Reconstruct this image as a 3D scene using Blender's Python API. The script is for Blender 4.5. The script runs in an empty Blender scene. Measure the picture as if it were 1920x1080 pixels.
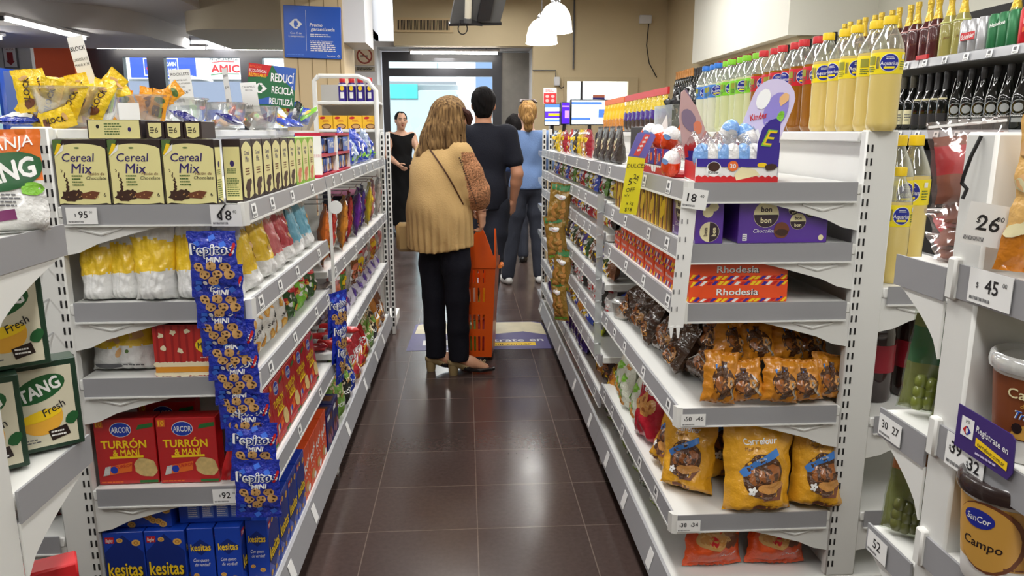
import bpy, bmesh, math, random
import numpy as np
from math import sin, cos, pi, radians, atan2, sqrt, exp
from mathutils import Vector, Matrix, noise
S = bpy.context.scene
COL = S.collection
# ---------------------------------------------------------------- camera
cam_d = bpy.data.cameras.new('camera')
cam_d.sensor_width = 36.0
cam_d.lens = 26.25
cam_d.clip_start = 0.02
cam = bpy.data.objects.new('camera', cam_d)
COL.objects.link(cam)
cam.location = (0, 0, 1.40)
cam.rotation_euler = (radians(90 - 11.8), 0, radians(-3.55))
S.camera = cam
# ---------------------------------------------------------------- world, sun, ceiling and added fill light, exposure
W = bpy.data.worlds.new('daylight')
S.world = W
W.use_nodes = True
bg = W.node_tree.nodes['Background']
bg.inputs[0].default_value = (0.86, 0.93, 1.0, 1)
bg.inputs[1].default_value = 1.6
sun_d = bpy.data.lights.new('sun', 'SUN')
sun_d.energy = 6.0
sun_d.angle = radians(2)
sun = bpy.data.objects.new('sun', sun_d)
sun.rotation_euler = (radians(52), 0, radians(-14))
COL.objects.link(sun)
LAMPS = [(-0.1, y, 3.28) for y in (-2.2, -0.2, 1.8, 3.8, 5.8, 7.8)] + [(-2.4, y, 3.0) for y in (0.6, 3.2, 6.0)] + [(2.0, y, 3.28) for y in (-0.2, 2.6, 5.2, 8.0)] + [(0.4, 9.9, 3.3), (-4.6, 6.2, 3.0), (-3.6, 11.4, 2.72), (-0.3, 11.9, 2.6)]  # lamps after the regular rows are unseen, added to brighten rear and far left
for lx, ly, lz in LAMPS:
 ld = bpy.data.lights.new('ceiling_and_fill_light', 'AREA')
 ld.shape = 'RECTANGLE'
 ld.size = 0.30
 ld.size_y = 1.5
 ld.energy = 30 if ly < 9 else 24 if ly < 11 else 26 if lx < -1 else 14
 ld.color = (1.0, 0.985, 0.95)
 lo = bpy.data.objects.new('ceiling_and_fill_light', ld)
 lo.location = (lx, ly, lz - 0.09)
 COL.objects.link(lo)
S.view_settings.view_transform = 'Standard'
S.view_settings.look = 'None'
S.view_settings.exposure = 0.22
S.view_settings.gamma = 1.0
S.view_settings.use_curve_mapping = False
S.cycles.max_bounces = 8
S.cycles.diffuse_bounces = 3
S.cycles.glossy_bounces = 3
S.cycles.transmission_bounces = 6
S.cycles.transparent_max_bounces = 12
S.cycles.caustics_reflective = False
S.cycles.caustics_refractive = False
S.cycles.sample_clamp_indirect = 4.0
# ---------------------------------------------------------------- helpers
def lin(c):
 return tuple(((x / 255) / 12.92 if x / 255 <= 0.04045 else ((x / 255 + 0.055) / 1.055) ** 2.4) for x in c)
MATS = {}
def mat(name, rgb, rough=0.5, metal=0.0, coat=0.0, emit=0.0, bump=0.0, bscale=40.0, spec=0.5, var=0.0, vscale=8.0):
 if name in MATS:
  return MATS[name]
 m = bpy.data.materials.new(name)
 m.use_nodes = True
 nt = m.node_tree
 b = nt.nodes['Principled BSDF']
 c = lin(rgb)
 b.inputs['Base Color'].default_value = (*c, 1)
 b.inputs['Roughness'].default_value = rough
 b.inputs['Metallic'].default_value = metal
 b.inputs['Coat Weight'].default_value = coat
 b.inputs['Coat Roughness'].default_value = 0.08
 b.inputs['Specular IOR Level'].default_value = spec
 if emit:
  b.inputs['Emission Color'].default_value = (*c, 1)
  b.inputs['Emission Strength'].default_value = emit
 if bump or var:
  tc = nt.nodes.new('ShaderNodeTexCoord')
  if bump:
   nz = nt.nodes.new('ShaderNodeTexNoise')
   nz.inputs['Scale'].default_value = bscale
   nz.inputs['Detail'].default_value = 4
   bp = nt.nodes.new('ShaderNodeBump')
   bp.inputs['Strength'].default_value = bump
   bp.inputs['Distance'].default_value = 0.02
   nt.links.new(tc.outputs['Object'], nz.inputs['Vector'])
   nt.links.new(nz.outputs['Fac'], bp.inputs['Height'])
   nt.links.new(bp.outputs['Normal'], b.inputs['Normal'])
  if var:
   n2 = nt.nodes.new('ShaderNodeTexNoise')
   n2.inputs['Scale'].default_value = vscale
   n2.inputs['Detail'].default_value = 5
   rp = nt.nodes.new('ShaderNodeMapRange')
   rp.inputs['From Min'].default_value = 0.3
   rp.inputs['From Max'].default_value = 0.7
   rp.inputs['To Min'].default_value = 1 - var
   rp.inputs['To Max'].default_value = 1 + var * 0.4
   mx = nt.nodes.new('ShaderNodeMix')
   mx.data_type = 'RGBA'
   mx.blend_type = 'MULTIPLY'
   mx.inputs['Factor'].default_value = 1
   mx.inputs['A'].default_value = (*c, 1)
   nt.links.new(tc.outputs['Object'], n2.inputs['Vector'])
   nt.links.new(n2.outputs['Fac'], rp.inputs['Value'])
   nt.links.new(rp.outputs['Result'], mx.inputs['B'])
   nt.links.new(mx.outputs['Result'], b.inputs['Base Color'])
 MATS[name] = m
 return m
def foil(name, rgb, rough=0.28, bump=0.55, bscale=38, metal=0.0):
 return mat(name, rgb, rough, metal, 0.5, 0, bump, bscale)
def clear(name, rgb=(235, 240, 240), gloss=0.18, rough=0.06, bump=0.0, tint=0.0, bscale=60):
 """thin clear plastic: see-through with a glossy skin"""
 if name in MATS:
  return MATS[name]
 m = bpy.data.materials.new(name)
 m.use_nodes = True
 nt = m.node_tree
 nt.nodes.clear()
 out = nt.nodes.new('ShaderNodeOutputMaterial')
 tr = nt.nodes.new('ShaderNodeBsdfTransparent')
 tr.inputs[0].default_value = (*lin(rgb), 1)
 gl = nt.nodes.new('ShaderNodeBsdfGlossy')
 gl.inputs['Color'].default_value = (1, 1, 1, 1)
 gl.inputs['Roughness'].default_value = rough
 fr = nt.nodes.new('ShaderNodeLayerWeight')
 fr.inputs[0].default_value = 0.35
 mr = nt.nodes.new('ShaderNodeMapRange')
 mr.inputs['To Min'].default_value = gloss * 0.4
 mr.inputs['To Max'].default_value = min(1, gloss * 3)
 mx = nt.nodes.new('ShaderNodeMixShader')
 nt.links.new(fr.outputs['Facing'], mr.inputs['Value'])
 nt.links.new(mr.outputs['Result'], mx.inputs[0])
 nt.links.new(tr.outputs[0], mx.inputs[1])
 nt.links.new(gl.outputs[0], mx.inputs[2])
 last = mx
 if tint:
  df = nt.nodes.new('ShaderNodeBsdfDiffuse')
  df.inputs[0].default_value = (*lin(rgb), 1)
  m2 = nt.nodes.new('ShaderNodeMixShader')
  m2.inputs[0].default_value = tint
  nt.links.new(mx.outputs[0], m2.inputs[1])
  nt.links.new(df.outputs[0], m2.inputs[2])
  last = m2
 if bump:
  tc = nt.nodes.new('ShaderNodeTexCoord')
  nz = nt.nodes.new('ShaderNodeTexNoise')
  nz.inputs['Scale'].default_value = bscale
  nz.inputs['Detail'].default_value = 3
  bp = nt.nodes.new('ShaderNodeBump')
  bp.inputs['Strength'].default_value = bump
  bp.inputs['Distance'].default_value = 0.02
  nt.links.new(tc.outputs['Object'], nz.inputs['Vector'])
  nt.links.new(nz.outputs['Fac'], bp.inputs['Height'])
  nt.links.new(bp.outputs['Normal'], gl.inputs['Normal'])
 nt.links.new(last.outputs[0], out.inputs[0])
 MATS[name] = m
 return m
class MB:
 """collects shapes; build() links them as ONE mesh object"""
 def __init__(s):
  s.v, s.f, s.m, s.mats = [], [], [], []
 def mi(s, m):
  if m not in s.mats:
   s.mats.append(m)
  return s.mats.index(m)
 def add(s, v, f, m):
  o = len(s.v)
  s.v += [tuple(p) for p in v]
  k = s.mi(m)
  for q in f:
   s.f.append(tuple(i + o for i in q))
   s.m.append(k)
  return s
 def box(s, x0, y0, z0, x1, y1, z1, m):
  v = [(x0, y0, z0), (x1, y0, z0), (x1, y1, z0), (x0, y1, z0), (x0, y0, z1), (x1, y0, z1), (x1, y1, z1), (x0, y1, z1)]
  return s.add(v, [(3, 2, 1, 0), (4, 5, 6, 7), (0, 1, 5, 4), (1, 2, 6, 5), (2, 3, 7, 6), (3, 0, 4, 7)], m)
 def bbox(s, x0, y0, z0, x1, y1, z1, m, r=0.003):
  """box with chamfered edges"""
  v, f = [], []
  cx = (x0 + x1) / 2, (y0 + y1) / 2, (z0 + z1) / 2
  h = (x1 - x0) / 2, (y1 - y0) / 2, (z1 - z0) / 2
  r = min(r, min(h) * 0.9)
  idx = {}
  for sx in (-1, 1):
   for sy in (-1, 1):
    for sz in (-1, 1):
     for a in range(3):
      q = [sx * (h[0] - r), sy * (h[1] - r), sz * (h[2] - r)]
      q[a] = (sx, sy, sz)[a] * h[a]
      idx[(sx, sy, sz, a)] = len(v)
      v.append((cx[0] + q[0], cx[1] + q[1], cx[2] + q[2]))
  for a in range(3):
   b, c = (a + 1) % 3, (a + 2) % 3
   for sg in (-1, 1):
    q = []
    for sb, sc in ((-1, -1), (1, -1), (1, 1), (-1, 1)):
     t = [0, 0, 0]
     t[a], t[b], t[c] = sg, sb, sc
     q.append(idx[(*t, a)])
    f.append(tuple(q if sg > 0 else q[::-1]))
   for sb in (-1, 1):
    for sc in (-1, 1):
     t0, t1 = [0, 0, 0], [0, 0, 0]
     t0[a], t1[a] = -1, 1
     for t in (t0, t1):
      t[b], t[c] = sb, sc
     q = [idx[(*t0, b)], idx[(*t1, b)], idx[(*t1, c)], idx[(*t0, c)]]
     f.append(tuple(q if sb * sc < 0 else q[::-1]))
  for sx in (-1, 1):
   for sy in (-1, 1):
    for sz in (-1, 1):
     q = [idx[(sx, sy, sz, a)] for a in range(3)]
     f.append(tuple(q if sx * sy * sz > 0 else q[::-1]))
  return s.add(v, f, m)
 def prism(s, poly, axis, a, b, m):
  """2D polygon (in the other two axes, in xyz order) extruded along axis from a to b"""
  n = len(poly)
  def P(p, t):
   q = list(p)
   q.insert(axis, t)
   return tuple(q)
  v = [P(p, a) for p in poly] + [P(p, b) for p in poly]
  f = [tuple(range(n))[::-1], tuple(range(n, 2 * n))] + [(i, (i + 1) % n, n + (i + 1) % n, n + i) for i in range(n)]
  return s.add(v, f, m)
 def tube(s, pts, r, m, n=8, cap=True):
  pts = [Vector(p) for p in pts]
  rs = r if isinstance(r, (list, tuple)) else [r] * len(pts)
  v, f = [], []
  d0 = (pts[1] - pts[0]).normalized()
  a = d0.orthogonal().normalized()
  for i, p in enumerate(pts):
   d = (pts[min(i + 1, len(pts) - 1)] - pts[max(i - 1, 0)]).normalized()
   a = (a - d * a.dot(d)).normalized()
   b = d.cross(a)
   for k in range(n):
    t = 2 * pi * k / n
    v.append(p + (a * cos(t) + b * sin(t)) * rs[i])
  for i in range(len(pts) - 1):
   for k in range(n):
    f.append((i * n + k, i * n + (k + 1) % n, (i + 1) * n + (k + 1) % n, (i + 1) * n + k))
  if cap:
   f.append(tuple(range(n))[::-1])
   f.append(tuple(range((len(pts) - 1) * n, len(pts) * n)))
  return s.add(v, f, m)
 def lathe(s, prof, m, n=16, c=(0, 0, 0), sq=0.0):
  """profile [(r, z)] turned about z; a profile entry may carry its own material as a third item"""
  v = []
  for p in prof:
   for k in range(n):
    t = 2 * pi * k / n
    v.append((c[0] + p[0] * cos(t), c[1] + p[0] * sin(t), c[2] + p[1]))
  for i in range(len(prof) - 1):
   mm = prof[i][2] if len(prof[i]) > 2 else m
   q = [(i * n + k, i * n + (k + 1) % n, (i + 1) * n + (k + 1) % n, (i + 1) * n + k) for k in range(n)]
   if i == 0:
    o = len(s.v)
    s.v += v
   kx = s.mi(mm)
   for t in q:
    s.f.append(tuple(j + o for j in t))
    s.m.append(kx)
  return s
 def grid(s, fn, nu, nv, m, flip=False):
  """fn(u, v) -> point; m may be a function of (u, v)"""
  o = len(s.v)
  for j in range(nv + 1):
   for i in range(nu + 1):
    s.v.append(tuple(fn(i / nu, j / nv)))
  for j in range(nv):
   for i in range(nu):
    q = (o + j * (nu + 1) + i, o + j * (nu + 1) + i + 1, o + (j + 1) * (nu + 1) + i + 1, o + (j + 1) * (nu + 1) + i)
    s.f.append(q[::-1] if flip else q)
    s.m.append(s.mi(m((i + .5) / nu, (j + .5) / nv) if callable(m) else m))
  return s
 def xf(s, M):
  s.v = [tuple(M @ Vector(p)) for p in s.v]
  return s
 def join(s, o, M=None):
  b = len(s.v)
  s.v += [tuple(M @ Vector(p)) for p in o.v] if M is not None else o.v
  for q, k in zip(o.f, o.m):
   s.f.append(tuple(i + b for i in q))
   s.m.append(s.mi(o.mats[k]))
  return s
 def mesh(s, name, smooth=True, ang=0.7):
  me = bpy.data.meshes.new(name)
  me.from_pydata(s.v, [], s.f)
  for m in s.mats:
   me.materials.append(m)
  me.polygons.foreach_set('material_index', s.m)
  if smooth:
   me.shade_smooth()
   me.set_sharp_from_angle(angle=ang)
  me.update()
  return me
 def build(s, name, parent=None, loc=None, rz=0, smooth=True, ang=0.7, rot=None):
  return link(name, s.mesh(name, smooth, ang), parent, loc, rz, rot)
def link(name, me, parent=None, loc=None, rz=0, rot=None):
 o = bpy.data.objects.new(name, me)
 COL.objects.link(o)
 if parent is not None:
  o.parent = parent
 if loc is not None:
  o.location = loc
 o.rotation_euler = rot if rot is not None else (0, 0, rz)
 return o
def tag(o, label=None, cat=None, group=None, kind=None):
 if label:
  o['label'] = label
 if cat:
  o['category'] = cat
 if group:
  o['group'] = group
 if kind:
  o['kind'] = kind
 return o
def thing(name, label, cat, loc=(0, 0, 0), rz=0, group=None, rot=None):
 return tag(link(name, None, None, loc, rz, rot), label, cat, group)
SETTLE = {}     # leaning goods and the height of what they rest on
def dup(o, loc=None, rz=None, label=None, group=None, rot=None, scale=None):
 """a copy of a thing with copies of its parts and sub-parts"""
 r = o.copy()
 COL.objects.link(r)
 if loc is not None:
  r.location = loc
 if rot is not None:
  r.rotation_euler = rot
 elif rz is not None:
  r.rotation_euler = (0, 0, rz)
 if scale is not None:
  r.scale = scale if isinstance(scale, (tuple, list)) else (scale,) * 3
 if label:
  r['label'] = label
 if group:
  r['group'] = group
 if o in SETTLE:
  SETTLE[r] = r.location.z
 for c in list(o.children):
  d = c.copy()
  COL.objects.link(d)
  d.parent = r
  for g in c.children:
   e = g.copy()
   COL.objects.link(e)
   e.parent = d
 return r
ORD = 'first second third fourth fifth sixth seventh eighth ninth tenth eleventh twelfth thirteenth fourteenth fifteenth sixteenth seventeenth eighteenth nineteenth twentieth'.split()
def struct(name, mb, parent=None, smooth=True):
 return tag(mb.build(name, parent, smooth=smooth), kind='structure')
# ---- flat artwork: 2D shapes laid on a surface map M(x, z, off) -> point
TXT = {}
def text2d(s, bold=0.0, shear=0.0):
 """outline-filled lettering: verts (cap height 1, baseline 0, x from 0), faces, width"""
 k = (s, bold, shear)
 if k not in TXT:
  cu = bpy.data.curves.new('lettering', 'FONT')
  cu.body = s
  cu.size = 1
  cu.offset = bold
  cu.shear = shear
  cu.resolution_u = 2
  ob = bpy.data.objects.new('lettering', cu)
  COL.objects.link(ob)
  dg = bpy.context.evaluated_depsgraph_get()
  dg.update()
  me = ob.evaluated_get(dg).to_mesh()
  v = [(p.co.x, p.co.y) for p in me.vertices]
  f = [tuple(p.vertices) for p in me.polygons]
  ob.evaluated_get(dg).to_mesh_clear()
  bpy.data.objects.remove(ob)
  bpy.data.curves.remove(cu)
  x0 = min(p[0] for p in v)
  x1 = max(p[0] for p in v)
  TXT[k] = ([((p[0] - x0) / 0.7, p[1] / 0.7) for p in v], f, (x1 - x0) / 0.7)
 return TXT[k]
class Art:
 """shapes on a surface; layers keep them apart (layer 1 lies lowest)"""
 def __init__(s, M, step=0.0004, base=0.0005, seg=0.02):
  s.M, s.step, s.base, s.seg, s.mb, s.n = M, step, base, seg, MB(), 0
 def put(s, v, f, m, L=1):
  s.n += 1
  o = s.base + s.step * L + 4e-6 * s.n
  s.mb.add([s.M(p[0], p[1], o) for p in v], f, m)
  return s
 def rect(s, x0, z0, x1, z1, m, L=1, rot=0):
  nx = max(1, int((x1 - x0) / s.seg + .5))
  nz = max(1, int((z1 - z0) / s.seg + .5))
  v = [(x0 + (x1 - x0) * i / nx, z0 + (z1 - z0) * j / nz) for j in range(nz + 1) for i in range(nx + 1)]
  if rot:
   cx, cz, c, d = (x0 + x1) / 2, (z0 + z1) / 2, cos(rot), sin(rot)
   v = [(cx + (p[0] - cx) * c - (p[1] - cz) * d, cz + (p[0] - cx) * d + (p[1] - cz) * c) for p in v]
  f = [(j * (nx + 1) + i, j * (nx + 1) + i + 1, (j + 1) * (nx + 1) + i + 1, (j + 1) * (nx + 1) + i) for j in range(nz) for i in range(nx)]
  return s.put(v, f, m, L)
 def ell(s, cx, cz, rx, rz, m, L=1, n=18, rot=0, jag=0.0, seed=0, a0=0, a1=2 * pi):
  rg = random.Random(seed)
  nr = max(1, int(max(rx, rz) / s.seg + .5))
  js = [1 + jag * (rg.random() - .5) * 2 for _ in range(n + 1)]
  full = abs(a1 - a0 - 2 * pi) < 1e-6
  if full:
   js[n] = js[0]
  v = [(cx, cz)]
  for r in range(1, nr + 1):
   for k in range(n + 1):
    t = a0 + (a1 - a0) * k / n
    x, z = rx * js[k] * r / nr * cos(t), rz * js[k] * r / nr * sin(t)
    v.append((cx + x * cos(rot) - z * sin(rot), cz + x * sin(rot) + z * cos(rot)))
  f = [(0, 1 + k, 2 + k) for k in range(n)]
  for r in range(nr - 1):
   a = 1 + r * (n + 1)
   f += [(a + k, a + n + 1 + k, a + n + 2 + k, a + k + 1) for k in range(n)]
  return s.put(v, f, m, L)
 def poly(s, pts, m, L=1):
  return s.put(pts, [tuple(range(len(pts)))], m, L)
 def line(s, pts, w, m, L=1):
  v, f = [], []
  for i, p in enumerate(pts):
   a, b = pts[max(0, i - 1)], pts[min(len(pts) - 1, i + 1)]
   d = Vector((b[0] - a[0], b[1] - a[1])).normalized()
   v += [(p[0] - d.y * w / 2, p[1] + d.x * w / 2), (p[0] + d.y * w / 2, p[1] - d.x * w / 2)]
  f = [(2 * i, 2 * i + 1, 2 * i + 3, 2 * i + 2) for i in range(len(pts) - 1)]
  return s.put(v, f, m, L)
 def text(s, t, cx, cz, h, m, L=2, w=None, bold=0.0, shear=0.0, rot=0, arch=0.0):
  """centred lettering of cap height h (width forced to w when given)"""
  v, f, tw = text2d(t, 0, shear)
  bd = bold * .9
  of = [(0, 0)]
  if bold > 0:      # heavier strokes: the outline laid down again around itself
   of += [(bd, 0), (-bd, 0), (0, bd), (0, -bd)] + ([(bd * .7, bd * .7), (-bd * .7, bd * .7), (bd * .7, -bd * .7), (-bd * .7, -bd * .7)] if bold > .04 else [])
  kx = w / tw if w else h
  c, d = cos(rot), sin(rot)
  for dx, dz in of:
   q = []
   for p in v:
    x, z = (p[0] + dx - tw / 2) * kx, (p[1] + dz - .5) * h
    z += arch * (1 - (2 * x / (kx * tw)) ** 2)
    q.append((cx + x * c - z * d, cz + x * d + z * c))
   s.put(q, f, m, L)
  return s
 def greek(s, x0, z0, x1, z1, n, m, L=2, seed=1):
  """lines of print too small to read"""
  rg = random.Random(seed)
  hh = (z1 - z0) / n
  for i in range(n):
   x = x0
   e = x0 + (x1 - x0) * (0.75 + 0.25 * rg.random())
   while x < e:
    w = min((x1 - x0) * (0.06 + .14 * rg.random()), e - x)
    s.put([(x, z1 - hh * (i + .75)), (x + w, z1 - hh * (i + .75)), (x + w, z1 - hh * (i + .3)), (x, z1 - hh * (i + .3))], [(0, 1, 2, 3)], m, L)
    x += w + (x1 - x0) * .025
  return s
 def bars(s, x0, z0, x1, z1, n, m, L=2, seed=2):
  rg = random.Random(seed)
  for i in range(n):
   a = x0 + (x1 - x0) * i / n
   s.put([(a, z0), (a + (x1 - x0) / n * (.3 + .5 * rg.random()), z0), (a + (x1 - x0) / n * .5, z1), (a, z1)], [(0, 1, 2, 3)], m, L)
  return s
 def build(s, name, parent, smooth=True):
  return s.mb.build(name, parent, smooth=smooth)
def face_map(w, d, h, side):
 """surface map of a box standing on z = 0, centred in x and y; x runs left to right as seen from outside"""
 if side == 'F':
  return lambda x, z, o: (x - w / 2, -d / 2 - o, z)
 if side == 'B':
  return lambda x, z, o: (w / 2 - x, d / 2 + o, z)
 if side == 'R':
  return lambda x, z, o: (w / 2 + o, x - d / 2, z)
 if side == 'L':
  return lambda x, z, o: (-w / 2 - o, d / 2 - x, z)
 return lambda x, z, o: (x - w / 2, z - d / 2, h + o)
# ---------------------------------------------------------------- materials of the shop
M_white = mat('shelf_white', (226, 226, 222), 0.42)
M_rail = mat('rail_grey', (150, 150, 153), 0.38)
M_railc = mat('rail_clear_grey', (172, 173, 177), 0.2, 0, 0.6)
M_dark = mat('dark_gap', (22, 20, 20), 0.7)
M_post = mat('post_white', (222, 222, 218), 0.4)
M_paper = mat('white_paper', (238, 238, 236), 0.6)
M_black = mat('print_black', (18, 17, 20), 0.5)
M_grey = mat('print_grey', (95, 95, 98), 0.6)
M_kick = mat('kick_black', (24, 22, 22), 0.5)
M_beige = mat('wall_beige', (206, 188, 152), 0.75, var=0.06, vscale=1.5)
M_ceil = mat('ceiling_white', (214, 212, 214), 0.8)
M_cream = mat('fascia_cream', (240, 238, 226), 0.5)
M_frame = mat('dark_frame', (40, 40, 46), 0.4)
M_tube = mat('tube_glow', (255, 250, 240), 0.4, emit=26)
M_chrome = mat('chrome', (205, 205, 208), 0.2, 0.9)
M_glass = clear('window_glass', (245, 250, 250), 0.06, 0.02)
def floor_mat():
 m = bpy.data.materials.new('brown_polished_tile')
 m.use_nodes = True
 nt = m.node_tree
 b = nt.nodes['Principled BSDF']
 tc = nt.nodes.new('ShaderNodeTexCoord')
 mp = nt.nodes.new('ShaderNodeMapping')
 mp.inputs['Location'].default_value = (-0.028, -0.095, 0)
 br = nt.nodes.new('ShaderNodeTexBrick')
 br.offset = 0
 br.inputs['Color1'].default_value = (*lin((76, 62, 58)), 1)
 br.inputs['Color2'].default_value = (*lin((70, 57, 53)), 1)
 br.inputs['Mortar'].default_value = (*lin((112, 98, 90)), 1)
 br.inputs['Scale'].default_value = 1
 br.inputs['Mortar Size'].default_value = 0.0022
 br.inputs['Mortar Smooth'].default_value = 0.3
 br.inputs['Brick Width'].default_value = 0.39
 br.inputs['Row Height'].default_value = 0.338
 nz = nt.nodes.new('ShaderNodeTexNoise')
 nz.inputs['Scale'].default_value = 60
 nz.inputs['Detail'].default_value = 8
 nz2 = nt.nodes.new('ShaderNodeTexNoise')
 nz2.inputs['Scale'].default_value = 3.0
 nz2.inputs['Detail'].default_value = 4
 mr = nt.nodes.new('ShaderNodeMapRange')
 mr.inputs['To Min'].default_value = 0.72
 mr.inputs['To Max'].default_value = 1.3
 mx = nt.nodes.new('ShaderNodeMix')
 mx.data_type = 'RGBA'
 mx.blend_type = 'MULTIPLY'
 mx.inputs['Factor'].default_value = 1
 mr2 = nt.nodes.new('ShaderNodeMapRange')
 mr2.inputs['To Min'].default_value = 0.10
 mr2.inputs['To Max'].default_value = 0.34
 L = nt.links.new
 L(tc.outputs['Object'], mp.inputs['Vector'])
 L(mp.outputs['Vector'], br.inputs['Vector'])
 L(tc.outputs['Object'], nz.inputs['Vector'])
 L(tc.outputs['Object'], nz2.inputs['Vector'])
 L(nz.outputs['Fac'], mr.inputs['Value'])
 L(br.outputs['Color'], mx.inputs['A'])
 L(mr.outputs['Result'], mx.inputs['B'])
 L(mx.outputs['Result'], b.inputs['Base Color'])
 L(nz2.outputs['Fac'], mr2.inputs['Value'])
 L(mr2.outputs['Result'], b.inputs['Roughness'])
 return m
# ---------------------------------------------------------------- the setting
struct('floor', MB().box(-7.2, -4, -0.05, 3.8, 12.1, 0, floor_mat()))
M_pave = mat('street_pavement', (170, 170, 168), 0.8, var=0.1)
struct('street_pavement', MB().box(-24, 12.1, -0.2, 24, 21, -0.05, M_pave))
wb = MB()          # back wall over and beside the shop door
wb.box(-1.0, 11.3, 2.62, 3.1, 11.5, 3.5, M_beige)
wb.box(1.01, 11.3, 0, 1.5, 11.5, 2.62, M_beige)
wb.box(1.5, 11.3, 2.15, 2.45, 11.5, 2.62, M_beige)
wb.box(1.5, 11.3, 0, 2.45, 11.5, 1.5, M_beige)
wb.box(2.45, 11.3, 0, 3.1, 11.5, 2.62, M_beige)
struct('wall_back', wb)
M_jamb = mat('jamb_white', (225, 225, 228), 0.5)
M_stone = mat('grey_stone', (128, 124, 118), 0.7, var=0.12)
lg = MB()
lg.box(1.01, 11.5, 0, 1.1, 12.3, 2.62, M_jamb)
lg.box(-1.62, 11.45, 0, -1.32, 11.5, 2.62, M_jamb)
lg.box(-1.32, 11.45, 0, -1.27, 12.3, 2.62, M_jamb)
struct('trim_1', lg)
struct('wall_entrance', MB().box(0.58, 12.0, 0, 1.01, 12.2, 2.6, M_stone))
struct('ceiling_entrance', MB().box(-1.7, 11.5, 2.62, 1.1, 12.4, 2.7, M_ceil))
M_ivory = mat('wall_ivory', (226, 224, 208), 0.6)
wr = MB().box(2.97, 6.80, 0, 3.1, 11.3, 3.5, M_beige)
wr.box(3.66, -4, 0, 3.8, 6.75, 3.5, M_ivory)
wr.box(3.1, 6.80, 0, 3.66, 6.9, 3.5, M_ivory)
struct('wall_right', wr)
struct('wall_left', MB().box(-7.2, -4, 0, -7.1, 12.1, 3.2, mat('wall_grey', (190, 190, 192), 0.7)))
struct('wall_front', MB().box(-7.2, -4.1, 0, 3.8, -4.0, 3.5, M_beige))
struct('ceiling', MB().box(-1.3, -4.1, 3.4, 3.8, 11.5, 3.5, M_ceil))
cl = MB().box(-7.2, -4.1, 2.75, -2.95, 12.1, 2.85, M_ceil)
cl.box(-2.95, 9.6, 2.75, -1.3, 12.1, 2.85, M_ceil)
cl.box(-7.2, -4.1, 3.12, -1.3, 9.6, 3.2, M_ceil)
cl.box(-1.32, -4.1, 2.75, -1.3, 12.1, 3.5, M_ceil)
struct('ceiling_left', cl)
def soffit(x0, x1, y0, y1, z0, z1, m, left, r):
 pts = [(x1, y0), (x1, y1), (x0, y1)]
 if left:
  pts += [(x0 + r - r * cos(t), y0 + r - r * sin(t)) for t in [pi / 2 * k / 8 for k in range(9)]]
 else:
  pts = [(x0, y1), (x0, y0)] + [(x1 - r + r * sin(t), y0 + r - r * cos(t)) for t in [pi / 2 * k / 8 for k in range(9)]] + [(x1, y1)]
 return MB().prism(pts, 2, z0, z1, m)
M_soff = mat('soffit_beige', (206, 196, 174), 0.75)
struct('ceiling_beam', soffit(-3.25, -1.85, 9.0, 11.2, 2.535, 3.2, M_soff, True, 0.5))
struct('ceiling_soffit', soffit(-7.1, -3.7, 8.6, 10.8, 2.50, 2.76, M_ceil, False, 0.9))
# column clad in beige boards, with a white side
M_board = mat('beige_board', (214, 190, 148), 0.6)
M_groove = mat('board_groove', (150, 128, 92), 0.8)
cb = MB().box(-1.82, 8.0, 0, -1.215, 8.75, 3.4, M_board)
for i in range(1, 5):
 x = -1.82 + 0.142 * i
 cb.box(x - .004, 7.997, 0, x + .004, 8.0, 3.4, M_groove)
cb.box(-1.215, 8.02, 2.29, -0.995, 8.7, 3.4, M_jamb)
struct('column', cb)
# shop front at the left: dark frame over and between the panes
fr = MB()
fr.box(-5.62, 11.98, 2.50, -1.5, 12.1, 2.62, M_frame)
fr.box(-5.62, 11.98, 0, -5.1, 12.1, 2.5, M_frame)
fr.box(-4.75, 11.98, 0, -4.5, 12.1, 2.5, M_frame)
fr.box(-3.38, 11.98, 0, -3.05, 12.1, 2.5, M_frame)
fr.box(-5.62, 11.98, 0, -1.5, 12.1, 0.6, M_frame)
w1 = struct('window_1', fr)
tag(MB().box(-5.1, 12.02, 0.6, -1.5, 12.03, 2.5, M_glass).build('window_glass', w1), kind=None)
M_orange = mat('wall_orange', (222, 92, 48), 0.55)
struct('wall_pier', MB().box(-6.3, 11.6, 0, -5.62, 12.1, 2.75, M_orange))
# the glazed shop door under the lintel
dr = MB()
dr.box(-1.25, 11.98, 0, -1.15, 12.08, 2.6, M_frame)
dr.box(0.44, 11.98, 0, 0.58, 12.08, 2.6, M_frame)
dr.box(-1.15, 11.98, 2.46, 0.44, 12.08, 2.6, M_frame)
dr.box(-1.15, 11.98, 2.24, 0.44, 12.08, 2.36, M_frame)
d1 = struct('door_1', dr)
MB().box(-1.15, 12.02, 0.0, 0.44, 12.03, 2.24, M_glass).build('door_glass', d1)
MB().box(-1.15, 12.02, 2.36, 0.44, 12.03, 2.46, M_glass).build('transom_glass', d1)
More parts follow.
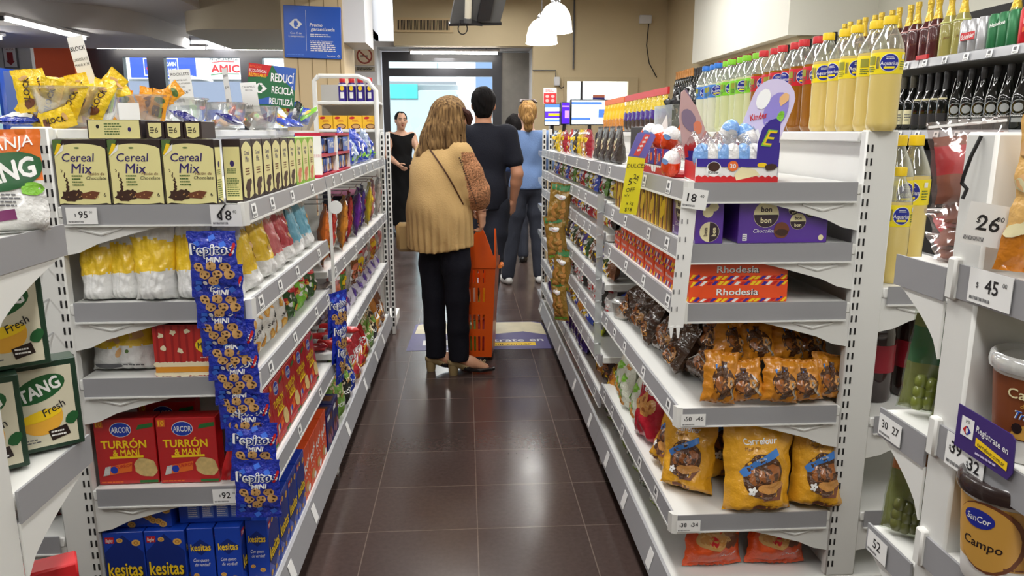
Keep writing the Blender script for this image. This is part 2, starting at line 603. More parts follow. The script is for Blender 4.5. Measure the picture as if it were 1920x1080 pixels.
# the hatch in the back wall, and the bright office behind it
hb = MB()
M_hatch = mat('hatch_frame', (196, 178, 142), 0.5)
hb.box(1.46, 11.26, 2.13, 2.56, 11.3, 2.19, M_hatch)
hb.box(2.42, 11.26, 1.5, 2.56, 11.3, 2.13, M_hatch)
hb.box(1.46, 11.26, 1.5, 1.51, 11.3, 2.13, M_hatch)
h2 = struct('window_2', hb)
MB().box(1.72, 11.32, 1.5, 1.75, 11.36, 2.15, M_frame).build('mullion', h2)
M_office = mat('office_wall', (222, 240, 244), 0.7)
struct('wall_office', MB().box(0.9, 12.9, 0, 3.3, 13.0, 2.9, M_office).box(0.9, 11.5, 2.7, 3.3, 13, 2.75, M_office))
od = bpy.data.lights.new('office_light', 'AREA')
od.size = 0.8
od.energy = 45
oo = bpy.data.objects.new('office_light', od)
oo.location = (2.0, 12.2, 2.6)
COL.objects.link(oo)
# deep cream fascia box above the far end of the wine shelves
struct('wall_fascia', MB().box(2.86, 6.75, 2.24, 3.66, 9.6, 3.4, M_cream))
# ---------------------------------------------------------------- gondola shelving
def rail_y(mb, x, y0, y1, z, sgn, m):
 """price rail along y at the front edge x (sgn: the way it faces)"""
 p = [(x, z + .006), (x + sgn * .006, z + .004), (x + sgn * .012, z - .040), (x + sgn * .004, z - .044), (x, z - .040)]
 mb.prism(p if sgn > 0 else p[::-1], 1, y0, y1, m)
def bracket_poly(x_sp, x_fr, z, drop=.08):
 """side view of a shelf bracket: deep at the post, curving up to the front"""
 L = x_fr - x_sp
 pts = [(x_sp, z), (x_sp, z - drop - .012), (x_sp + L * .09, z - drop - .004)]
 for k in range(1, 9):
  t = k / 8
  pts.append((x_sp + L * (.09 + .79 * t), z - drop + .006 + (drop - .012) * sin(t * pi / 2) ** 1.15))
 pts += [(x_sp + L * .88, z)]
 return pts
TICKET = {}
def ticket(parent, xf, y, z, sg):
 """a small paper price ticket in the rail"""
 if sg not in TICKET:
  a = Art(lambda p, q, o: (sg * (.0068 + .006 * (.040 - q) / .044 + o), sg * p, q), seg=.05)
  a.rect(-.021, .003, .021, .038, M_paper, 1)
  a.rect(-.012, .018, .008, .032, M_grey, 2)
  a.bars(-.017, .006, .012, .013, 5, M_grey, 2)
  TICKET[sg] = a.mb.mesh('price_ticket')
 return link('price_ticket', TICKET[sg], parent, (xf, y, z - .040))
def make_shelf(unit, xs, xf, y0, y1, z, near_end, tickets, seed, far_bracket=True, deep=.08, lipm=None):
 """one shelf: tray, price rail, end strip, brackets, corner cap and small price tickets"""
 sg = 1 if xf > xs else -1
 sh = MB()
 sh.bbox(min(xs, xf), y0, z - .028, max(xs, xf), y1 - .001, z, M_white, .003)
 s = sh.build('shelf', unit)
 r = MB()
 rail_y(r, xf, y0 + .012, y1 - .004, z, sg, lipm or M_rail)
 r.prism([(xf + sg * .013, z - .040), (xf + sg * .0135, z - .046), (xf + sg * .004, z - .046), (xf + sg * .004, z - .040)], 1, y0 + .012, y1 - .004, M_white)
 r.build('price_rail', s)
 b = MB()
 yb = y0 + .004 if near_end else y0 + .012
 b.prism(bracket_poly(xs, xf, z - .028, deep), 1, yb, yb + .004, M_white)
 # pressed groove in the bracket
 L = xf - xs
 b.tube([(xs + L * .10, yb - .0005, z - .055), (xs + L * .22, yb - .0005, z - .068), (xs + L * .34, yb - .0005, z - .052)], .0035, M_white, 6)
 b.build('bracket', s)
 if near_end:
  e = MB()
  e.box(min(xs + sg * .012, xf), y0 - .004, z - .044, max(xs + sg * .012, xf), y0, z + .004, M_rail)
  e.box(min(xs + sg * .012, xf), y0 - .007, z - .048, max(xs + sg * .012, xf), y0, z - .044, M_white)
  e.build('end_strip', s)
  c = MB()
  c.prism([(xf - sg * .004, y0 - .008), (xf + sg * .010, y0 - .002), (xf + sg * .016, y0 + .016), (xf - sg * .004, y0 + .016)], 2, z - .049, z + .008, M_white)
  c.build('corner_cap', s)
 if tickets:
  rg = random.Random(seed)
  y = y0 + .08 + .1 * rg.random()
  while y < y1 - .08:
   ticket(s, xf, y, z, sg)
   y += .16 + .22 * rg.random()
 return s
def perforated_post(unit, x0, y0, x1, y1, z0, z1, slot_face_y, slot_x):
 p = MB().bbox(x0, y0, z0, x1, y1, z1, M_post, .004)
 o = p.build('post', unit)
 t = MB()
 z = z0 + .03
 while z < z1 - .03:
  for dx in (-.006, .006):
   t.box(slot_x + dx - .0022, slot_face_y - .0012, z, slot_x + dx + .0022, slot_face_y + .002, z + .018, M_dark)
  z += .034
 t.build('slot_pattern', o)
 return o
def make_bay(name, label, sgn, xs, xo, xf, xfo, y0, y1, levels, olevels, near, top, drops=None, tickets=True, seed=1):
 """sgn -1: the left gondola (aisle side faces +x).  xs/xo spine faces, xf/xfo shelf fronts on the aisle / other side"""
 u = thing(name, label, 'shelving', (0, 0, 0))
 sp0, sp1 = min(xs, xo), max(xs, xo)
 MB().box(sp0 + .02, y0 + .031, .17, sp1 - .02, y1 - .001, top - .031, M_white).build('back_panel', u)
 perforated_post(u, sp0, y0, sp1, y0 + .03, .165, top, y0, xs + (-.012 if xs > xo else .012))
 MB().bbox(sp0 - .005, y0 + .03, top - .03, sp1 + .005, y1 - .001, top - .004, M_white).build('top_cap', u)
 for i, z in enumerate(levels):
  make_shelf(u, xs, xf, y0, y1, z, near, tickets, seed * 31 + i)
 for i, z in enumerate(olevels):
  make_shelf(u, xo, xfo, y0, y1, z, near, False, seed * 47 + i)
 # base: kick plate, foot and deep bottom tray
 b = MB()
 sg = 1 if xf > xs else -1
 b.bbox(min(xfo, xf), y0, .10, max(xfo, xf), y1 - .001, .165, M_white, .004)
 o = b.build('base_tray', u)
 for x, g in ((xf, sg), (xfo, -sg)):
  p = [(x, .175), (x + g * .008, .172), (x + g * .03, .095), (x + g * .02, .09), (x, .11)]
  MB().prism(p, 1, y0, y1 - .002, M_rail).build('base_rail', o)
 rg = random.Random(seed)
 y = y0 + .15
 while y < y1 - .1:
  MB().prism([(xf + sg * .0132, .160), (xf + sg * .0142, .160), (xf + sg * .0292, .106), (xf + sg * .0278, .106)], 1, y, y + .045, M_paper).build('price_ticket', o)
  y += .3 + .3 * rg.random()
 MB().box(min(xf - sg * .02, xfo + sg * .02), y0 + .03, .0, max(xf - sg * .02, xfo + sg * .02), y1 - .001, .10, M_kick).build('kick_plate', u)
 for x in (xf - sg * .012, xfo + sg * .012):
  MB().box(x - .012, y0, 0, x + .012, y0 + .03, .1, M_white).build('foot', u)
 return u
LX, LO, LF, LFO = -0.975, -1.06, -0.545, -1.49
RX, RO, RF, RFO = 1.005, 1.09, 0.565, 1.53
L1 = [1.225, .985, .79, .49]
L2 = [1.225, .862, .525]
R1 = [1.272, 1.117, .962, .675, .365]
R2 = [1.272, 1.125, .995, .79, .64, .48, .30]
OL = [1.40, 1.0, .62, .36]
OR = [1.0, .64, .36]
GY = [1.85, 2.93, 4.0, 5.08]
make_bay('shelving_unit', 'white shelving bay at the aisle\'s left near end, holding cereal bar boxes', -1, LX, LO, LF, LFO, GY[0], GY[1], L1, OL, True, 1.412, seed=1)
make_bay('shelving_unit', 'white shelving bay in the middle of the aisle\'s left side, bagged sweets', -1, LX, LO, LF, LFO, GY[1], GY[2], L2, [], False, 1.412, seed=2)
make_bay('shelving_unit', 'white shelving bay at the far end of the aisle\'s left side', -1, LX, LO, LF, LFO, GY[2], GY[3], L2, [], False, 1.412, seed=3)
make_bay('shelving_unit', 'white shelving bay at the aisle\'s right near end, purple and orange biscuit boxes', 1, RX, RO, RF, RFO, GY[0], 2.96, R1, OR, True, 1.405, seed=4)
make_bay('shelving_unit', 'white shelving bay in the middle of the aisle\'s right side', 1, RX, RO, RF, RFO, 2.96, 4.08, R2, [], False, 1.405, seed=5)
make_bay('shelving_unit', 'white shelving bay at the far end of the aisle\'s right side by blonde woman', 1, RX, RO, RF, RFO, 4.08, 5.45, R2, [], False, 1.405, seed=6)
# near cross-aisle units, seen end-on
def near_unit(name, label, xe, xw, ysp, dfar, dnear, zfar, znear, top):
 u = thing(name, label, 'shelving', (0, 0, 0))
 a, b = min(xe, xw), max(xe, xw)
 MB().bbox(a, ysp - .03, 0, b, ysp + .03, top, M_post, .004).build('spine_panel', u)
 sg = 1 if xw > xe else -1
 for z in zfar:
  s = MB().bbox(a, ysp + .03, z - .024, b, ysp + dfar, z, M_white).build('shelf', u)
  e = MB().box(min(xe, xe - sg * .004), ysp + .03, z - .042, max(xe, xe - sg * .004), ysp + dfar, z + .004, M_rail)
  e.build('end_strip', s)
  pts = [(ysp + .03, z - .042), (ysp + .03, z - .125)] + [(ysp + .03 + (dfar - .045) * (k / 8), z - .125 + .083 * (k / 8) ** .6) for k in range(1, 9)]
  MB().prism(pts, 0, xe - .002, xe + .002, M_white).build('bracket', s)
 for z in znear:
  s = MB().bbox(a, ysp - dnear, z - .024, b, ysp - .03, z, M_white).build('shelf', u)
  e = MB().box(min(xe, xe - sg * .004), ysp - dnear, z - .042, max(xe, xe - sg * .004), ysp + .012, z + .004, M_rail)
  e.build('end_strip', s)
  MB().bbox(xe - .010, ysp + .004, z - .045, xe + .006, ysp + .022, z + .012, M_white).build('corner_cap', s)
 return u
near_unit('shelving_unit', 'white cross-aisle shelving end at right, pickles behind and dessert cups in front', .655, 1.75, .93, .15, .34, [1.215, .97, .77], [1.225, 1.0, .83], 1.40)
near_unit('shelving_unit', 'white cross-aisle shelving end at left, holding drink powder sachets and boxes', -.60, -1.7, .92, .225, .34, [1.262, .93, .62], [], 1.24)
# ---------------------------------------------------------------- packaging builders
class Bag:
 """a pillow or standing foil bag: front faces -y, stands on z = 0"""
 def __init__(s, w, h, t, seed=0, prof='pillow', wr=.006, shrink=.10, crimp=.06, freq=5.0, flat=.65):
  s.w, s.h, s.t, s.seed, s.prof, s.wr, s.shrink, s.c, s.fq, s.flat = w, h, t, seed, prof, wr, shrink, crimp, freq, flat
 def pv(s, v):
  if s.prof == 'pillow':
   q = (v - s.c) / (1 - 2 * s.c)
   return max(0.0, sin(pi * min(1, max(0, q)))) ** .55
  if s.prof == 'lump':
   q = min(1, max(0, (v - .01) / (.99 - s.c)))
   return max(0.0, sin(pi * q ** .7)) ** .5
  q = max(0.0, (v - .14) / (.86 - s.c))
  return min(1, v / .07) ** .5 * max(0.0, 1 - min(1, q)) ** .75
 def pos(s, u, v, side, off=0.0):
  p = s.pv(v)
  e = abs(2 * u - 1)
  pu = max(0.0, 1 - e ** 2.6) ** s.flat
  th = s.t * pu * p
  n = noise.noise(Vector((u * s.fq + s.seed * 3.7, v * s.fq * s.h / s.w + side * 9.1, s.seed * 1.3)))
  n2 = noise.noise(Vector((u * s.fq * 2.7 + s.seed, v * s.fq * 1.6 - side * 4.0, 7.7 + s.seed)))
  y = side * (th / 2 + pu * (s.wr * n + s.wr * .55 * n2) * min(1, p * 3 + .15))
  d = min(v, 1 - v)
  y += side * pu * s.wr * .5 * sin(u * 34 + s.seed) * exp(-d / .09)
  x = (u - .5) * s.w * (1 - s.shrink * p) + s.wr * .8 * noise.noise(Vector((v * 7, s.seed * 2.2, u * 2)))
  z = v * s.h + s.wr * .7 * noise.noise(Vector((u * 4, s.seed * 5.1, v)))
  return (x, y + side * off, max(z, 0.0))
 def M(s, x, z, o):
  return s.pos(min(1, max(0, x / s.w)), min(1, max(0, z / s.h)), -1, o)
 def MBk(s, x, z, o):
  return s.pos(min(1, max(0, 1 - x / s.w)), min(1, max(0, z / s.h)), 1, o)
 def base(s, m, mb=None, back=None, nu=20, nv=24):
  mb = mb or MB()
  mb.grid(lambda u, v: s.pos(u, v, -1), nu, nv, m)
  mb.grid(lambda u, v: s.pos(u, v, 1), nu, nv, back or m, True)
  return mb
 def art(s, seg=None):
  return Art(s.M, .0004, .0008, seg or s.w / 12)
def bag_thing(name, label, cat, B, m, draw=None, back=None, loc=(0, 0, 0), rz=0, rot=None, group=None, res=(20, 24), settle=True):
 t = thing(name, label, cat, loc, rz, group, rot)
 if rot is not None and settle:
  SETTLE[t] = loc[2]
 B.base(m, None, back, *res).build('pouch', t, ang=1.2)
 if draw:
  a = B.art()
  draw(a, B.w, B.h)
  a.build('front_print', t)
 return t
def box_thing(name, label, cat, w, d, h, m, draws, loc=(0, 0, 0), rz=0, rot=None, group=None, r=.0015):
 """carton standing on z = 0; draws {face: fn(art, width, height)}"""
 t = thing(name, label, cat, loc, rz, group, rot)
 MB().bbox(-w / 2, -d / 2, 0, w / 2, d / 2, h, m, r).build('carton', t, smooth=False)
 for k, fn in draws.items():
  a = Art(face_map(w, d, h, k), .0003, .0002, .5)
  fw, fh = (w, h) if k in 'FB' else ((d, h) if k in 'LR' else (w, d))
  fn(a, fw, fh)
  a.build({'F': 'front_print', 'B': 'back_print', 'L': 'side_print', 'R': 'side_print', 'T': 'top_print'}[k], t, smooth=False)
 return t
def price_card(label, lines, w, h, loc, rz=0, rot=None, group=None, name='price_card', cat='price tag', m=None, curl=0.0, bars=True):
 """paper price card, printed face towards -y; lines [(text, x, z, cap height, bold)] with x, z from the lower left"""
 t = thing(name, label, cat, loc, rz, group, rot)
 c = MB()
 f = lambda u, v, y: ((u - .5) * w, y - curl * sin(pi * v), v * h)
 c.grid(lambda u, v: f(u, v, 0), 2, 4, m or M_paper)
 c.grid(lambda u, v: f(u, v, .0008), 2, 4, m or M_paper, True)
 c.build('card', t)
 a = Art(lambda x, z, o: (x - w / 2, -curl * sin(pi * z / h) - o, z), .0002, .0002, .5)
 for tx, x, z, k, b in lines:
  tw = text2d(tx)[2] * k * h
  a.text(tx, x * w, z * h, k * h, M_ink, 1, w * .9 if tw > w * .9 else None, b)
 if bars:
  a.bars(w * .06, h * .10, w * .55, h * .20, 16, M_grey, 1)
 a.build('price_print', t)
 return t
M_ink = mat('ink', (30, 28, 30), 0.6)
M_cookie = mat('cookie_print', (206, 160, 98), 0.5)
M_choc = mat('chocolate_print', (62, 36, 26), 0.45)
M_wht = mat('print_white', (240, 240, 238), 0.5)
M_yel = mat('print_yellow', (246, 206, 30), 0.45)
M_redp = mat('print_red', (196, 28, 34), 0.45)
M_blu = mat('print_blue', (30, 60, 170), 0.4)
M_grn = mat('print_green', (38, 110, 50), 0.45)
# ================================================================ LEFT: cereal bar cartons
M_cream_p = mat('carton_cream', (232, 224, 158), 0.45)
M_brown_c = mat('carton_brown', (46, 34, 34), 0.4)
M_purp = mat('print_purple', (52, 38, 104), 0.45)
M_olive = mat('print_olive', (84, 112, 56), 0.5)
M_lbr = mat('bar_brown', (112, 62, 36), 0.5)
M_lime = mat('carton_lime', (140, 190, 60), 0.45)
M_pinkp = mat('print_pink', (222, 128, 96), 0.5)
def cereal_front(fruit=None, wide=True):
 def d(a, w, h):
  a.poly([(0.002, .03 * h)] + [(w * (k / 10), h * (.055 - .03 * sin(pi * k / 10))) for k in range(1, 10)] + [(w - .002, .03 * h), (w - .002, h * .86)] + [(w * (1 - k / 10), h * (.88 + .06 * sin(pi * k / 10))) for k in range(1, 10)] + [(.002, h * .86)], M_cream_p, 1)
  if wide:
   a.poly([(.001, h * .995), (.001, h * .74), (w * .20, h * .995)], M_olive, 2)
   a.poly([(w * .02, h * .78), (w * .08, h * .76), (w * .17, h * .93), (w * .10, h * .94)], M_yel, 3)
   a.poly([(w * .02, h * .74), (w * .22, h * .94), (w * .20, h * .84)], M_wht, 3)
  a.text('Cereal', w * .46, h * .735, h * .125, M_purp, 3, None, .012, .15)
  a.text('Mix', w * .50, h * .57, h * .145, M_purp, 3, None, .012, .15)
  a.text('Pasión de', w * .76, h * .49, h * .045, M_lbr, 3, None, 0, .2)
  a.text('Chocolate', w * .76, h * .425, h * .05, M_ink, 3, None, 0, .2)
  a.ell(w * .45, h * .875, w * .05, h * .012, M_olive, 3)
  rg = random.Random(4)
  b1, b2 = (M_choc, M_lbr) if not fruit else (fruit, fruit)
  for k in range(26):
   t = k / 26
   a.ell(w * (.10 + .07 * sin(t * 3) + .05 * rg.random() + (.2 * (t - .75) if t > .75 else 0)), h * (.55 - .42 * t), w * (.008 + .022 * t), h * (.008 + .016 * t), b1, 2, 7, rg.random() * 3, .3, k)
  a.ell(w * .27, h * .16, w * .20, h * .085, b1, 3, 18, 0, .22, 3)
  a.ell(w * .38, h * .20, w * .10, h * .05, b1, 3, 14, 0, .3, 9)
  a.poly([(w * .44, h * .19), (w * .66, h * .23), (w * .80, h * .21), (w * .70, h * .105), (w * .46, h * .12)], b2, 4)
  for k in range(9):
   a.ell(w * (.16 + .6 * rg.random()), h * (.12 + .09 * rg.random()), w * .014, h * .010, M_cookie, 5, 6, 0, .3, k)
  a.text('6', w * .89, h * .17, h * .06, M_ink, 3)
  a.greek(w * .30, h * .30, w * .52, h * .48, 4, M_olive, 3, 5)
 return d
def cereal_side(a, w, h):
 a.rect(w * .06, h * .04, w * .94, h * .88, M_cream_p, 1)
 a.greek(w * .15, h * .10, w * .85, h * .40, 9, M_olive, 2, 3)
 a.ell(w * .5, h * .62, w * .12, h * .05, M_purp, 2)
 a.greek(w * .2, h * .46, w * .8, h * .55, 3, M_olive, 2, 8)
def narrow_front(fruit):
 def d(a, w, h):
  n = 9
  pts = [(w * .06, h * .10)] + [(w * (.06 + .88 * k / n), h * (.10 - .05 * sin(pi * k / n))) for k in range(1, n)] + [(w * .94, h * .10), (w * .94, h * .86)] + [(w * (.94 - .88 * k / n), h * (.86 + .10 * sin(pi * k / n))) for k in range(1, n)] + [(w * .06, h * .86)]
  a.poly(pts, M_cream_p, 1)
  a.text('Cereal', w * .5, h * .78, h * .07, M_purp, 2, None, .012, .15)
  a.text('Mix', w * .5, h * .68, h * .09, M_purp, 2, None, .012, .15)
  a.ell(w * .48, h * .20, w * .26, h * .12, fruit, 2, 14, .6, .3, 5)
  a.ell(w * .62, h * .30, w * .16, h * .06, fruit, 2, 10, .2, .3, 6)
  a.greek(w * .3, h * .42, w * .75, h * .55, 3, M_lbr, 2, 7)
 return d
ZT = 1.226
cw, cd_, ch = .122, .045, .157
cer = box_thing('cereal_bar_box', 'cream and brown cereal bar carton facing out, nearest the white post', 'cereal bar box', cw, cd_, ch, M_brown_c, {'F': cereal_front(), 'R': cereal_side, 'T': lambda a, w, h: a.rect(w * .08, h * .1, w * .9, h * .8, M_cream_p)}, (-.909, 1.876, ZT))
for i, lb in ((1, 'middle one of three cream cereal bar cartons facing out on the top shelf'), (2, 'cream cereal bar carton facing out, third from the white post, above the 18 price card')):
 dup(cer, (-.909 + i * (cw + .003), 1.876, ZT), 0, lb)
side_c = box_thing('cereal_bar_box', 'cream cereal bar carton standing sideways, first of the row facing the aisle', 'cereal bar box', .098, .045, ch, M_brown_c, {'F': narrow_front(M_choc), 'L': cereal_side, 'R': cereal_side}, (-.577, 1.965, ZT), pi / 2)
side_g = None
for i in range(1, 9):
 y = 1.965 + i * .1015
 lb = f'{ORD[i]} carton in the aisle-facing row of cream cereal bars, counted from the near corner'
 if i < 6:
  dup(side_c, (-.577, y, ZT), pi / 2, lb)
 elif side_g is None:
  side_g = box_thing('cereal_bar_box', lb, 'cereal bar box', .098, .045, ch, M_lime, {'F': narrow_front(M_pinkp), 'L': cereal_side, 'R': cereal_side}, (-.577, y, ZT), pi / 2)
 else:
  dup(side_g, (-.577, y, ZT), pi / 2, lb)
# cartons laid on top of the three
top_b = box_thing('cereal_bar_box', 'cream cereal bar carton lying flat on top of the three upright ones', 'cereal bar box', .125, .10, .045, M_brown_c, {'F': lambda a, w, h: (a.rect(w * .03, h * .03, w * .97, h * .97, M_cream_p, 1), a.ell(w * .2, h * .65, w * .03, h * .10, M_ink, 2), a.ell(w * .78, h * .5, w * .03, h * .12, M_purp, 2), a.greek(w * .32, h * .2, w * .68, h * .85, 5, M_olive, 2))}, (-.828, 1.912, ZT + ch + .0006))
end_b = None
for i in range(3):
 lb = f'{ORD[i]} small dark carton end with cream label, right of the flat carton on top'
 if end_b is None:
  end_b = box_thing('cereal_bar_box', lb, 'cereal bar box', .042, .10, .042, M_brown_c, {'F': lambda a, w, h: (a.poly([(w * .15, h * .9), (w * .18, h * .15), (w * .5, h * .04), (w * .85, h * .15), (w * .88, h * .9)], M_cream_p, 1), a.text('6', w * .6, h * .5, h * .3, M_ink, 2), a.greek(w * .25, h * .3, w * .5, h * .7, 3, M_ink, 2))}, (-.735, 1.912, ZT + ch + .0006))
 else:
  dup(end_b, (-.735 + .044 * i, 1.912, ZT + ch + .0006), 0, lb)
# price cards on the end strips
price_card('white 95 peso price card on the grey strip under the first cereal carton', [('95', .55, .58, .40, .02), ('$', .30, .55, .16, 0), ('00', .80, .72, .13, 0)], .072, .040, (-.915, 1.840, 1.184))
price_card('white 18 peso price card tied at the corner above the blue cookie chain', [('18', .50, .52, .45, .02), ('$', .24, .5, .16, 0), ('40', .78, .68, .14, 0)], .074, .052, (-.573, 1.826, 1.178), rot=(.05, 0, -.05))
MB().tube([(-.585, 1.822, 1.245), (-.57, 1.818, 1.232), (-.578, 1.82, 1.222), (-.592, 1.822, 1.205), (-.585, 1.823, 1.196)], .0022, M_black, 6).build('cable_tie')
tag(bpy.data.objects['cable_tie'], 'black cable tie through the 18 peso price card at the corner', 'cable tie')
price_card('white 92 peso price card on the strip under the red nougat boxes', [('92', .48, .58, .42, .02), ('$', .26, .55, .16, 0), ('00', .76, .72, .12, 0)], .072, .040, (-.632, 1.840, .449))
# ================================================================ LEFT second shelf: nut bags
M_silver = foil('foil_silver', (206, 206, 204), .32, .5)
M_ybag = foil('foil_yellow', (240, 200, 44), .36, .4)
M_sbag = foil('foil_white', (226, 226, 224), .34, .45)
M_pbag = foil('foil_pink', (216, 118, 122), .36, .4)
M_rbag = foil('foil_rose', (190, 66, 76), .36, .4)
M_lblue = foil('foil_light_blue', (120, 190, 216), .36, .4)
M_nut = mat('nut_print', (226, 178, 120), 0.5)
def band(mid, lo=.36, hi=.76, top=None, bot=None, seed=0):
 def z(u, v):
  j = .03 * noise.noise(Vector((u * 14, seed, v * 3)))
  return mid if lo + j + .04 * u < v < hi + j * 1.5 - .05 * u else (top or M_sbag) if v > .5 else (bot or M_sbag)
 return z
def nuts(a, w, h):
 rg = random.Random(6)
 for k in range(5):
  a.ell(w * (.55 + .3 * rg.random()), h * (.42 + .2 * rg.random()), w * .07, h * .035, M_nut, 2, 10, rg.random() * 3)
S2Z = .986
nb = bag_thing('nut_bag', 'yellow banded silver nut bag nearest the white post on the second shelf', 'snack bag', Bag(.088, .178, .072, 1, 'stand', .006), band(M_ybag, .36, .80), None, None, (-.922, 1.905, S2Z), .1, res=(44, 34))
for i, (x, y, sc, rz, wd) in enumerate([(-.856, 1.91, 1.03, -.05, 1.0), (-.778, 1.895, 1.13, .12, 1.15), (-.685, 1.90, 1.15, -.16, 1.05), (-.610, 1.915, 1.14, -.25, 1.0)]):
 dup(nb, (x, y, S2Z), rz, f'{ORD[i + 1]} yellow banded silver nut bag from the white post, second shelf', scale=(sc * wd * .93, sc * .9, sc))
for i, (y, m, nm) in enumerate([(2.02, M_ybag, 'yellow'), (2.17, M_ybag, 'yellow'), (2.30, M_pbag, 'pink'), (2.42, M_rbag, 'rose red'), (2.58, M_lblue, 'pale blue'), (2.73, M_lblue, 'pale blue')]):
 B = Bag(.125, .20, .075, 20 + i, 'stand', .007)
 where = ['next to the hanging cookie chain', 'second from the cookie chain', 'between yellow and rose bags', 'beside the pale blue bags', 'nearer of two pale blue ones', 'farther of two pale blue ones'][i]
 bag_thing('nut_bag', f'{nm} and white nut bag facing the aisle, {where}', 'snack bag', B, band(m, .25, .80, M_sbag, M_sbag, i), nuts, None, (-.590, y, S2Z), rot=(-.10, 0, pi / 2 + .12 * (-1) ** i), res=(40, 30))
# ================================================================ LEFT third shelf: peanut bag, popcorn box
S3Z = .791
def peanut(a, w, h):
 for x, z, r in ((.34, .62, .5), (.30, .55, -.6), (.42, .52, 2.2), (.48, .30, 1.1), (.40, .60, 1.7)):
  a.ell(w * x, h * z, w * .085, h * .045, M_nut, 2, 12, r)
 a.rect(w * .62, h * .52, w * .84, h * .68, M_nut, 2, .3)
 a.ell(w * .62, h * .33, w * .03, h * .03, M_olive, 3)
 a.ell(w * .25, h * .08, w * .2, h * .05, M_grey, 2, 14, 0, .2)
 a.greek(w * .5, h * .08, w * .9, h * .14, 1, M_grey, 2)
bag_thing('nut_bag', 'plump yellow and white peanut bag on the third shelf beside popcorn box', 'snack bag', Bag(.165, .160, .09, 3, 'lump', .008, .06), band(M_ybag, .38, 1.1, M_ybag), peanut, None, (-.888, 1.93, S3Z), rot=(-.12, 0, .06), res=(48, 34))
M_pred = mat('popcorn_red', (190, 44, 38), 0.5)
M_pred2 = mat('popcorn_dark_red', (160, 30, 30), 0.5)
pc = thing('popcorn_box', 'red striped open popcorn carton with a yellow oval label on third shelf', 'popcorn box', (-.690, 1.925, S3Z), .0)
w, d, h = .200, .12, .135
b = MB()
b.box(-w / 2, -d / 2, 0, w / 2, -d / 2 + .002, h, M_pred)
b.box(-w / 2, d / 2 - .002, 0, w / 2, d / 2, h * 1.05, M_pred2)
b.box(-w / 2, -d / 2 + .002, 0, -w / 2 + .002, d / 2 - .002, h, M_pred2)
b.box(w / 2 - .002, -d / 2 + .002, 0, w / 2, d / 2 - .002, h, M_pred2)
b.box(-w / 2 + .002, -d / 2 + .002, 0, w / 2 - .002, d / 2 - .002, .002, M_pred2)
b.build('carton', pc, smooth=False)
MB().prism([(-d / 2, h), (d / 2, h), (d / 2 - .03, h + .018)], 0, -w / 2, -w / 2 + .002, M_pred2).build('flap', pc)
a = Art(face_map(w, d, h, 'F'), .0003, .0002, .5)
for k in range(11):
 a.poly([(w * (k + .35) / 11, h * .2), (w * (k + .7) / 11, h * .2), (w * (k + .75) / 11, h * .99), (w * (k + .45) / 11, h * .99)], M_pred2, 1)
M_pop = mat('popcorn_print', (240, 226, 190), 0.6)
rg = random.Random(2)
for k in range(46):
 a.ell(w * k / 46 + .004, h * (.21 + .03 * rg.random()), .008, .007, M_pop, 2, 8, 0, .3, k)
 a.ell(w * k / 46 + .004, h * (.035 + .03 * rg.random()), .008, .006, M_pop, 2, 8, 0, .3, k)
a.rect(.001, h * .08, w - .001, h * .19, mat('popcorn_orange', (226, 150, 40), 0.5), 3)
for x, z in ((.12, .55), (.25, .85), (.33, .5), (.43, .88), (.74, .93), (.1, .8)):
 a.ell(w * x, h * z, .0075, .007, M_pop, 2, 9, 0, .35, int(x * 99))
a.ell(w * .70, h * .60, w * .185, h * .17, M_yel, 3)
a.text('Mariom´s', w * .70, h * .60, h * .115, M_ink, 4, w * .30, .03)
a.text('www.marloms.com', w * .70, h * .37, h * .035, M_wht, 3)
a.build('front_print', pc, smooth=False)
# ================================================================ LEFT fourth shelf: nougat boxes
M_tred = foil('nougat_red', (188, 26, 30), .3, .18, 20)
M_wafer = mat('wafer_print', (214, 186, 122), 0.6, var=.25, vscale=60)
M_tor = mat('nougat_orange', (230, 110, 40), 0.45)
def turron(a, w, h):
 a.ell(w * .44, h * .835, w * .17, h * .105, M_blu, 2)
 a.ell(w * .44, h * .835, w * .18, h * .112, M_wht, 1)
 a.text('ARCOR', w * .44, h * .835, h * .085, M_wht, 3, w * .30, .02)
 a.text('TURRÓN', w * .47, h * .615, h * .115, M_yel, 2, w * .74, .045)
 a.text('& MANÍ', w * .50, h * .485, h * .095, M_yel, 2, w * .44, .045)
 a.rect(w * .22, h * .40, w * .78, h * .435, M_yel, 2, .02)
 a.ell(w * .80, h * .25, w * .19, h * .15, M_wafer, 2, 18, 0, .12, 4)
 a.poly([(w * .08, h * .13), (w * .13, h * .27), (w * .58, h * .34), (w * .56, h * .20)], M_tor, 2)
 a.poly([(w * .08, h * .13), (w * .13, h * .27), (w * .22, h * .285), (w * .19, h * .15)], M_silver, 3)
 a.ell(w * .27, h * .225, w * .06, h * .055, M_blu, 4)
 a.text('TURRON', w * .44, h * .28, h * .045, M_redp, 3, None, .02, 0, .15)
 a.rect(w * .03, h * .87, w * .16, h * .98, M_tor, 2)
 a.text('10', w * .095, h * .925, h * .07, M_yel, 3, None, .02)
 a.poly([(w * .70, h * .83), (w * .98, h * .87), (w * .98, h * .93), (w * .74, h * .90)], M_grn, 2)
 a.rect(w * .68, h * .015, w * .985, h * .055, M_grn, 2)
 a.greek(w * .04, h * .02, w * .5, h * .06, 1, M_tor, 2)
S4Z = .492
tw, th_ = .152, .182
tur = box_thing('nougat_box', 'red nougat box with yellow lettering nearest the white post, fourth shelf', 'nougat box', tw, .05, th_, M_tred, {'F': turron}, (-.893, 1.905, S4Z), .02, rot=(0, 0, .02))
dup(tur, (-.735, 1.903, S4Z), rot=(0, 0, 0), label='red nougat box with yellow lettering left of the leaning red pouch')
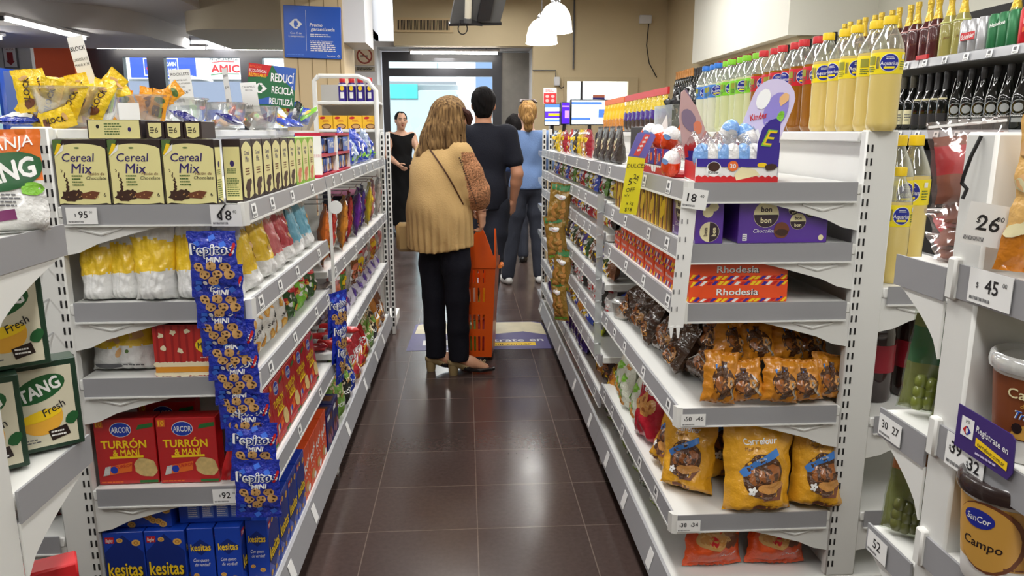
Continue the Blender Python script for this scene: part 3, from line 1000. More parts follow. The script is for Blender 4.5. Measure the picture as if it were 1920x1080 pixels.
dup(tur, (-.83, 2.02, S4Z), rot=(0, 0, .05), label='red nougat box standing behind the two front ones on fourth shelf')
bag_thing('candy_bag', 'slim plain red pouch leaning out by the blue cookie chain', 'snack bag', Bag(.085, .20, .05, 8, 'pillow', .006), M_tred, lambda a, w, h: (a.ell(w * .5, h * .86, w * .12, h * .05, M_tor, 2, 9, .5, .3), a.rect(w * .44, h * .70, w * .56, h * .88, M_tor, 2, .5)), None, (-.612, 1.868, S4Z), rot=(-.02, .22, .45))
for i in range(5):
 y = 2.02 + i * .156
 dup(tur, (-.582, y, S4Z + .003), rot=(-.12, 0, pi / 2), label=f'{ORD[i]} nougat box of the row facing the aisle, counted from the cookie chain')
# ================================================================ LEFT base: blue cracker boxes
M_kb = mat('cracker_blue', (22, 66, 178), 0.35, 0, .3)
M_kd = mat('cracker_dark_blue', (14, 42, 124), 0.4)
M_kbis = mat('cracker_biscuit', (226, 176, 84), 0.5)
M_kbr = mat('cracker_brown', (176, 110, 44), 0.5)
def biscuit(a, x, z, r, L=2, rot=0):
 a.ell(x, z, r, r * .82, M_kbis, L, 12, rot)
 a.ell(x, z, r * .55, r * .42, M_kbr, L + 1, 9, rot)
 a.ell(x, z, r * .35, r * .26, M_kbis, L + 2, 9, rot)
def kes_front(a, w, h):
 a.poly([(w * .5, h * .96), (w * .98, h * .70), (w * .98, h * .35), (w * .5, h * .12), (w * .02, h * .35), (w * .02, h * .70)], M_kd, 1)
 a.text('kesitas', w * .50, h * .44, h * .20, M_ink, 3, w * .86, .06)
 a.text('kesitas', w * .495, h * .455, h * .20, M_yel, 4, w * .84, .035)
 a.rect(w * .06, h * .84, w * .28, h * .93, M_redp, 2)
 a.text('Bagley', w * .17, h * .885, h * .05, M_wht, 3, w * .18, .02, .2)
 for x, z, r in ((.42, .88, .08), (.82, .84, .11), (.15, .14, .09), (.55, .10, .08), (.88, .20, .09)):
  biscuit(a, w * x, h * z, w * r)
def kes_side(a, w, h):
 a.text('kesitas', w * .50, h * .72, h * .10, M_yel, 2, w * .76, .035)
 a.poly([(w * .5, h * .84), (w * .95, h * .72), (w * .5, h * .6), (w * .05, h * .72)], M_kd, 1)
 a.text('Con queso', w * .48, h * .53, h * .05, M_wht, 2, w * .6, 0, .3)
 a.text('de verdad!', w * .52, h * .46, h * .05, M_wht, 2, w * .6, 0, .3)
 for x, z, r in ((.25, .30, .11), (.68, .24, .13), (.35, .12, .12), (.85, .09, .10)):
  biscuit(a, w * x, h * z, w * r)
def kes_top(a, w, h):
 for k in range(9):
  biscuit(a, w * (.35 + .6 * ((k * .37) % 1)), h * (.12 + .76 * ((k * .61) % 1)), .011)
 a.text('Con queso', w * .20, h * .5, h * .14, M_wht, 2, None, 0, .2, 1.2)
 a.text('kesi', w * .06, h * .5, h * .2, M_yel, 2, None, .03, 0, 1.4)
BZ = .166
kw, kd, kh = .104, .075, .197
ks = box_thing('cracker_box', 'blue cheese cracker carton facing out, nearest the white post, bottom shelf', 'cracker box', kw, kd, kh, M_kb, {'F': kes_front, 'R': kes_side}, (-.919, 1.90, BZ))
KL = 'blue cheese cracker carton '
dup(ks, (-.812, 1.90, BZ), 0, KL + 'facing out, second from the post, bottom shelf')
nk = box_thing('cracker_box', KL + 'showing its narrow side, left one of two', 'cracker box', .068, .11, kh, M_kb, {'F': kes_side, 'R': kes_front}, (-.722, 1.925, BZ))
dup(nk, (-.650, 1.925, BZ), 0, KL + 'showing its narrow side, right one of two near the corner')
def kes_back(a, w, h):
 for k in range(4):
  a.rect(w * (.12 + .2 * k), h * .2, w * (.28 + .2 * k), h * .85, mat('cracker_pale_blue', (96, 130, 214), .4), 1)
  a.greek(w * (.13 + .2 * k), h * .25, w * (.27 + .2 * k), h * .8, 7, M_wht, 2, k)
box_thing('cracker_box', KL + 'lying on its side, biscuits to the front', 'cracker box', .165, .10, .062, M_kb, {'F': kes_top}, (-.875, 1.935, BZ + kh + .0008), -.06)
box_thing('cracker_box', KL + 'lying with its printed back to the front', 'cracker box', .19, .10, .07, M_kb, {'F': kes_back}, (-.688, 1.95, BZ + kh + .0008), .02)
ak = box_thing('cracker_box', KL + 'facing the aisle, first from the near corner', 'cracker box', .112, .06, kh, M_kb, {'F': kes_front, 'L': kes_side}, (-.583, 1.96, BZ), pi / 2)
for i in range(3):
 dup(ak, (-.583, 2.08 + .118 * i, BZ), pi / 2, KL + f'facing the aisle, {ORD[i + 1]} from the near corner')
# ================================================================ LEFT: hanging chain of mini cookie bags
M_pep = foil('cookie_bag_blue', (26, 48, 168), .26, .6, 60)
M_pdot = mat('cookie_bag_light_blue', (60, 110, 220), 0.35)
def pepitos(a, w, h):
 for x, z in ((.2, .82), (.72, .8), (.5, .9), (.15, .14), (.55, .17), (.85, .12), (.5, .06)):
  a.rect(w * x - .007, h * z - .006, w * x + .007, h * z + .006, M_pdot, 1, .5)
 a.text('Pepitos', w * .5, h * .735, h * .15, M_wht, 2, w * .90, .11)
 a.text('Pepitos', w * .5, h * .735, h * .15, M_kd, 3, w * .82, .03)
 a.text('!', w * .92, h * .73, h * .18, M_redp, 3, None, .06, .2)
 a.text('MINI', w * .56, h * .585, h * .075, M_wht, 2, w * .34, .06, .2)
 for x, z in ((.2, .47), (.48, .49), (.76, .47), (.32, .36), (.58, .36), (.83, .36), (.50, .26)):
  a.ell(w * x, h * z, w * .115, h * .07, M_cookie, 2, 12, 0, .1, int(x * 50))
  for q in range(4):
   a.ell(w * (x + .06 * cos(q * 1.9 + x * 9)), h * (z + .035 * sin(q * 1.9 + x * 9)), w * .025, h * .018, M_choc, 3, 6)
 a.rect(w * .12, h * .2, w * .25, h * .26, M_pdot, 2)
 a.ell(w * .32, h * .23, w * .045, h * .035, M_wht, 2)
pb = None
chain = [(-.590, 1.762, 1.018, 0), (-.588, 1.772, .938, .04), (-.585, 1.782, .868, -.05), (-.578, 1.791, .800, .06), (-.570, 1.799, .735, .02), (-.566, 1.807, .670, -.06), (-.560, 1.813, .605, .06), (-.548, 1.800, .530, .10), (-.533, 1.770, .445, .05)]
NL = ['uppermost bag', 'second bag from the top', 'third bag from the top', 'fourth bag from the top', 'fifth bag from the top', 'fourth bag from the bottom', 'third bag from the bottom', 'second bag from the bottom', 'lowest bag']
for i, (x, y, z, r) in enumerate(chain):
 lb = NL[i] + ' in the hanging chain of blue mini cookie bags'
 if pb is None:
  pb = bag_thing('cookie_bag', lb, 'cookie bag', Bag(.112, .158, .026, 5, 'pillow', .004, .04, .10), M_pep, pepitos, None, (x, y, z))
 else:
  dup(pb, (x, y, z), rot=(.0 if i % 2 else .03, r * .8, r), label=lb)
MB().box(-.603, 1.822, .60, -.585, 1.824, 1.172, clear('strip_clear', (235, 240, 240), .2)).build('hanging_strip')
tag(bpy.data.objects['hanging_strip'], 'clear plastic strip behind the hanging blue cookie bags', 'hanging strip')
# ================================================================ LEFT: aisle-facing goods of the first bay
M_sn = foil('snack_white', (232, 230, 222), .34, .4)
M_chip = mat('chip_print', (224, 160, 62), 0.5)
M_gdk = foil('snack_dark_green', (44, 84, 36), .32, .5)
M_glt = foil('snack_lime', (130, 196, 60), .3, .5)
M_rex = mat('rex_orange', (226, 84, 34), 0.4)
M_ncho = mat('choc_box_navy', (28, 26, 92), 0.4)
M_mauve = mat('mauve_print', (150, 96, 120), 0.5)
def snacks(a, w, h):
 for x, z, r in ((.5, .80, .3), (.28, .62, 1.2), (.70, .66, -.4), (.66, .22, .7), (.30, .16, -.8)):
  a.ell(w * x, h * z, w * .17, h * .085, M_chip, 2, 14, r, .08, int(x * 30))
  a.ell(w * x, h * z, w * .10, h * .05, mat('chip_print_light', (240, 196, 110), .5), 3, 10, r)
 a.text('snacks', w * .48, h * .42, h * .09, M_ink, 3, w * .75, 0, .3, .25)
S3L, S4L = .791, .492
for i, y in enumerate((2.03, 2.17, 2.31)):
 B = Bag(.125, .158, .070, 30 + i, 'lump', .008)
 bag_thing('snack_bag', f'white snack bag with golden chips facing the aisle, {ORD[i]} from the cookie chain', 'snack bag', B, M_sn, snacks, None, (-.593, y, S3L + .002), rot=(-.12, 0, pi / 2 - .1 + .1 * i))
def saladix(a, w, h):
 a.ell(w * .5, h * .72, w * .40, h * .16, M_redp, 2, 20, .2)
 a.text('Saladix', w * .5, h * .72, h * .11, M_wht, 3, w * .66, .02, .1, .2)
 rg = random.Random(3)
 for k in range(16):
  a.ell(w * rg.random(), h * (.05 + .45 * rg.random()), w * .07, h * .05, (M_glt, M_wht, M_redp, M_chip)[k % 4], 2, 7, rg.random() * 3, .35, k)
for i, (y, m) in enumerate(((2.46, M_gdk), (2.62, M_glt), (2.78, M_gdk))):
 bag_thing('snack_bag', ['dark green snack bag with red oval label, beside the white chip bags', 'lime green snack bag leaning over its rail, third shelf', 'dark green snack bag with red oval label, next to the bay joint'][i], 'snack bag', Bag(.14, .158, .065, 36 + i, 'lump', .010), m, saladix, None, (-.593, y, S3L + .002), rot=(-.14, 0, pi / 2 + .1))
def rexf(a, w, h):
 a.text('Rex', w * .45, h * .66, h * .20, M_wht, 2, w * .8, .03, .1, .5)
 a.ell(w * .4, h * .22, w * .26, h * .10, M_cookie, 2, 14, 0, .1)
 a.ell(w * .7, h * .12, w * .18, h * .07, M_wht, 2, 14, 0, .1)
 for k in range(6):
  a.ell(w * (.15 + .14 * k), h * (.4 + .05 * sin(k * 3)), w * .035, h * .02, M_wht, 2, 7)
rx = box_thing('cracker_box', 'orange cracker carton on the bottom shelf, first after the blue ones', 'cracker box', .098, .06, .185, M_rex, {'F': rexf}, (-.585, 2.425, BZ), pi / 2)
for i in range(3):
 dup(rx, (-.585, 2.425 + .101 * (i + 1), BZ), pi / 2, f'orange cracker carton on the bottom shelf, {ORD[i + 1]} after the blue ones')
def navyf(a, w, h):
 for k in range(5):
  a.ell(w * (.2 + .15 * k), h * (.3 + .1 * sin(k * 2.4)), w * .12, h * .16, (M_mauve, M_lbr)[k % 2], 2, 9, .6, .2, k)
 a.rect(w * .1, h * .78, w * .5, h * .9, M_wht, 2)
 a.rect(w * .62, h * .70, w * .9, h * .88, M_lbr, 2)
nv = box_thing('biscuit_box', 'navy chocolate biscuit carton on bottom shelf, nearest the orange cartons', 'biscuit box', .125, .06, .15, M_ncho, {'F': navyf, 'T': lambda a, w, h: a.rect(w * .3, h * .2, w * .8, h * .8, M_lbr)}, (-.582, 2.85, BZ), pi / 2)
dup(nv, (-.582, 2.98, BZ), pi / 2, 'navy chocolate biscuit carton on bottom shelf, beside the green popcorn bag')
# ================================================================ LEFT: middle and far bays
M_twr = mat('display_crimson', (190, 28, 62), 0.4)
M_twb = mat('twist_blue', (36, 96, 196), 0.35)
M_twy = mat('twist_yellow', (240, 214, 40), 0.4)
def twist_display(name, label, y):
 t = thing(name, label, 'display carton', (-.60, y, ZT), pi / 2)
 w, d, h = .34, .10, .165
 b = MB()
 b.box(-w / 2, d / 2 - .003, 0, w / 2, d / 2, h, M_twb)
 for z in (0, .078, h - .006):
  b.box(-w / 2, -d / 2, z, w / 2, d / 2 - .003, z + .012, M_twr)
 for x in (-w / 2, w / 2 - .004):
  b.box(x, -d / 2, .012, x + .004, d / 2 - .003, h - .006, M_wht)
 b.build('carton', t, smooth=False)
 for r in range(2):
  for k in range(7):
   x = -w / 2 + .03 + .046 * k
   z = .0125 + .078 * r
   m = (M_twy, M_twy, M_twb, M_twb, M_wht, M_twb, M_lbr)[(k + r) % 7]
   p = MB().bbox(x - .021, -d / 2 + .012, z, x + .021, d / 2 - .01, z + .062, m, .006).build('packet', t)
   a = Art(lambda px, pz, o, x=x, z=z: (x - .021 + px, -d / 2 + .012 - o, z + pz), .0003, .0003, .5)
   a.ell(.021, .022, .014, .014, (M_cookie, M_wht)[k % 2], 1, 10)
   a.build('front_print', p)
 a = Art(lambda x, z, o: (x - .01, -d / 2 - o, z + .09), .0004, .0006, .5)
 a.rect(-.02, 0, .12, .062, M_twb, 1)
 a.text('Twist', .05, .038, .032, M_wht, 2, .11, .03)
 a.build('sign_print', t)
 return t
twist_display('display_carton', 'two-tier crimson edged display of small yellow and blue packets, top left shelf', 3.12)
dd = bpy.data.objects['display_carton']
dup(dd, (-.60, 3.50, ZT), pi / 2, 'second crimson edged packet display, farther along the top left shelf')
M_bfoil = foil('crumpled_blue', (40, 72, 190), .25, .7, 50)
M_bfoil2 = foil('crumpled_silver_blue', (150, 170, 200), .22, .7, 50)
rg = random.Random(12)
for i in range(8):
 y = 3.78 + .145 * (i % 8)
 m = (M_bfoil, M_bfoil, M_bfoil2, M_bfoil)[i % 4]
 bag_thing('sweet_bag', f'crumpled blue foil bag on the top shelf, {ORD[i]} past the packet displays', 'snack bag', Bag(.13, .19 - .03 * (i % 3), .06, 50 + i, 'lump', .014), m, lambda a, w, h: (a.ell(w * .5, h * .5, w * .2, h * .12, M_wht, 1, 9, .3, .3), a.ell(w * .4, h * .25, w * .2, h * .08, M_glt, 1, 9, .3, .3)), None, (-.595, y, ZT + .002), rot=(-.1, 0, pi / 2 + rg.uniform(-.2, .2)), res=(10, 12))
# hanging peg bags under the top shelf
M_h = {k: foil('peg_bag_' + k, c, .26, .6, 45) for k, c in {'orange': (226, 116, 40), 'red': (196, 40, 36), 'crimson': (170, 34, 50), 'purple': (104, 42, 150), 'violet': (70, 44, 140), 'yellow': (226, 196, 44), 'pink': (210, 140, 140), 'amber': (216, 140, 50), 'clear': (196, 188, 178), 'green': (96, 140, 60), 'brown': (134, 84, 48)}.items()}
def pegart(c1, c2, seed):
 def d(a, w, h):
  rg = random.Random(seed)
  a.ell(w * .5, h * .62, w * .34, h * .10, c1, 2, 14, .1, .1, seed)
  for k in range(10):
   a.ell(w * (.15 + .7 * rg.random()), h * (.08 + .42 * rg.random()), w * .11, h * .05, (c1, c2)[k % 2], 2, 8, rg.random() * 3, .3, k)
  a.rect(w * .2, h * .83, w * .8, h * .9, c2, 2)
 return d
def peg_bag(label, m, c1, c2, x, y, z, w=.13, h=.22, rz=pi / 2, lean=.0, seed=1, t=.045, cat='snack bag', hook=True, name='sweet_bag', group=None):
 """bag hanging by its top edge at height z"""
 r = bag_thing(name, label, cat, Bag(w, h, t, seed, 'pillow', .010), m, pegart(c1, c2, seed), None, (x, y, z - h), group=group, rot=(lean, 0, rz), res=(14, 16), settle=False)
 return r
peg = [('orange', 'orange wafer bag hanging nearest the clear hanging strip'), ('red', 'red sweet bag hanging second past the clear strip'), ('amber', 'amber and red sweet bag hanging third past the clear strip'), ('crimson', 'crimson sweet bag hanging beside the purple ones'), ('purple', 'purple bag hanging left of two purple ones'), ('violet', 'violet bag hanging right of two purple ones'), ('yellow', 'yellow sweet bag hanging beside the purple pair'), ('pink', 'pink and clear sweet bag hanging before the perforated post'), ('clear', 'silvery clear sweet bag hanging closest to the perforated post')]
for i, (k, lb) in enumerate(peg):
 y = 3.03 + .235 * i
 peg_bag(lb, M_h[k], (M_yel, M_wht, M_redp)[i % 3], (M_redp, M_cookie, M_wht)[i % 3], -.585 - .012 * (i % 2), y, 1.115, .155, .245, pi / 2 + .25, .10, 60 + i)
 tag(MB().tube([(-.90, y, 1.118), (-.575, y, 1.118), (-.568, y, 1.132)], .0028, M_chrome, 6).build('peg_hook'), 'wire peg hook carrying the ' + lb.split(' hanging')[0], 'peg hook')
# second shelf of the far bays: bags standing and heaped
rg = random.Random(31)
cols = ['clear', 'pink', 'green', 'clear', 'brown', 'clear', 'pink', 'clear', 'amber', 'clear', 'pink', 'clear']
names = 'clear rosy clear green clear rosy brown clear amber clear rosy clear'.split()
for i in range(11):
 y = 3.02 + .19 * i
 peg_bag(f'{("see-through" if cols[i] == "clear" else cols[i])} sweet bag hanging over the middle shelf, {ORD[i]} past the clear strip', M_h[cols[i]], (M_wht, M_pinkp, M_yel)[i % 3], (M_grey, M_wht, M_redp)[i % 3], -.587, y, .80, .14, .165, pi / 2 + rg.uniform(-.3, .3), .08, 80 + i)
# blue cookie strip hanging at the bay joint
for i, z in enumerate((.60, .49, .40)):
 dup(pb, (-.520, 2.935, z), rot=(.05, .05 * i, pi / 2 - .5 + .2 * i), label=['upper', 'middle', 'lower'][i] + ' blue cookie bag hanging at the joint between the left bays', scale=(1.1, 1, 1.15))
# third shelf of the far bays (tubs and white packs)
M_lav = foil('pack_white_violet', (224, 218, 236), .3, .4)
M_pur = mat('print_violet', (92, 64, 150), .4)
for i in range(8):
 y = 3.45 + .205 * i
 bag_thing('sweet_pack', f'white and violet sweet pack lying along the lower rail, {ORD[i]} past the bay joint', 'snack bag', Bag(.185, .105, .07, 95 + i, 'lump', .010), M_lav, lambda a, w, h: (a.ell(w * .3, h * .5, w * .15, h * .25, M_pur, 2, 12), a.rect(w * .55, h * .3, w * .9, h * .6, M_grey, 2), a.ell(w * .7, h * .75, w * .12, h * .1, M_wht, 3)), None, (-.600, y, .527), rot=(-.25, 0, pi / 2 + .1), res=(12, 12))
# bottom shelf: popcorn and puffed snack bags
M_popg = foil('popcorn_green', (122, 168, 70), .3, .5)
M_popb = foil('popcorn_black', (40, 44, 40), .3, .5)
M_palr = foil('palitos_red', (206, 62, 70), .3, .5)
def pochoclo(a, w, h):
 rg = random.Random(5)
 for k in range(40):
  a.ell(w * (.15 + .7 * rg.random()), h * (.42 + .45 * rg.random()), w * .06, h * .035, (M_pop, M_cookie)[k % 5 == 0], 2, 8, rg.random() * 3, .3, k)
 a.text('Pochoclos', w * .5, h * .30, h * .10, M_wht, 3, w * .85, .02, .2)
 a.ell(w * .5, h * .56, w * .18, h * .1, M_popg, 3, 12)
def palitos(a, w, h):
 a.text('Palitos', w * .5, h * .62, h * .12, M_wht, 3, w * .85, .03, .2, .3)
 rg = random.Random(8)
 for k in range(16):
  a.rect(w * (.1 + .7 * rg.random()), h * (.1 + .35 * rg.random()), w * .2 + w * (.1 + .5 * rg.random()), h * (.14 + .35 * rg.random()) + .01, (M_chip, M_wht)[k % 3 == 0], 2, rg.random() * 3) if k < 0 else a.ell(w * (.1 + .8 * rg.random()), h * (.08 + .4 * rg.random()), w * .16, h * .025, (M_chip, M_wht)[k % 3 == 0], 2, 8, rg.random() * 3)
for i, (y, m, dr_, lb) in enumerate([(3.12, M_popg, pochoclo, 'green popcorn bag leaning out over the bottom rail'), (3.29, M_popb, pochoclo, 'dark popcorn bag on the bottom shelf behind the green one'), (3.45, M_bfoil, pochoclo, 'blue popcorn bag on bottom shelf beside red stick bags'), (3.62, M_palr, palitos, 'red stick snack bag on bottom shelf, nearest the blue bag'), (3.79, M_palr, palitos, 'red stick snack bag on bottom shelf, second one'), (3.97, M_h['red'], palitos, 'bright red round snack bag on bottom shelf, third one'), (4.15, M_popg, pochoclo, 'green popcorn bag past the red bags on the bottom shelf'), (4.34, M_popb, pochoclo, 'dark popcorn bag past the red bags on the bottom shelf'), (4.54, M_h['amber'], palitos, 'amber stick snack bag, second to last on the bottom left shelf'), (4.75, M_h['brown'], palitos, 'brown stick snack bag, last on the bottom left shelf')]):
 bag_thing('snack_bag', lb, 'snack bag', Bag(.19, .25, .10, 110 + i, 'lump', .012), m, dr_, None, (-.583, y, BZ + .004), rot=(-.12, 0, pi / 2 - .15 + .1 * (i % 3)), res=(14, 16))
# sweets in tubes on the fourth shelf, past the nougat
M_tube_r = foil('tube_red', (206, 44, 44), .3, .3)
rg = random.Random(77)
for i in range(7):
 x, y = -.62 + .05 * (i % 2), 2.835 + .062 * i if i < 1 else 2.98 + .03 * i
 t = thing('candy_tube', f'red and white candy tube lying on the shelf past the nougat boxes, {ORD[i]} one', 'candy tube', (-.64 + .045 * (i % 3), 2.96 + .055 * i, .527 + .017), rot=(0, 0, rg.uniform(.9, 2.0)))
 MB().lathe([(0, -.075), (.006, -.07), (.0165, -.055, M_wht), (.0165, -.02), (.0165, .055), (.006, .07), (0, .075)], M_tube_r, 10).xf(Matrix.Rotation(pi / 2, 4, 'X')).build('wrapper', t)
# clear hanging strip and white wobble card at the joint
cs = thing('hanging_strip', 'thin white hanging strip at the joint of the left bays', 'hanging strip', (-.524, 2.93, .0))
MB().box(-.006, -.002, .60, .006, 0, 1.19, M_white).build('strip', cs)
w_ = MB()
w_.lathe([(0, -.001), (.026, -.001), (.026, .001), (0, .001)], M_paper, 16)
w_.xf(Matrix.Translation((.022, -.004, 1.115)) @ Matrix.Rotation(pi / 2, 4, 'X')).build('round_card', cs)
# far end rack with cans and yellow boxes
rk = thing('end_rack', 'white wire end rack holding spray cans and yellow biscuit boxes', 'rack', (0, 0, 0))
for x, top in ((-.985, 1.76), (-.585, 1.70)):
 p = MB().tube([(x, 5.16, 0), (x, 5.16, top - .03), (x + (.03 if x < -.8 else -.03), 5.16, top)], .016, M_white, 8).build('upright', rk)
p = MB().tube([(-.955, 5.16, 1.76), (-.70, 5.16, 1.76), (-.63, 5.16, 1.73), (-.615, 5.16, 1.70)], .015, M_white, 8).build('top_rail', rk)
for x in (-.555, -.515):
 q = MB().bbox(x - .013, 5.14, 0, x + .013, 5.17, 1.40, M_post).build('perforated_upright', rk)
 s_ = MB()
 for k in range(36):
  s_.box(x - .006, 5.1385, .06 + k * .037, x + .006, 5.1395, .084 + k * .037, M_dark)
 s_.build('slot_pattern', q)
for z in (1.42, 1.60):
 MB().bbox(-.99, 5.17, z - .02, -.57, 5.40, z, M_white).build('shelf', rk)
MB().box(-.99, 5.41, 1.0, -.57, 5.42, 1.72, mat('rack_back', (180, 178, 172), .7)).build('back_panel', rk)
MB().bbox(-.99, 5.17, .05, -.50, 5.45, .12, M_white).build('base', rk)
M_yb = mat('biscuit_yellow', (240, 186, 40), 0.45)
def yellowbox(a, w, h):
 a.ell(w * .30, h * .82, w * .20, h * .10, M_redp, 1, 14, .1)
 a.greek(w * .3, h * .52, w * .8, h * .66, 2, M_redp, 1)
 a.ell(w * .55, h * .18, w * .34, h * .20, M_lbr, 1, 14)
 a.ell(w * .55, h * .18, w * .26, h * .14, M_cookie, 2, 14)
yb = box_thing('biscuit_box', 'yellow biscuit box on the far end rack, leftmost of five', 'biscuit box', .095, .05, .088, M_yb, {'F': yellowbox}, (-.94 - .19, 5.25, 1.421))
yb.location.x = -.935
for i in range(1, 4):
 dup(yb, (-.935 + .098 * i, 5.25, 1.421), 0, f'yellow biscuit box on the far end rack, {ORD[i]} from the left')
can = thing('spray_can', 'violet spray can with red cap on the rack top, leftmost', 'spray can', (-.815, 5.24, 1.601))
M_can = mat('can_violet', (52, 36, 130), 0.3)
MB().lathe([(0, 0), (.027, 0), (.028, .01), (.028, .10, M_wht), (.028, .112), (.022, .122), (0, .122)], M_can, 14).build('can_body', can)
MB().lathe([(.019, .122), (.020, .15), (.016, .156), (0, .156)], M_redp, 12).build('spray_cap', can)
a = Art(lambda x, z, o: ((.028 + o) * sin(x / .028), -(.028 + o) * cos(x / .028), z), .0003, .0003, .008)
a.ell(0, .085, .014, .016, M_yel, 1, 12)
a.rect(-.012, .02, .012, .06, M_wht, 1)
a.build('label_print', can)
for i in range(1, 4):
 dup(can, (-.815 + .06 * i, 5.24 + .01 * (i % 2), 1.601), 0, f'violet spray can with red cap on the rack top, {ORD[i]} from the left')
# ================================================================ RIGHT: boxes on the shelf ends
M_bb = mat('bonbon_violet', (84, 42, 150), 0.3, 0, .5)
M_bbc = mat('bonbon_cream', (232, 222, 176), 0.5)
M_bbd = mat('bonbon_dark', (50, 34, 44), 0.5)
def bon_circle(a, x, z, r, rot=0, L=2, txt=True):
 a.ell(x, z, r, r, M_bbc, L, 22)
 a.ell(x, z, r * .97, r * .97, M_bbd, L + 1, 14, rot, 0, 0, pi, 2 * pi)
 if txt:
  d = r * .42
  a.text('bon', x - d * sin(rot) * 1, z + d * cos(rot), r * .40, M_bbd, L + 2, None, .04, 0, rot)
  a.text('bon', x + d * sin(rot) * 1, z - d * cos(rot), r * .40, M_bbc, L + 2, None, .04, 0, rot)
def bon_front(a, w, h):
 bon_circle(a, w * .30, h * .66, h * .30)
 a.text('Chocolinas', w * .30, h * .29, h * .09, M_wht, 2, None, 0, .3)
 a.ell(w * .48, h * .30, w * .085, h * .19, M_lbr, 4, 16, 0, .06)
 a.ell(w * .48, h * .25, w * .07, h * .08, M_choc, 5, 12, 0, .2)
 bon_circle(a, w * .66, h * .50, h * .19)
 bon_circle(a, w * .60, h * .76, h * .115, .2, 1)
 bon_circle(a, w * .79, h * .70, h * .115, -.2, 1)
 a.rect(w * .05, h * .06, w * .10, h * .22, M_wht, 1)
 a.greek(w * .055, h * .07, w * .095, h * .20, 3, M_purp, 2)
 a.ell(w * .93, h * .12, w * .03, h * .07, M_bbc, 1, 10)
 a.greek(w * .45, h * .89, w * .97, h * .94, 1, M_wht, 1)
def bon_end(a, w, h):
 bon_circle(a, w * .5, h * .27, w * .36, pi / 2)
 a.ell(w * .42, h * .72, w * .2, h * .12, M_bbc, 1, 12)
 a.ell(w * .62, h * .84, w * .18, h * .10, M_bbc, 2, 12)
Z2 = 1.118
box_thing('bonbon_box', 'purple bonbon box with round cream and dark emblem, shelf under the egg tray', 'bonbon box', .238, .12, .112, M_bb, {'F': bon_front}, (.818, 1.935, Z2), .015)
box_thing('bonbon_box', 'purple bonbon box showing its narrow end, behind the white 18 price strip', 'bonbon box', .072, .22, .112, M_bb, {'F': bon_end, 'L': bon_front}, (.625, 1.985, Z2))
M_gold = foil('sweet_gold', (190, 160, 60), .25, .6, 40)
M_clearbag = clear('clear_film', (236, 232, 224), .22, .12, .5, .0)
for i in range(6):
 y = 2.17 + .128 * i
 def goldf(a, w, h, i=i):
  rg = random.Random(i)
  for k in range(7):
   a.poly([(w * (.08 + .13 * k), h * .03), (w * (.16 + .13 * k), h * .03), (w * (.18 + .13 * k + .03 * rg.random()), h * .95), (w * (.10 + .13 * k), h * .95)], (M_lbr, M_yel, M_chip)[(k + i) % 3], 1)
  a.ell(w * .5, h * .5, w * .3, h * .16, M_yel, 2, 12, .8)
 box_thing('wafer_box', f'golden brown film-wrapped bar pack behind the yellow sign, {ORD[i]} from near corner', 'bar pack', .122, .09, .120, mat('wafer_gold', (176, 142, 58), .2, 0, .8), {'F': goldf, 'R': goldf}, (.625, y, Z2), -pi / 2)
M_rho = mat('rhodesia_orange', (238, 84, 34), 0.35)
M_rhb = mat('rhodesia_blue', (58, 40, 148), 0.4)
def rho_pat(a, w, h, z0, z1, seed=0):
 rg = random.Random(seed)
 n = int(w / .014)
 for k in range(n):
  x = w * (k + .5) / n
  c = (M_yel, M_rhb, M_wht, M_redp, M_rhb, M_yel)[k % 6]
  s_ = w / n * .85
  zz = h * (z0 + (z1 - z0) * (.3 + .4 * rg.random()))
  hh = h * (z1 - z0) * .5
  a.poly([(max(.001, x - s_ * .9), max(.001, zz - hh * .9)), (max(.001, x - s_ * .2), max(.001, zz - hh)), (min(w - .001, x + s_ * .9), min(h - .001, zz + hh * .8)), (min(w - .001, x + s_ * .1), min(h - .001, zz + hh))], c, 1 + k % 2)
def rho_front(a, w, h):
 rho_pat(a, w, h, .74, 1.0, 1)
 rho_pat(a, w, h, 0.0, .22, 2)
 a.poly([(w * .10, h * .20), (w * .93, h * .18), (w * .88, h * .78), (w * .14, h * .80)], M_rho, 3)
 a.text('Rhodesia', w * .49, h * .47, h * .30, M_ink, 4, w * .43, .04)
 a.text('Rhodesia', w * .485, h * .49, h * .30, M_wht, 5, w * .42, .03)
def rho_side(a, w, h):
 rho_pat(a, w, h, .0, .3, 3)
 rho_pat(a, w, h, .8, 1.0, 4)
 a.text('Rhodesia', w * .5, h * .55, h * .16, M_wht, 4, w * .75, .02)
Z3 = .963
rb = box_thing('wafer_box', 'lower of two stacked orange wafer boxes with jagged pattern', 'wafer box', .262, .11, .058, M_rho, {'F': rho_front, 'L': rho_side}, (.710, 1.925, Z3))
dup(rb, (.710, 1.93, Z3 + .0588), 0, 'upper of two stacked orange wafer boxes with jagged pattern')
ra = box_thing('wafer_box', 'orange wafer box in aisle-facing lower row, first past the white strip', 'wafer box', .112, .12, .062, M_rho, {'F': rho_side, 'R': rho_side}, (.640, 2.06, Z3), -pi / 2)
for i in range(1, 7):
 dup(ra, (.640, 2.06 + .125 * i, Z3), -pi / 2, f'orange wafer box in aisle-facing lower row, {ORD[i]} past the white strip')
for i in range(6):
 dup(ra, (.640, 2.07 + .127 * i, Z3 + .0628), -pi / 2 + .04 * (-1) ** i, f'orange wafer box in aisle-facing upper row, {ORD[i]} past the white strip')
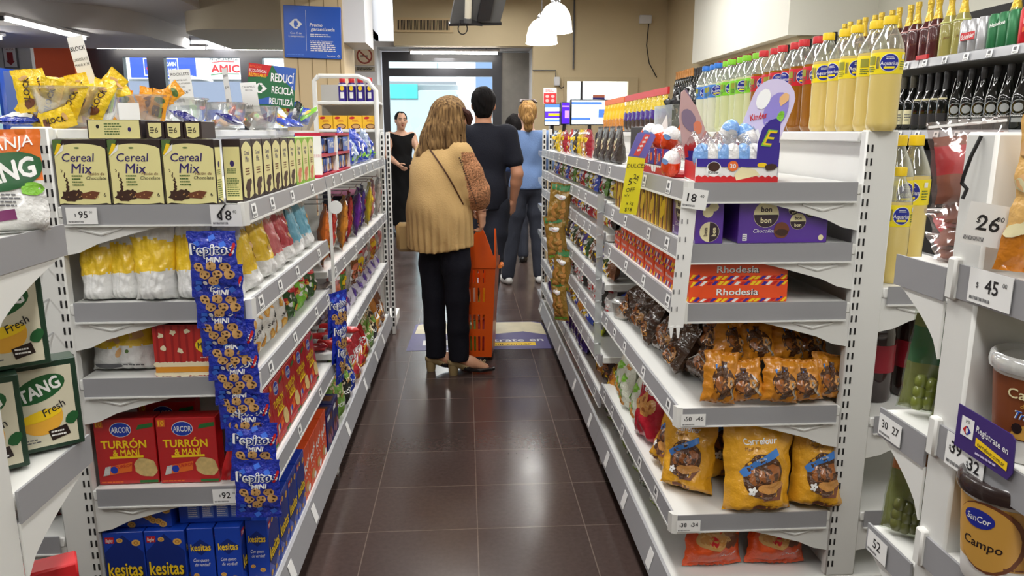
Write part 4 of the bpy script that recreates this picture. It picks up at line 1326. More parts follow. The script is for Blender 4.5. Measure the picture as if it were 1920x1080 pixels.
# ================================================================ RIGHT: cake bags
M_cy = foil('cake_yellow', (226, 164, 40), .27, .5, 30)
M_cor = foil('cake_amber', (204, 132, 34), .27, .5, 30)
M_win = foil('cake_window', (84, 52, 30), .16, .8, 45)
M_bun = foil('cake_bun', (150, 88, 38), .2, .5, 30)
M_bunl = foil('cake_bun_light', (198, 140, 72), .2, .5, 30)
M_sky = mat('cake_blue', (70, 130, 206), 0.4)
M_film = foil('film_grey', (168, 160, 146), .15, .8, 60)
def cakeslice(a, w, h):
 a.ell(w * .52, h * .44, w * .36, h * .30, M_win, 1, 18, .2)
 a.ell(w * .40, h * .40, w * .17, h * .14, M_bun, 2, 12, .4, .1)
 a.ell(w * .64, h * .42, w * .16, h * .14, M_bunl, 2, 12, 0, .15)
 a.rect(w * .44, h * .08, w * .60, h * .82, M_win, 3)
 a.poly([(w * .2, h * .74), (w * .5, h * .80), (w * .55, h * .72), (w * .25, h * .66)], M_sky, 3)
 a.rect(w * .72, h * .1, w * .80, h * .5, M_film, 2, .3)
Z4 = .676
ck = None
cake = [(.668, 1.865, .0, .1, 0), (.752, 1.872, .0, -.15, 0), (.836, 1.862, .0, .08, 0), (.912, 1.872, .0, -.1, 0), (.968, 1.885, .0, .15, 0), (.715, 1.935, .088, .3, 1), (.805, 1.93, .092, -.1, 1), (.885, 1.935, .088, .15, 1), (.955, 1.945, .086, -.1, 1), (.765, 1.975, .160, .2, 2), (.855, 1.97, .163, -.3, 2), (.94, 1.985, .158, .3, 2)]
for i, (x, y, dz, r, tier) in enumerate(cake):
 lb = 'amber cake bag with brown window, ' + ['lower tier, nearest the small 50 and 46 card', 'lower tier, second from the price card', 'lower tier, third from the price card', 'lower tier, fourth from the price card', 'lower tier, against the white post', 'middle tier, farthest from the post', 'middle tier, second from its open end', 'middle tier, third from its open end', 'middle tier, against the white post', 'top of the heap, farthest from the post', 'top of the heap, in the middle', 'top of the heap, by the white post'][i]
 rot = (-.15 - .25 * tier, r * 1.2, r)
 if ck is None:
  ck = bag_thing('cake_bag', lb, 'cake bag', Bag(.100, .140, .060, 14, 'lump', .009), M_cor, cakeslice, None, (x, y, Z4 + dz + .004), rot=rot)
 else:
  dup(ck, (x, y, Z4 + dz + .004), rot=rot, label=lb, scale=(1 + .04 * (i % 3), .95, (.86 - .06 * (i % 2)) * (.78 if tier == 2 else 1)))
# dark see-through bags of brown cakes along the aisle
M_dkb = foil('dark_cake_film', (74, 52, 36), .13, .9, 34)
def darkcake(a, w, h):
 rg = random.Random(9)
 for k in range(5):
  a.ell(w * (.2 + .6 * rg.random()), h * (.2 + .5 * rg.random()), w * .18, h * .14, (M_bun, M_win, M_bunl)[k % 3], 1, 12, rg.random() * 3, .15, k)
 a.poly([(w * .1, h * .8), (w * .9, h * .86), (w * .86, h * .9), (w * .1, h * .85)], M_film, 2)
 a.line([(w * .2, h * .15), (w * .5, h * .32), (w * .8, h * .24)], w * .03, M_film, 3)
for i, (y, x, dz, lean) in enumerate([(2.03, .66, 0, -.9), (2.16, .63, .0, -.5), (2.32, .635, 0, -.6), (2.48, .63, 0, -.4), (2.64, .63, 0, -.5), (2.80, .63, 0, -.4), (2.08, .70, .075, -.7), (2.26, .70, .08, -.8), (2.42, .71, .09, -.6), (2.60, .70, .085, -.7)]):
 bag_thing('cake_bag', f'glossy see-through bag of dark brown cakes, {"front" if i < 6 else "raised back"} row, {ORD[i if i < 6 else i - 6]} from near end', 'cake bag', Bag(.135, .155, .085, 140 + i, 'lump', .016), M_dkb, darkcake, None, (x, y, Z4 + dz + .004), rot=(lean, 0, -pi / 2 + .2 * (-1) ** i), res=(16, 18))
# clear cake tub and white tubs near the bay joint
M_tub = clear('tub_clear', (225, 225, 220), .25, .08, 0, .25)
tb = thing('cake_tub', 'clear lidded tub holding a pale cake on shelf by the clear strip', 'cake tub', (.64, 2.86, Z4 + .165))
MB().lathe([(0, 0), (.055, 0), (.065, .06), (.068, .064), (.055, .075), (0, .078)], M_tub, 16).build('tub', tb)
MB().lathe([(0, .005), (.048, .005), (.05, .03), (.03, .045), (0, .05)], M_bunl, 14).build('cake', tb)
tb.location.z = Z4 + .001
# yellow sponge cake bags
def madal(a, w, h):
 a.text('Carrefour', w * .48, h * .80, h * .07, M_wht, 2, w * .48, .03)
 a.text('Madalenas', w * .38, h * .725, h * .035, M_lbr, 2)
 a.ell(w * .52, h * .42, w * .30, h * .24, M_win, 2, 24, .35)
 a.line([(w * (.21 + .56 * k / 12), h * (.44 + .225 * (k / 12) ** .7)) for k in range(13)], w * .10, M_sky, 4)
 a.text('Vainilla', w * .5, h * .605, h * .028, M_wht, 5, None, 0, .2, .3)
 a.ell(w * .42, h * .42, w * .13, h * .09, M_bun, 3, 12, 0, .1)
 a.ell(w * .66, h * .44, w * .12, h * .10, M_bun, 3, 12, 0, .1, 3)
 a.poly([(w * .42, h * .29), (w * .82, h * .31), (w * .74, h * .17), (w * .50, h * .16)], M_lbr, 5)
 a.ell(w * .62, h * .30, w * .21, h * .055, M_bunl, 6, 14, .05)
 for k in range(5):
  a.ell(w * (.34 + .035 * cos(k * 1.26)), h * (.28 + .03 * sin(k * 1.26)), w * .03, h * .018, M_wht, 6, 8, k * 1.26)
 a.rect(w * .34, h * .055, w * .70, h * .10, M_lbr, 2)
Z5 = .366
md = bag_thing('cake_bag', 'yellow sponge cake bag with blue ribbon, front pair, nearer the aisle', 'cake bag', Bag(.198, .250, .10, 21, 'stand', .012, .08, .05), M_cy, madal, None, (.800, 1.874, Z5 + .002), rot=(-.10, 0, .02))
dup(md, (.972, 1.882, Z5 + .002), rot=(-.08, .06, -.14), label='yellow sponge cake bag with blue ribbon, front pair, beside the white post', scale=(.80, 1, .97))
dup(md, (.638, 2.0, Z5 + .002), rot=(-.18, -.05, -.75), label='yellow sponge cake bag turned to the aisle corner, window to the front', scale=(.85, 1, .90))
dup(md, (.625, 2.15, Z5 + .002), rot=(-.22, 0, -1.35), label='yellow sponge cake bag facing the aisle behind the corner one', scale=(.9, 1, .95))
dup(md, (.77, 2.07, Z5 + .002), rot=(-.3, 0, .2), label='yellow sponge cake bag behind the front pair, aisle side', scale=(1, 1, 1.05))
dup(md, (.92, 2.08, Z5 + .002), rot=(-.3, 0, -.1), label='yellow sponge cake bag behind the front pair, post side', scale=(1, 1, 1.02))
M_orb = foil('bun_bag_orange', (226, 84, 30), .27, .45, 30)
def madel(a, w, h):
 a.text('Madal', w * .45, h * .85, h * .07, M_wht, 2, w * .46, .01, .35, .15)
 a.ell(w * .42, h * .58, w * .30, h * .19, M_cookie, 2, 16, 0, .1)
 a.ell(w * .42, h * .58, w * .24, h * .15, M_bunl, 3, 14, 0, .1, 2)
 a.ell(w * .42, h * .57, w * .09, h * .10, M_redp, 4, 12, 0, .1)
 a.ell(w * .78, h * .72, w * .15, h * .10, M_bun, 2, 10, 0, .2)
 a.ell(w * .80, h * .55, w * .16, h * .12, M_lbr, 2, 10, 0, .2, 4)
 a.line([(w * .05, h * .72), (w * .2, h * .68), (w * .15, h * .74), (w * .28, h * .70), (w * .24, h * .77), (w * .36, h * .74)], w * .015, M_wht, 3)
 a.text('Dulce', w * .72, h * .30, h * .05, M_wht, 4, w * .3, 0, .35, .3)
mo = bag_thing('cake_bag', 'orange bun bag with ring cake picture on the bottom shelf, nearer the aisle', 'cake bag', Bag(.175, .163, .09, 25, 'pillow', .010), M_orb, madel, None, (.700, 1.92, .168), rot=(-.08, 0, .03))
dup(mo, (.885, 1.92, .168), rot=(-.06, 0, -.05), label='orange bun bag with ring cake picture on the bottom shelf, nearer the post')
# price cards on these ends
price_card('small 50 and 46 peso price card under the amber cake bags', [('50', .30, .62, .36, .02), ('46', .78, .62, .36, .02), ('$', .14, .55, .16, 0), ('$', .62, .55, .16, 0)], .066, .034, (.598, 1.840, .632))
price_card('small 38 and 34 peso price card under the yellow sponge cakes', [('38', .30, .62, .36, .02), ('34', .78, .62, .36, .02), ('$', .14, .55, .16, 0), ('$', .62, .55, .16, 0)], .066, .034, (.600, 1.840, .323))
# ================================================================ RIGHT: chocolate eggs and their trays
M_ew = foil('egg_white', (240, 238, 236), .18, .4, 60)
M_eo = foil('egg_orange', (236, 76, 26), .18, .4, 60)
M_eb = foil('egg_blue', (130, 176, 236), .18, .4, 60)
egp = [(0, -.027), (.010, -.0262), (.0165, -.021), (.0200, -.012), (.0208, -.002), (.0198, .008), (.0170, .018), (.0125, .025), (.006, .0293), (0, .030)]
def make_egg(label, lo, hi, loc, rot):
 t = thing('chocolate_egg', label, 'chocolate egg', loc, rot=rot)
 MB().lathe([(r, z, lo if z < 0 else hi) for r, z in egp], lo, 18).build('foil_wrapper', t)
 a = Art(lambda x, z, o: ((.0205 + o) * sin(x / .02) * cos(z * 40 * .02), -(.0205 + o) * cos(x / .02) * cos(z * 40 * .02), z), .0004, .0010, .006)
 a.ell(.0, .010, .009, .006, M_eb if hi is M_ew else M_wht, 1, 12)
 a.build('badge_print', t)
 return t
ZK = 1.2735
e0 = make_egg('white and orange foil egg low at the near corner of top shelf', M_eo, M_ew, (.585, 2.12, ZK + .033), (.15, .3, -1.0))
e0.scale = (1.35, 1.35, 1.35)
e0.location.z = ZK + .037
for i, (x, y, z, r) in enumerate([(.600, 2.46, .118, .5), (.602, 2.33, .112, -.2), (.604, 2.21, .106, .4)]):
 dup(e0, (x, y, ZK + z), rot=(.2, r, -1.1 + r), label=f'white and orange foil egg standing on the clear tray, {["farthest", "middle", "nearest"][i]} of three', scale=1.3)
eb = make_egg('pale blue and white foil egg between the standing orange eggs and folded card', M_ew, M_eb, (.640, 2.15, ZK + .122), (.3, .5, -.6))
eb.scale = (1.3,) * 3
for i, (x, y, z) in enumerate([(.700, 1.985, .125), (.745, 1.975, .115)]):
 dup(eb, (x, y, ZK + z), rot=(.4 - .8 * i, .2, i * 1.4), label=['pale blue foil egg on the tray before the raised white header', 'small pale blue foil egg right beside the raised white header'][i], scale=1.2)
# clear blister trays along the shelf front
M_blis = clear('blister_clear', (240, 240, 240), .30, .05, .8, .05, 30)
for i, (y, ln) in enumerate(((2.20, .17), (2.40, .22))):
 t = thing('blister_tray', ['clear blister tray with violet and red print, nearer one by orange egg', 'clear blister tray holding orange eggs, farther along the top shelf'][i], 'blister tray', (.625, y, ZK), -pi / 2)
 b = MB()
 b.box(-ln / 2, -.045, 0, ln / 2, .06, .008, M_redp)
 b.build('card_base', t, smooth=False)
 MB().grid(lambda u, v: ((u - .5) * ln, -.045 + .105 * v, .010 + .078 * sin(pi * min(1, .06 + v * .9)) ** .4 * (1 + .06 * sin(u * 31))), 24, 10, M_blis).build('blister', t)
 a = Art(lambda x, z, o: (x - ln / 2, -.046 - o, .008 + z), .0004, .0006, .05)
 n = 2
 for k in range(n):
  x0 = ln * k / n + .004
  a.rect(x0, .022, x0 + ln / n - .008, .07, M_rhb, 1)
  a.rect(x0, .022, x0 + ln / n * .25, .07, M_redp, 2)
  a.text('Kinder', x0 + ln / n * .4, .046, .010, M_wht, 3, .04, .02, 0, 1.4)
  a.ell(x0 + ln / n * .65, .045, .012, .014, M_tor, 2, 9, 0, .2)
 a.rect(.0, .0, ln, .02, M_wht, 1)
 a.poly([(ln * (.1 + .8 * k / 12), .0 if k in (0, 12) else .012 + .006 * (k % 2)) for k in range(13)], M_redp, 2)
 a.build('card_print', t)
 dup_e = [(.597, y - .05, .045), (.597, y + .05, .045)]
# the tray with a raised header, turned towards the corner
M_kp = mat('kinder_pale', (206, 196, 226), .45)
M_kv = mat('kinder_violet', (142, 130, 204), .45)
tr = thing('egg_display', 'card egg tray with raised white and violet header on the near top shelf', 'display carton', (.705, 1.985, ZK), -.16)
w, d, h = .205, .22, .135
b = MB()
b.box(-w / 2, -d / 2, 0, w / 2, -d / 2 + .003, .060, M_wht)
b.box(-w / 2, -d / 2, 0, w / 2, d / 2, .003, M_wht)
b.box(-w / 2, d / 2 - .003, .003, w / 2, d / 2, .075, M_rhb)
b.box(-w / 2, -d / 2 + .003, .003, -w / 2 + .003, d / 2 - .003, .05, M_redp)
b.build('carton', tr, smooth=False)
sp = MB()
pts = [(-d / 2, 0), (d / 2, 0), (d / 2, .11)] + [(-d / 2 + .075 * (1 - cos(q)) - .0 + 0, .07 + .075 * sin(q)) for q in [pi / 2 * (1 - k / 8) for k in range(9)]]
b2 = MB().box(w / 2 - .003, -d / 2, .003, w / 2, d / 2, .10, M_rhb)
b2.build('end_panel', tr, smooth=False)
ep = MB().prism([(w / 2 - .055, .05), (w / 2 - .003, .05), (w / 2 - .003, .150), (w / 2 - .014, .160), (w / 2 - .03, .155), (w / 2 - .046, .135), (w / 2 - .055, .10)], 1, -d / 2 - .002, -d / 2 + .001, M_rhb)
ep.build('corner_panel', tr)
a = Art(lambda x, z, o: (x - w / 2, -d / 2 - .002 - o, z), .0003, .0003, .5)
a.rect(.002, .040, w - .002, .0605, M_rhb, 1)
a.poly([(w * k / 26, .014 + .005 * (k % 2)) for k in range(27)] + [(w, .001), (0, .001)], M_redp, 1)
a.ell(w * .22, .034, .019, .019, M_wht, 2)
a.ell(w * .22, .040, .015, .012, M_choc, 3)
a.text('Kinder', w * .22, .026, .007, M_ink, 3, .026, .02)
a.ell(w * .45, .042, .013, .013, M_tor, 2)
a.text('30', w * .45, .042, .011, M_wht, 3, None, .03)
a.poly([(w * .55, .04), (w * .72, .034), (w * .78, .02), (w * .5, .006), (w * .47, .02)], M_bbc, 2)
a.ell(w * .80, .045, .012, .006, M_yel, 2)
a.ell(w * .90, .040, .014, .009, M_choc, 2, 9, 0, .3)
a.text('E', w * .865, .112, .042, M_glt, 3, None, .01, .3, -.1)
a.text('E', w * .872, .112, .036, M_yel, 4, None, -.005, .3, -.1)
a.build('front_print', tr)
for k in range(6):
 MB().lathe([(r * 1.1, z * 1.1) for r, z in egp], (M_eb, M_ew)[k % 2], 12).build('egg', tr, (-.085 + .026 * k, -.082, .066))
MB().grid(lambda u, v: (-w / 2 + .15 * u, -d / 2 + .003 + (d - .006) * v, .088 + .03 * sin(pi * v) + .012 * sin(u * 30)), 20, 10, M_blis).build('clear_cover', tr)
# raised header: tall oval-topped card leaning back
hd = MB()
pts = [(-.055, 0), (.055, 0)] + [(.055 - .004 * k, .05 + .021 * k) if k < 5 else (.055 * cos(q), .155 + .055 * sin(q)) for k, q in [(k, pi * (k - 5) / 9) for k in range(5, 15)]]
hd.prism(pts, 1, -.0015, .0015, M_kp)
hm = Matrix.Translation((.062, .03, .062)) @ Matrix.Rotation(-.5, 4, 'Z') @ Matrix.Rotation(.30, 4, 'Y') @ Matrix.Rotation(-.1, 4, 'X')
hd.xf(hm)
ho = hd.build('header_card', tr)
a = Art(lambda x, z, o: hm @ Vector((x - .055, -.0015 - o, z)), .0004, .0004, .5)
a.poly([(.004 + .0085 * k, .045 + .012 * (k % 2)) for k in range(13)] + [(.106, .0), (.004, .0)], M_redp, 1)
a.poly([(.004 + .0085 * k, .062 + .012 * (k % 2)) for k in range(13)] + [(.106, .03), (.004, .03)], M_wht, 2)
a.poly([(.004 + .0085 * k, .022 + .012 * (k % 2)) for k in range(13)] + [(.106, .001), (.004, .001)], M_redp, 3)
a.ell(.072, .13, .03, .05, M_kv, 1, 16)
a.text('Kinder', .035, .105, .016, M_redp, 3, .045, .03, 0, .5)
a.text('50', .072, .088, .020, M_wht, 3, None, .06, .1, .2)
a.text('50', .072, .088, .020, M_rhb, 4, None, .01, .1, .2)
a.ell(.03, .15, .018, .028, M_wht, 2, 10)
a.ell(.08, .165, .011, .017, M_nut, 3, 8, 0, .3)
a.ell(.09, .12, .009, .016, M_glt, 3, 9)
a.build('front_print', ho)
# second, folded header farther back, seen from its dull side
h2_ = thing('header_card', 'pair of folded dusky pink header cards standing behind the eggs', 'display card', (.655, 2.115, ZK + .062), .35, rot=(-.1, -.20, .35))
M_dp = mat('header_dusky', (196, 160, 160), .5)
M_dp2 = mat('header_mauve', (130, 112, 138), .5)
for k in range(2):
 o_ = MB().prism([(-.04 + .01 * k, 0), (.05, 0), (.045, .07), (.03, .13), (.0 + .012 * k, .185), (-.012 + .012 * k, .18), (-.035 + .01 * k, .11)], 1, .006 * k, .006 * k + .002, (M_dp, M_dp2)[k]).build('card', h2_)
a = Art(lambda x, z, o: (x - .04, -.0 - o, z), .0004, .0004, .5)
a.poly([(.004 + .0075 * k, .03 + .010 * (k % 2)) for k in range(11)] + [(.085, .001), (.002, .001)], M_redp, 1)
a.ell(.036, .10, .022, .035, M_dp2, 1, 12, .3, .1)
a.ell(.06, .075, .014, .02, M_pinkp, 1, 10, 0, .2)
a.build('front_print', h2_)
# small raised cards
for i, (x, y, c, r) in enumerate([(.66, 2.52, M_paper, .1), (.66, 2.36, M_tor, .35)]):
 t = thing('shelf_card', ['narrow white pointed card standing among the egg trays', 'orange feather-shaped card standing among the egg trays'][i], 'display card', (x, y, ZK + .09), -.3, rot=(0, r, -.3))
 MB().prism([(-.012, 0), (.012, 0), (.014, .05), (.004, .095), (-.008, .06)], 1, 0, .002, c).build('card', t)
# ================================================================ RIGHT: hanging strips and yellow sign
st = thing('price_strip', 'long white hanging strip with an 18 peso card at the near right corner', 'hanging strip', (.545, 1.836, 0))
sm = MB()
sm.grid(lambda u, v: (-.020 + .040 * u - .02 * (1 - v) + .012, -.004 * sin(v * 3), .905 + .33 * v), 2, 6, M_paper)
sm.grid(lambda u, v: (-.020 + .040 * u - .02 * (1 - v) + .012, -.004 * sin(v * 3) + .001, .905 + .33 * v), 2, 6, M_paper, True)
sm.build('strip', st)
for k in (-1, 1):
 MB().prism([(-.016 + .009 * k, .910), (-.004 + .009 * k, .910), (-.008 + .009 * k, .878), (-.012 + .009 * k, .878)], 1, -.001, .0006, M_paper).build('prong', st)
sl = MB()
for k in range(6):
 for q in (-1, 1):
  sl.box(-.004 + .007 * q + .02 * (k / 6) - .012, -.0052, .95 + .045 * k, -.0015 + .007 * q + .02 * (k / 6) - .012, -.0045, .962 + .045 * k, M_grey)
sl.build('slot_pattern', st)
price_card('white 18 peso price card on top of the long white strip', [('18', .38, .55, .40, .02), ('40', .78, .68, .14, 0)], .060, .050, (.563, 1.822, 1.213), rot=(0, .12, -.3))
ys = thing('yellow_sign', 'long hand-lettered yellow shelf sign with a blue and red header', 'price sign', (.505, 2.3, 1.15), rot=(0, .13, .12))
M_ysign = mat('sign_yellow', (250, 240, 50), .5)
M_hb = mat('sign_periwinkle', (116, 116, 196), .5)
M_hr = mat('sign_coral', (230, 90, 84), .5)
MB().box(-.028, 0, 0, .028, .0015, .175, M_ysign).build('yellow_panel', ys)
MB().prism([(-.028, .175), (.028, .175), (.050, .245), (.044, .252), (.000, .252), (-.010, .246)], 1, 0, .0015, M_hb).build('header_panel', ys)
a = Art(lambda x, z, o: (x - .028, -o, z), .0004, .0004, .5)
a.poly([(.016, .18), (.034, .18), (.060, .248), (.042, .248)], M_hr, 1)
for k in range(4):
 a.rect(.025 + .006 * k, .195 + .013 * k, .036 + .006 * k, .201 + .013 * k, M_wht, 2, .3)
for tx, x, z, hh, r in (('DULCES', .030, .150, .012, .12), ('2x', .036, .118, .014, .2), ('5', .018, .100, .020, .1), ('OFF', .024, .075, .012, .2), ('v/v', .015, .058, .010, .1), ('1.5', .036, .105, .012, 1.3), ('x kg', .028, .034, .010, .1), ('$18', .026, .014, .011, .1)):
 a.text(tx, x, z, hh, M_ink, 2, None, .0, .2, r)
a.build('lettering', ys)
cs = thing('hanging_strip', 'clear toothed hanging strip at the joint of the right bays', 'hanging strip', (.535, 2.94, 0), .1)
M_cst = clear('strip_frosted', (225, 228, 228), .3, .2, 0, .35)
MB().box(-.014, 0, .50, .014, .002, 1.16, M_cst).build('strip', cs)
for k in range(7):
 MB().tube([(-.012, -.002, .545 + .09 * k), (.0, -.012, .55 + .09 * k), (.012, -.002, .545 + .09 * k)], .003, M_cst, 6).build('peg', cs)
# ================================================================ bottles on the right gondola top
M_capy = mat('cap_yellow', (244, 206, 24), 0.4)
M_capr = mat('cap_red', (206, 40, 46), 0.4)
M_capg = mat('cap_green', (132, 206, 40), 0.4)
M_capb = mat('cap_blue', (44, 120, 214), 0.4)
M_neck = clear('bottle_clear', (232, 236, 230), .30, .04, 0, .10)
M_j = {'y': mat('juice_pale_yellow', (222, 198, 118), .12, 0, .8), 'r': mat('juice_apple', (150, 96, 26), .12, 0, .8), 'g': mat('juice_pale_green', (206, 210, 160), .12, 0, .8), 'b': mat('juice_clear', (214, 214, 190), .12, 0, .8)}
M_lab = {'y': mat('label_yellow', (248, 226, 30), .35), 'r': mat('label_red', (206, 34, 48), .35), 'g': mat('label_green', (128, 206, 44), .35), 'b': mat('label_blue', (70, 130, 210), .35)}
M_aq = mat('aquarius_blue', (36, 46, 150), .35)
def aqua_bottle(k, cap, label, loc, turn=0.0, sc=1.0):
 t = thing('juice_bottle', label, 'bottle', loc)
 r, h = .0370 * sc, .275
 b = MB()
 b.lathe([(0, 0), (r * .8, 0), (r * .97, .010), (r, .02), (r * .965, .045), (r * 1.0, .07), (r, .135), (r * 1.02, .185), (r * 1.0, .195), (0, .1955)], M_j[k], 24)
 b.build('liquid_body', t)
 MB().lathe([(r * 1.0, .1955), (r * .93, .208), (r * .70, .228), (r * .46, .245), (.0145, .252), (.0145, .256), (0, .256)], M_neck, 24).build('clear_shoulder', t)
 MB().lathe([(.0150, .254), (.0165, .255), (.0165, .272), (.0150, .275), (0, .275)], cap, 18).build('screw_cap', t)
 MB().lathe([(r * 1.012, .137), (r * 1.015, .138), (r * 1.035, .187), (r * 1.03, .188)], M_lab[k], 24).build('label_sleeve', t)
 R = r * 1.022
 a = Art(lambda x, z, o: ((R + o + (z - .16) * .02) * sin(x / R + turn), -(R + o + (z - .16) * .02) * cos(x / R + turn), z), .0003, .0006, .006)
 a.ell(.0, .163, .022, .0215, M_wht, 1, 20)
 a.ell(.0, .163, .0205, .020, M_aq, 2, 20)
 a.text('Aquarius', 0, .162, .0095, M_wht, 3, .040, .01)
 a.rect(-.012, .149, .012, .154, M_lab['y'], 3)
 a.greek(-.008, .171, .012, .178, 2, M_wht, 3)
 a.rect(-.056, .160, -.034, .180, mat('label_olive', (150, 150, 50), .5), 1)
 a.bars(-.030, .150, -.022, .178, 4, M_grey, 1)
 a.greek(-.056, .142, -.030, .157, 3, M_olive, 1)
 a.greek(.026, .146, .045, .168, 4, M_olive, 1)
 a.rect(.030, .172, .040, .182, M_wht, 1)
 a.build('label_print', t)
 return t
ZB = 1.402
ys_ = [1.86 + .0795 * i for i in range(19)]
proto_b = {}
for i, y in enumerate(ys_):
 k, cap, nm = ('y', M_capy, 'yellow') if i < 5 else ('r', M_capr, 'red') if i < 11 else ('g', M_capg, 'green') if i < 16 else ('b', M_capb, 'blue')
 first = {'y': 0, 'r': 5, 'g': 11, 'b': 16}[k]
 lb = f'{nm}-capped juice bottle on the right gondola top, {ORD[i - first]} {nm} one from the near end'
 loc = (1.048 + (.004 if i % 2 else -.004), y, ZB)
 if k not in proto_b:
  proto_b[k] = aqua_bottle(k, cap, lb, loc, -.35)
 else:
  dup(proto_b[k], loc, rz=(-.25, .5, .1, -.9)[i % 4], label=lb)
# big bottles on the other side, seen past the post
dup(proto_b['y'], (1.215, 2.06, 1.001), .5, 'large yellow-capped juice bottle on the shelf behind the right post', scale=(1.25, 1.25, 1.42))
dup(proto_b['y'], (1.150, 1.93, 1.001), .2, 'smaller yellow-capped juice bottle standing close behind the right post', scale=(1.0, 1.0, 1.12))
dup(proto_b['y'], (1.29, 2.10, 1.001), -.3, 'large yellow-capped juice bottle half behind the zip bags at right', scale=(1.25, 1.25, 1.42))
price_card('white 45 peso price card on the shelf just past the right post', [('45', .55, .58, .42, .02), ('$', .26, .55, .18, 0), ('00', .82, .72, .12, 0)], .062, .040, (1.245, 1.840, .960))
M_cola = mat('cola_dark', (40, 20, 16), .1, 0, .8)
cl_ = thing('cola_bottle', 'dark cola bottle with a dull red label on shelf past the right post', 'bottle', (1.175, 2.0, .641))
MB().lathe([(0, 0), (.044, 0), (.05, .012), (.05, .20), (.046, .22), (.028, .26), (.015, .285), (0, .285)], M_cola, 18).build('bottle_body', cl_)
MB().lathe([(.0508, .09), (.0508, .17)], mat('label_dull_red', (140, 24, 40), .4), 18).build('label_sleeve', cl_)
MB().lathe([(.016, .283), (.016, .305), (0, .305)], M_redp, 12).build('screw_cap', cl_)
dup(cl_, (1.30, 2.03, .641), 0, 'second dark cola bottle, farther right behind the hanging green pouches')
# ================================================================ near right unit: zip bags, pouches, tubs
M_zip = clear('zip_film', (244, 238, 236), .14, .12, .12, .03, 26)
M_meatr = mat('label_cherry', (190, 32, 40), .4)
M_meat = mat('sausage_brown', (150, 84, 56), .5, var=.3, vscale=30)
for i, (x, y, z, r, ln) in enumerate([(.722, 1.03, 1.295, -.10, -.15), (.728, 1.015, 1.262, .12, -.55), (.722, 1.01, 1.237, -.05, -.9), (.720, 1.005, 1.217, .08, -1.2)]):
 w, h = .105, (.125, .09, .085, .08)[i]
 t = thing('zip_bag', 'clear zip bag with cherry red label at the right, ' + ['topmost of the pile', 'second from top of the pile', 'third from top of the pile', 'lowest of the pile'][i], 'zip bag', (x, y, z), rot=(ln, r, -.35))
 B = Bag(w, h, .035, 160 + i, 'lump', .006)
 B.base(M_zip, None, None, 14, 14).build('film', t)
 B2 = Bag(w * .86, h * .78, .024, 170 + i, 'lump', .004)
 B2.base(lambda u, v: M_meatr if .40 < v < .85 else M_meat, None, None, 12, 14).xf(Matrix.Translation((0, 0, .006))).build('contents', t)
 MB().box(-w * .47, -.002, h * .93, w * .47, .002, h * .96, M_wht).build('zip_seal', t)
def pouch(label, loc, rot, w, h, band_m, olive_m, seed, top):
 t = thing('olive_pouch', label, 'pouch', loc, rot=rot)
 B = Bag(w, h, .034, seed, 'stand', .004, .05)
 Bag(w * .94, h * .9, .026, seed, 'stand', .003, .05).base(lambda u, v: band_m if top[0] < v < top[1] else M_brine, None, None, 12, 16).xf(Matrix.Translation((0, 0, .003))).build('contents', t)
 rg = random.Random(seed)
 for k in range(9):
  MB().lathe([(0, -.0125), (.007, -.0105), (.0105, -.004), (.0105, .004), (.007, .0105), (0, .0125)], olive_m, 10, (0, 0, 0)).build('olive', t, (w * (.2 * (k % 3) - .2) * .85, -.012 + .004 * rg.random(), h * (.09 + .095 * (k // 3)) + .006 * rg.random()))
 B.base(M_zip2, None, None, 14, 18).build('film', t)
 a = B.art()
 a.rect(w * .35, h * .2, w * .62, h * .32, M_wht, 1)
 a.bars(w * .38, h * .22, w * .58, h * .30, 6, M_ink, 2)
 a.build('bar_code', t)
 return t
M_brine = mat('brine_green', (120, 122, 50), .3)
M_olv = mat('olive_green', (112, 120, 48), .3, 0, .4)
M_olv2 = mat('olive_dark', (92, 94, 46), .3, 0, .4)
M_pk = mat('pouch_green', (30, 100, 48), .35)
M_po = mat('pouch_orange', (206, 116, 50), .35)
M_zip2 = clear('pouch_film', (240, 244, 238), .12, .14, .12, .03, 26)
pouch('tall green-topped olive pouch behind the small 30 and 27 card', (.705, 1.050, .975), (-.06, .10, -.5), .085, .165, M_pk, M_olv, 41, (.50, .86))
pouch('shorter green-topped olive pouch nearest the right white panel', (.722, 1.000, .975), (-.05, .12, -.45), .075, .125, M_pk, M_olv, 42, (.46, .90))
pouch('slim brown and orange olive pouch on the lower right shelf, left one', (.690, 1.048, .772), (-.05, .08, -.5), .070, .165, M_po, M_olv2, 43, (.66, .92))
pouch('orange-banded olive pouch on the lower right shelf beside the white panel', (.718, .995, .772), (-.05, .12, -.4), .075, .135, M_po, M_olv, 44, (.48, .62))
price_card('small 30 and 27 peso price card on the clear strip below olive pouches', [('30', .28, .6, .36, .01), ('27', .76, .6, .36, .01)], .060, .034, (.6485, 1.045, .933), -pi / 2, m=M_paper)
price_card('small 52 peso price card on the lowest strip at the right', [('52', .5, .6, .44, .01)], .055, .036, (.6485, 1.045, .732), -pi / 2)
price_card('tilted 26 peso price card hanging from the zip bags', [('26', .55, .55, .36, .02), ('$', .3, .6, .14, 0), ('00', .80, .68, .12, 0)], .046, .052, (.636, .880, 1.262), rot=(0, .15, -.4))
price_card('large 45 peso price card clipped on the right near strip', [('45', .55, .58, .40, .02), ('$', .22, .55, .16, 0), ('00', .84, .72, .13, 0)], .078, .044, (.6485, .870, 1.186), -pi / 2)
price_card('39 and 32 peso price card under the purple sign', [('39', .28, .62, .36, .02), ('32', .76, .45, .36, .02), ('$', .12, .58, .14, 0), ('$', .60, .42, .14, 0)], .076, .046, (.6485, .875, .958), -pi / 2)
M_sp = mat('sign_purple', (62, 42, 112), .45)
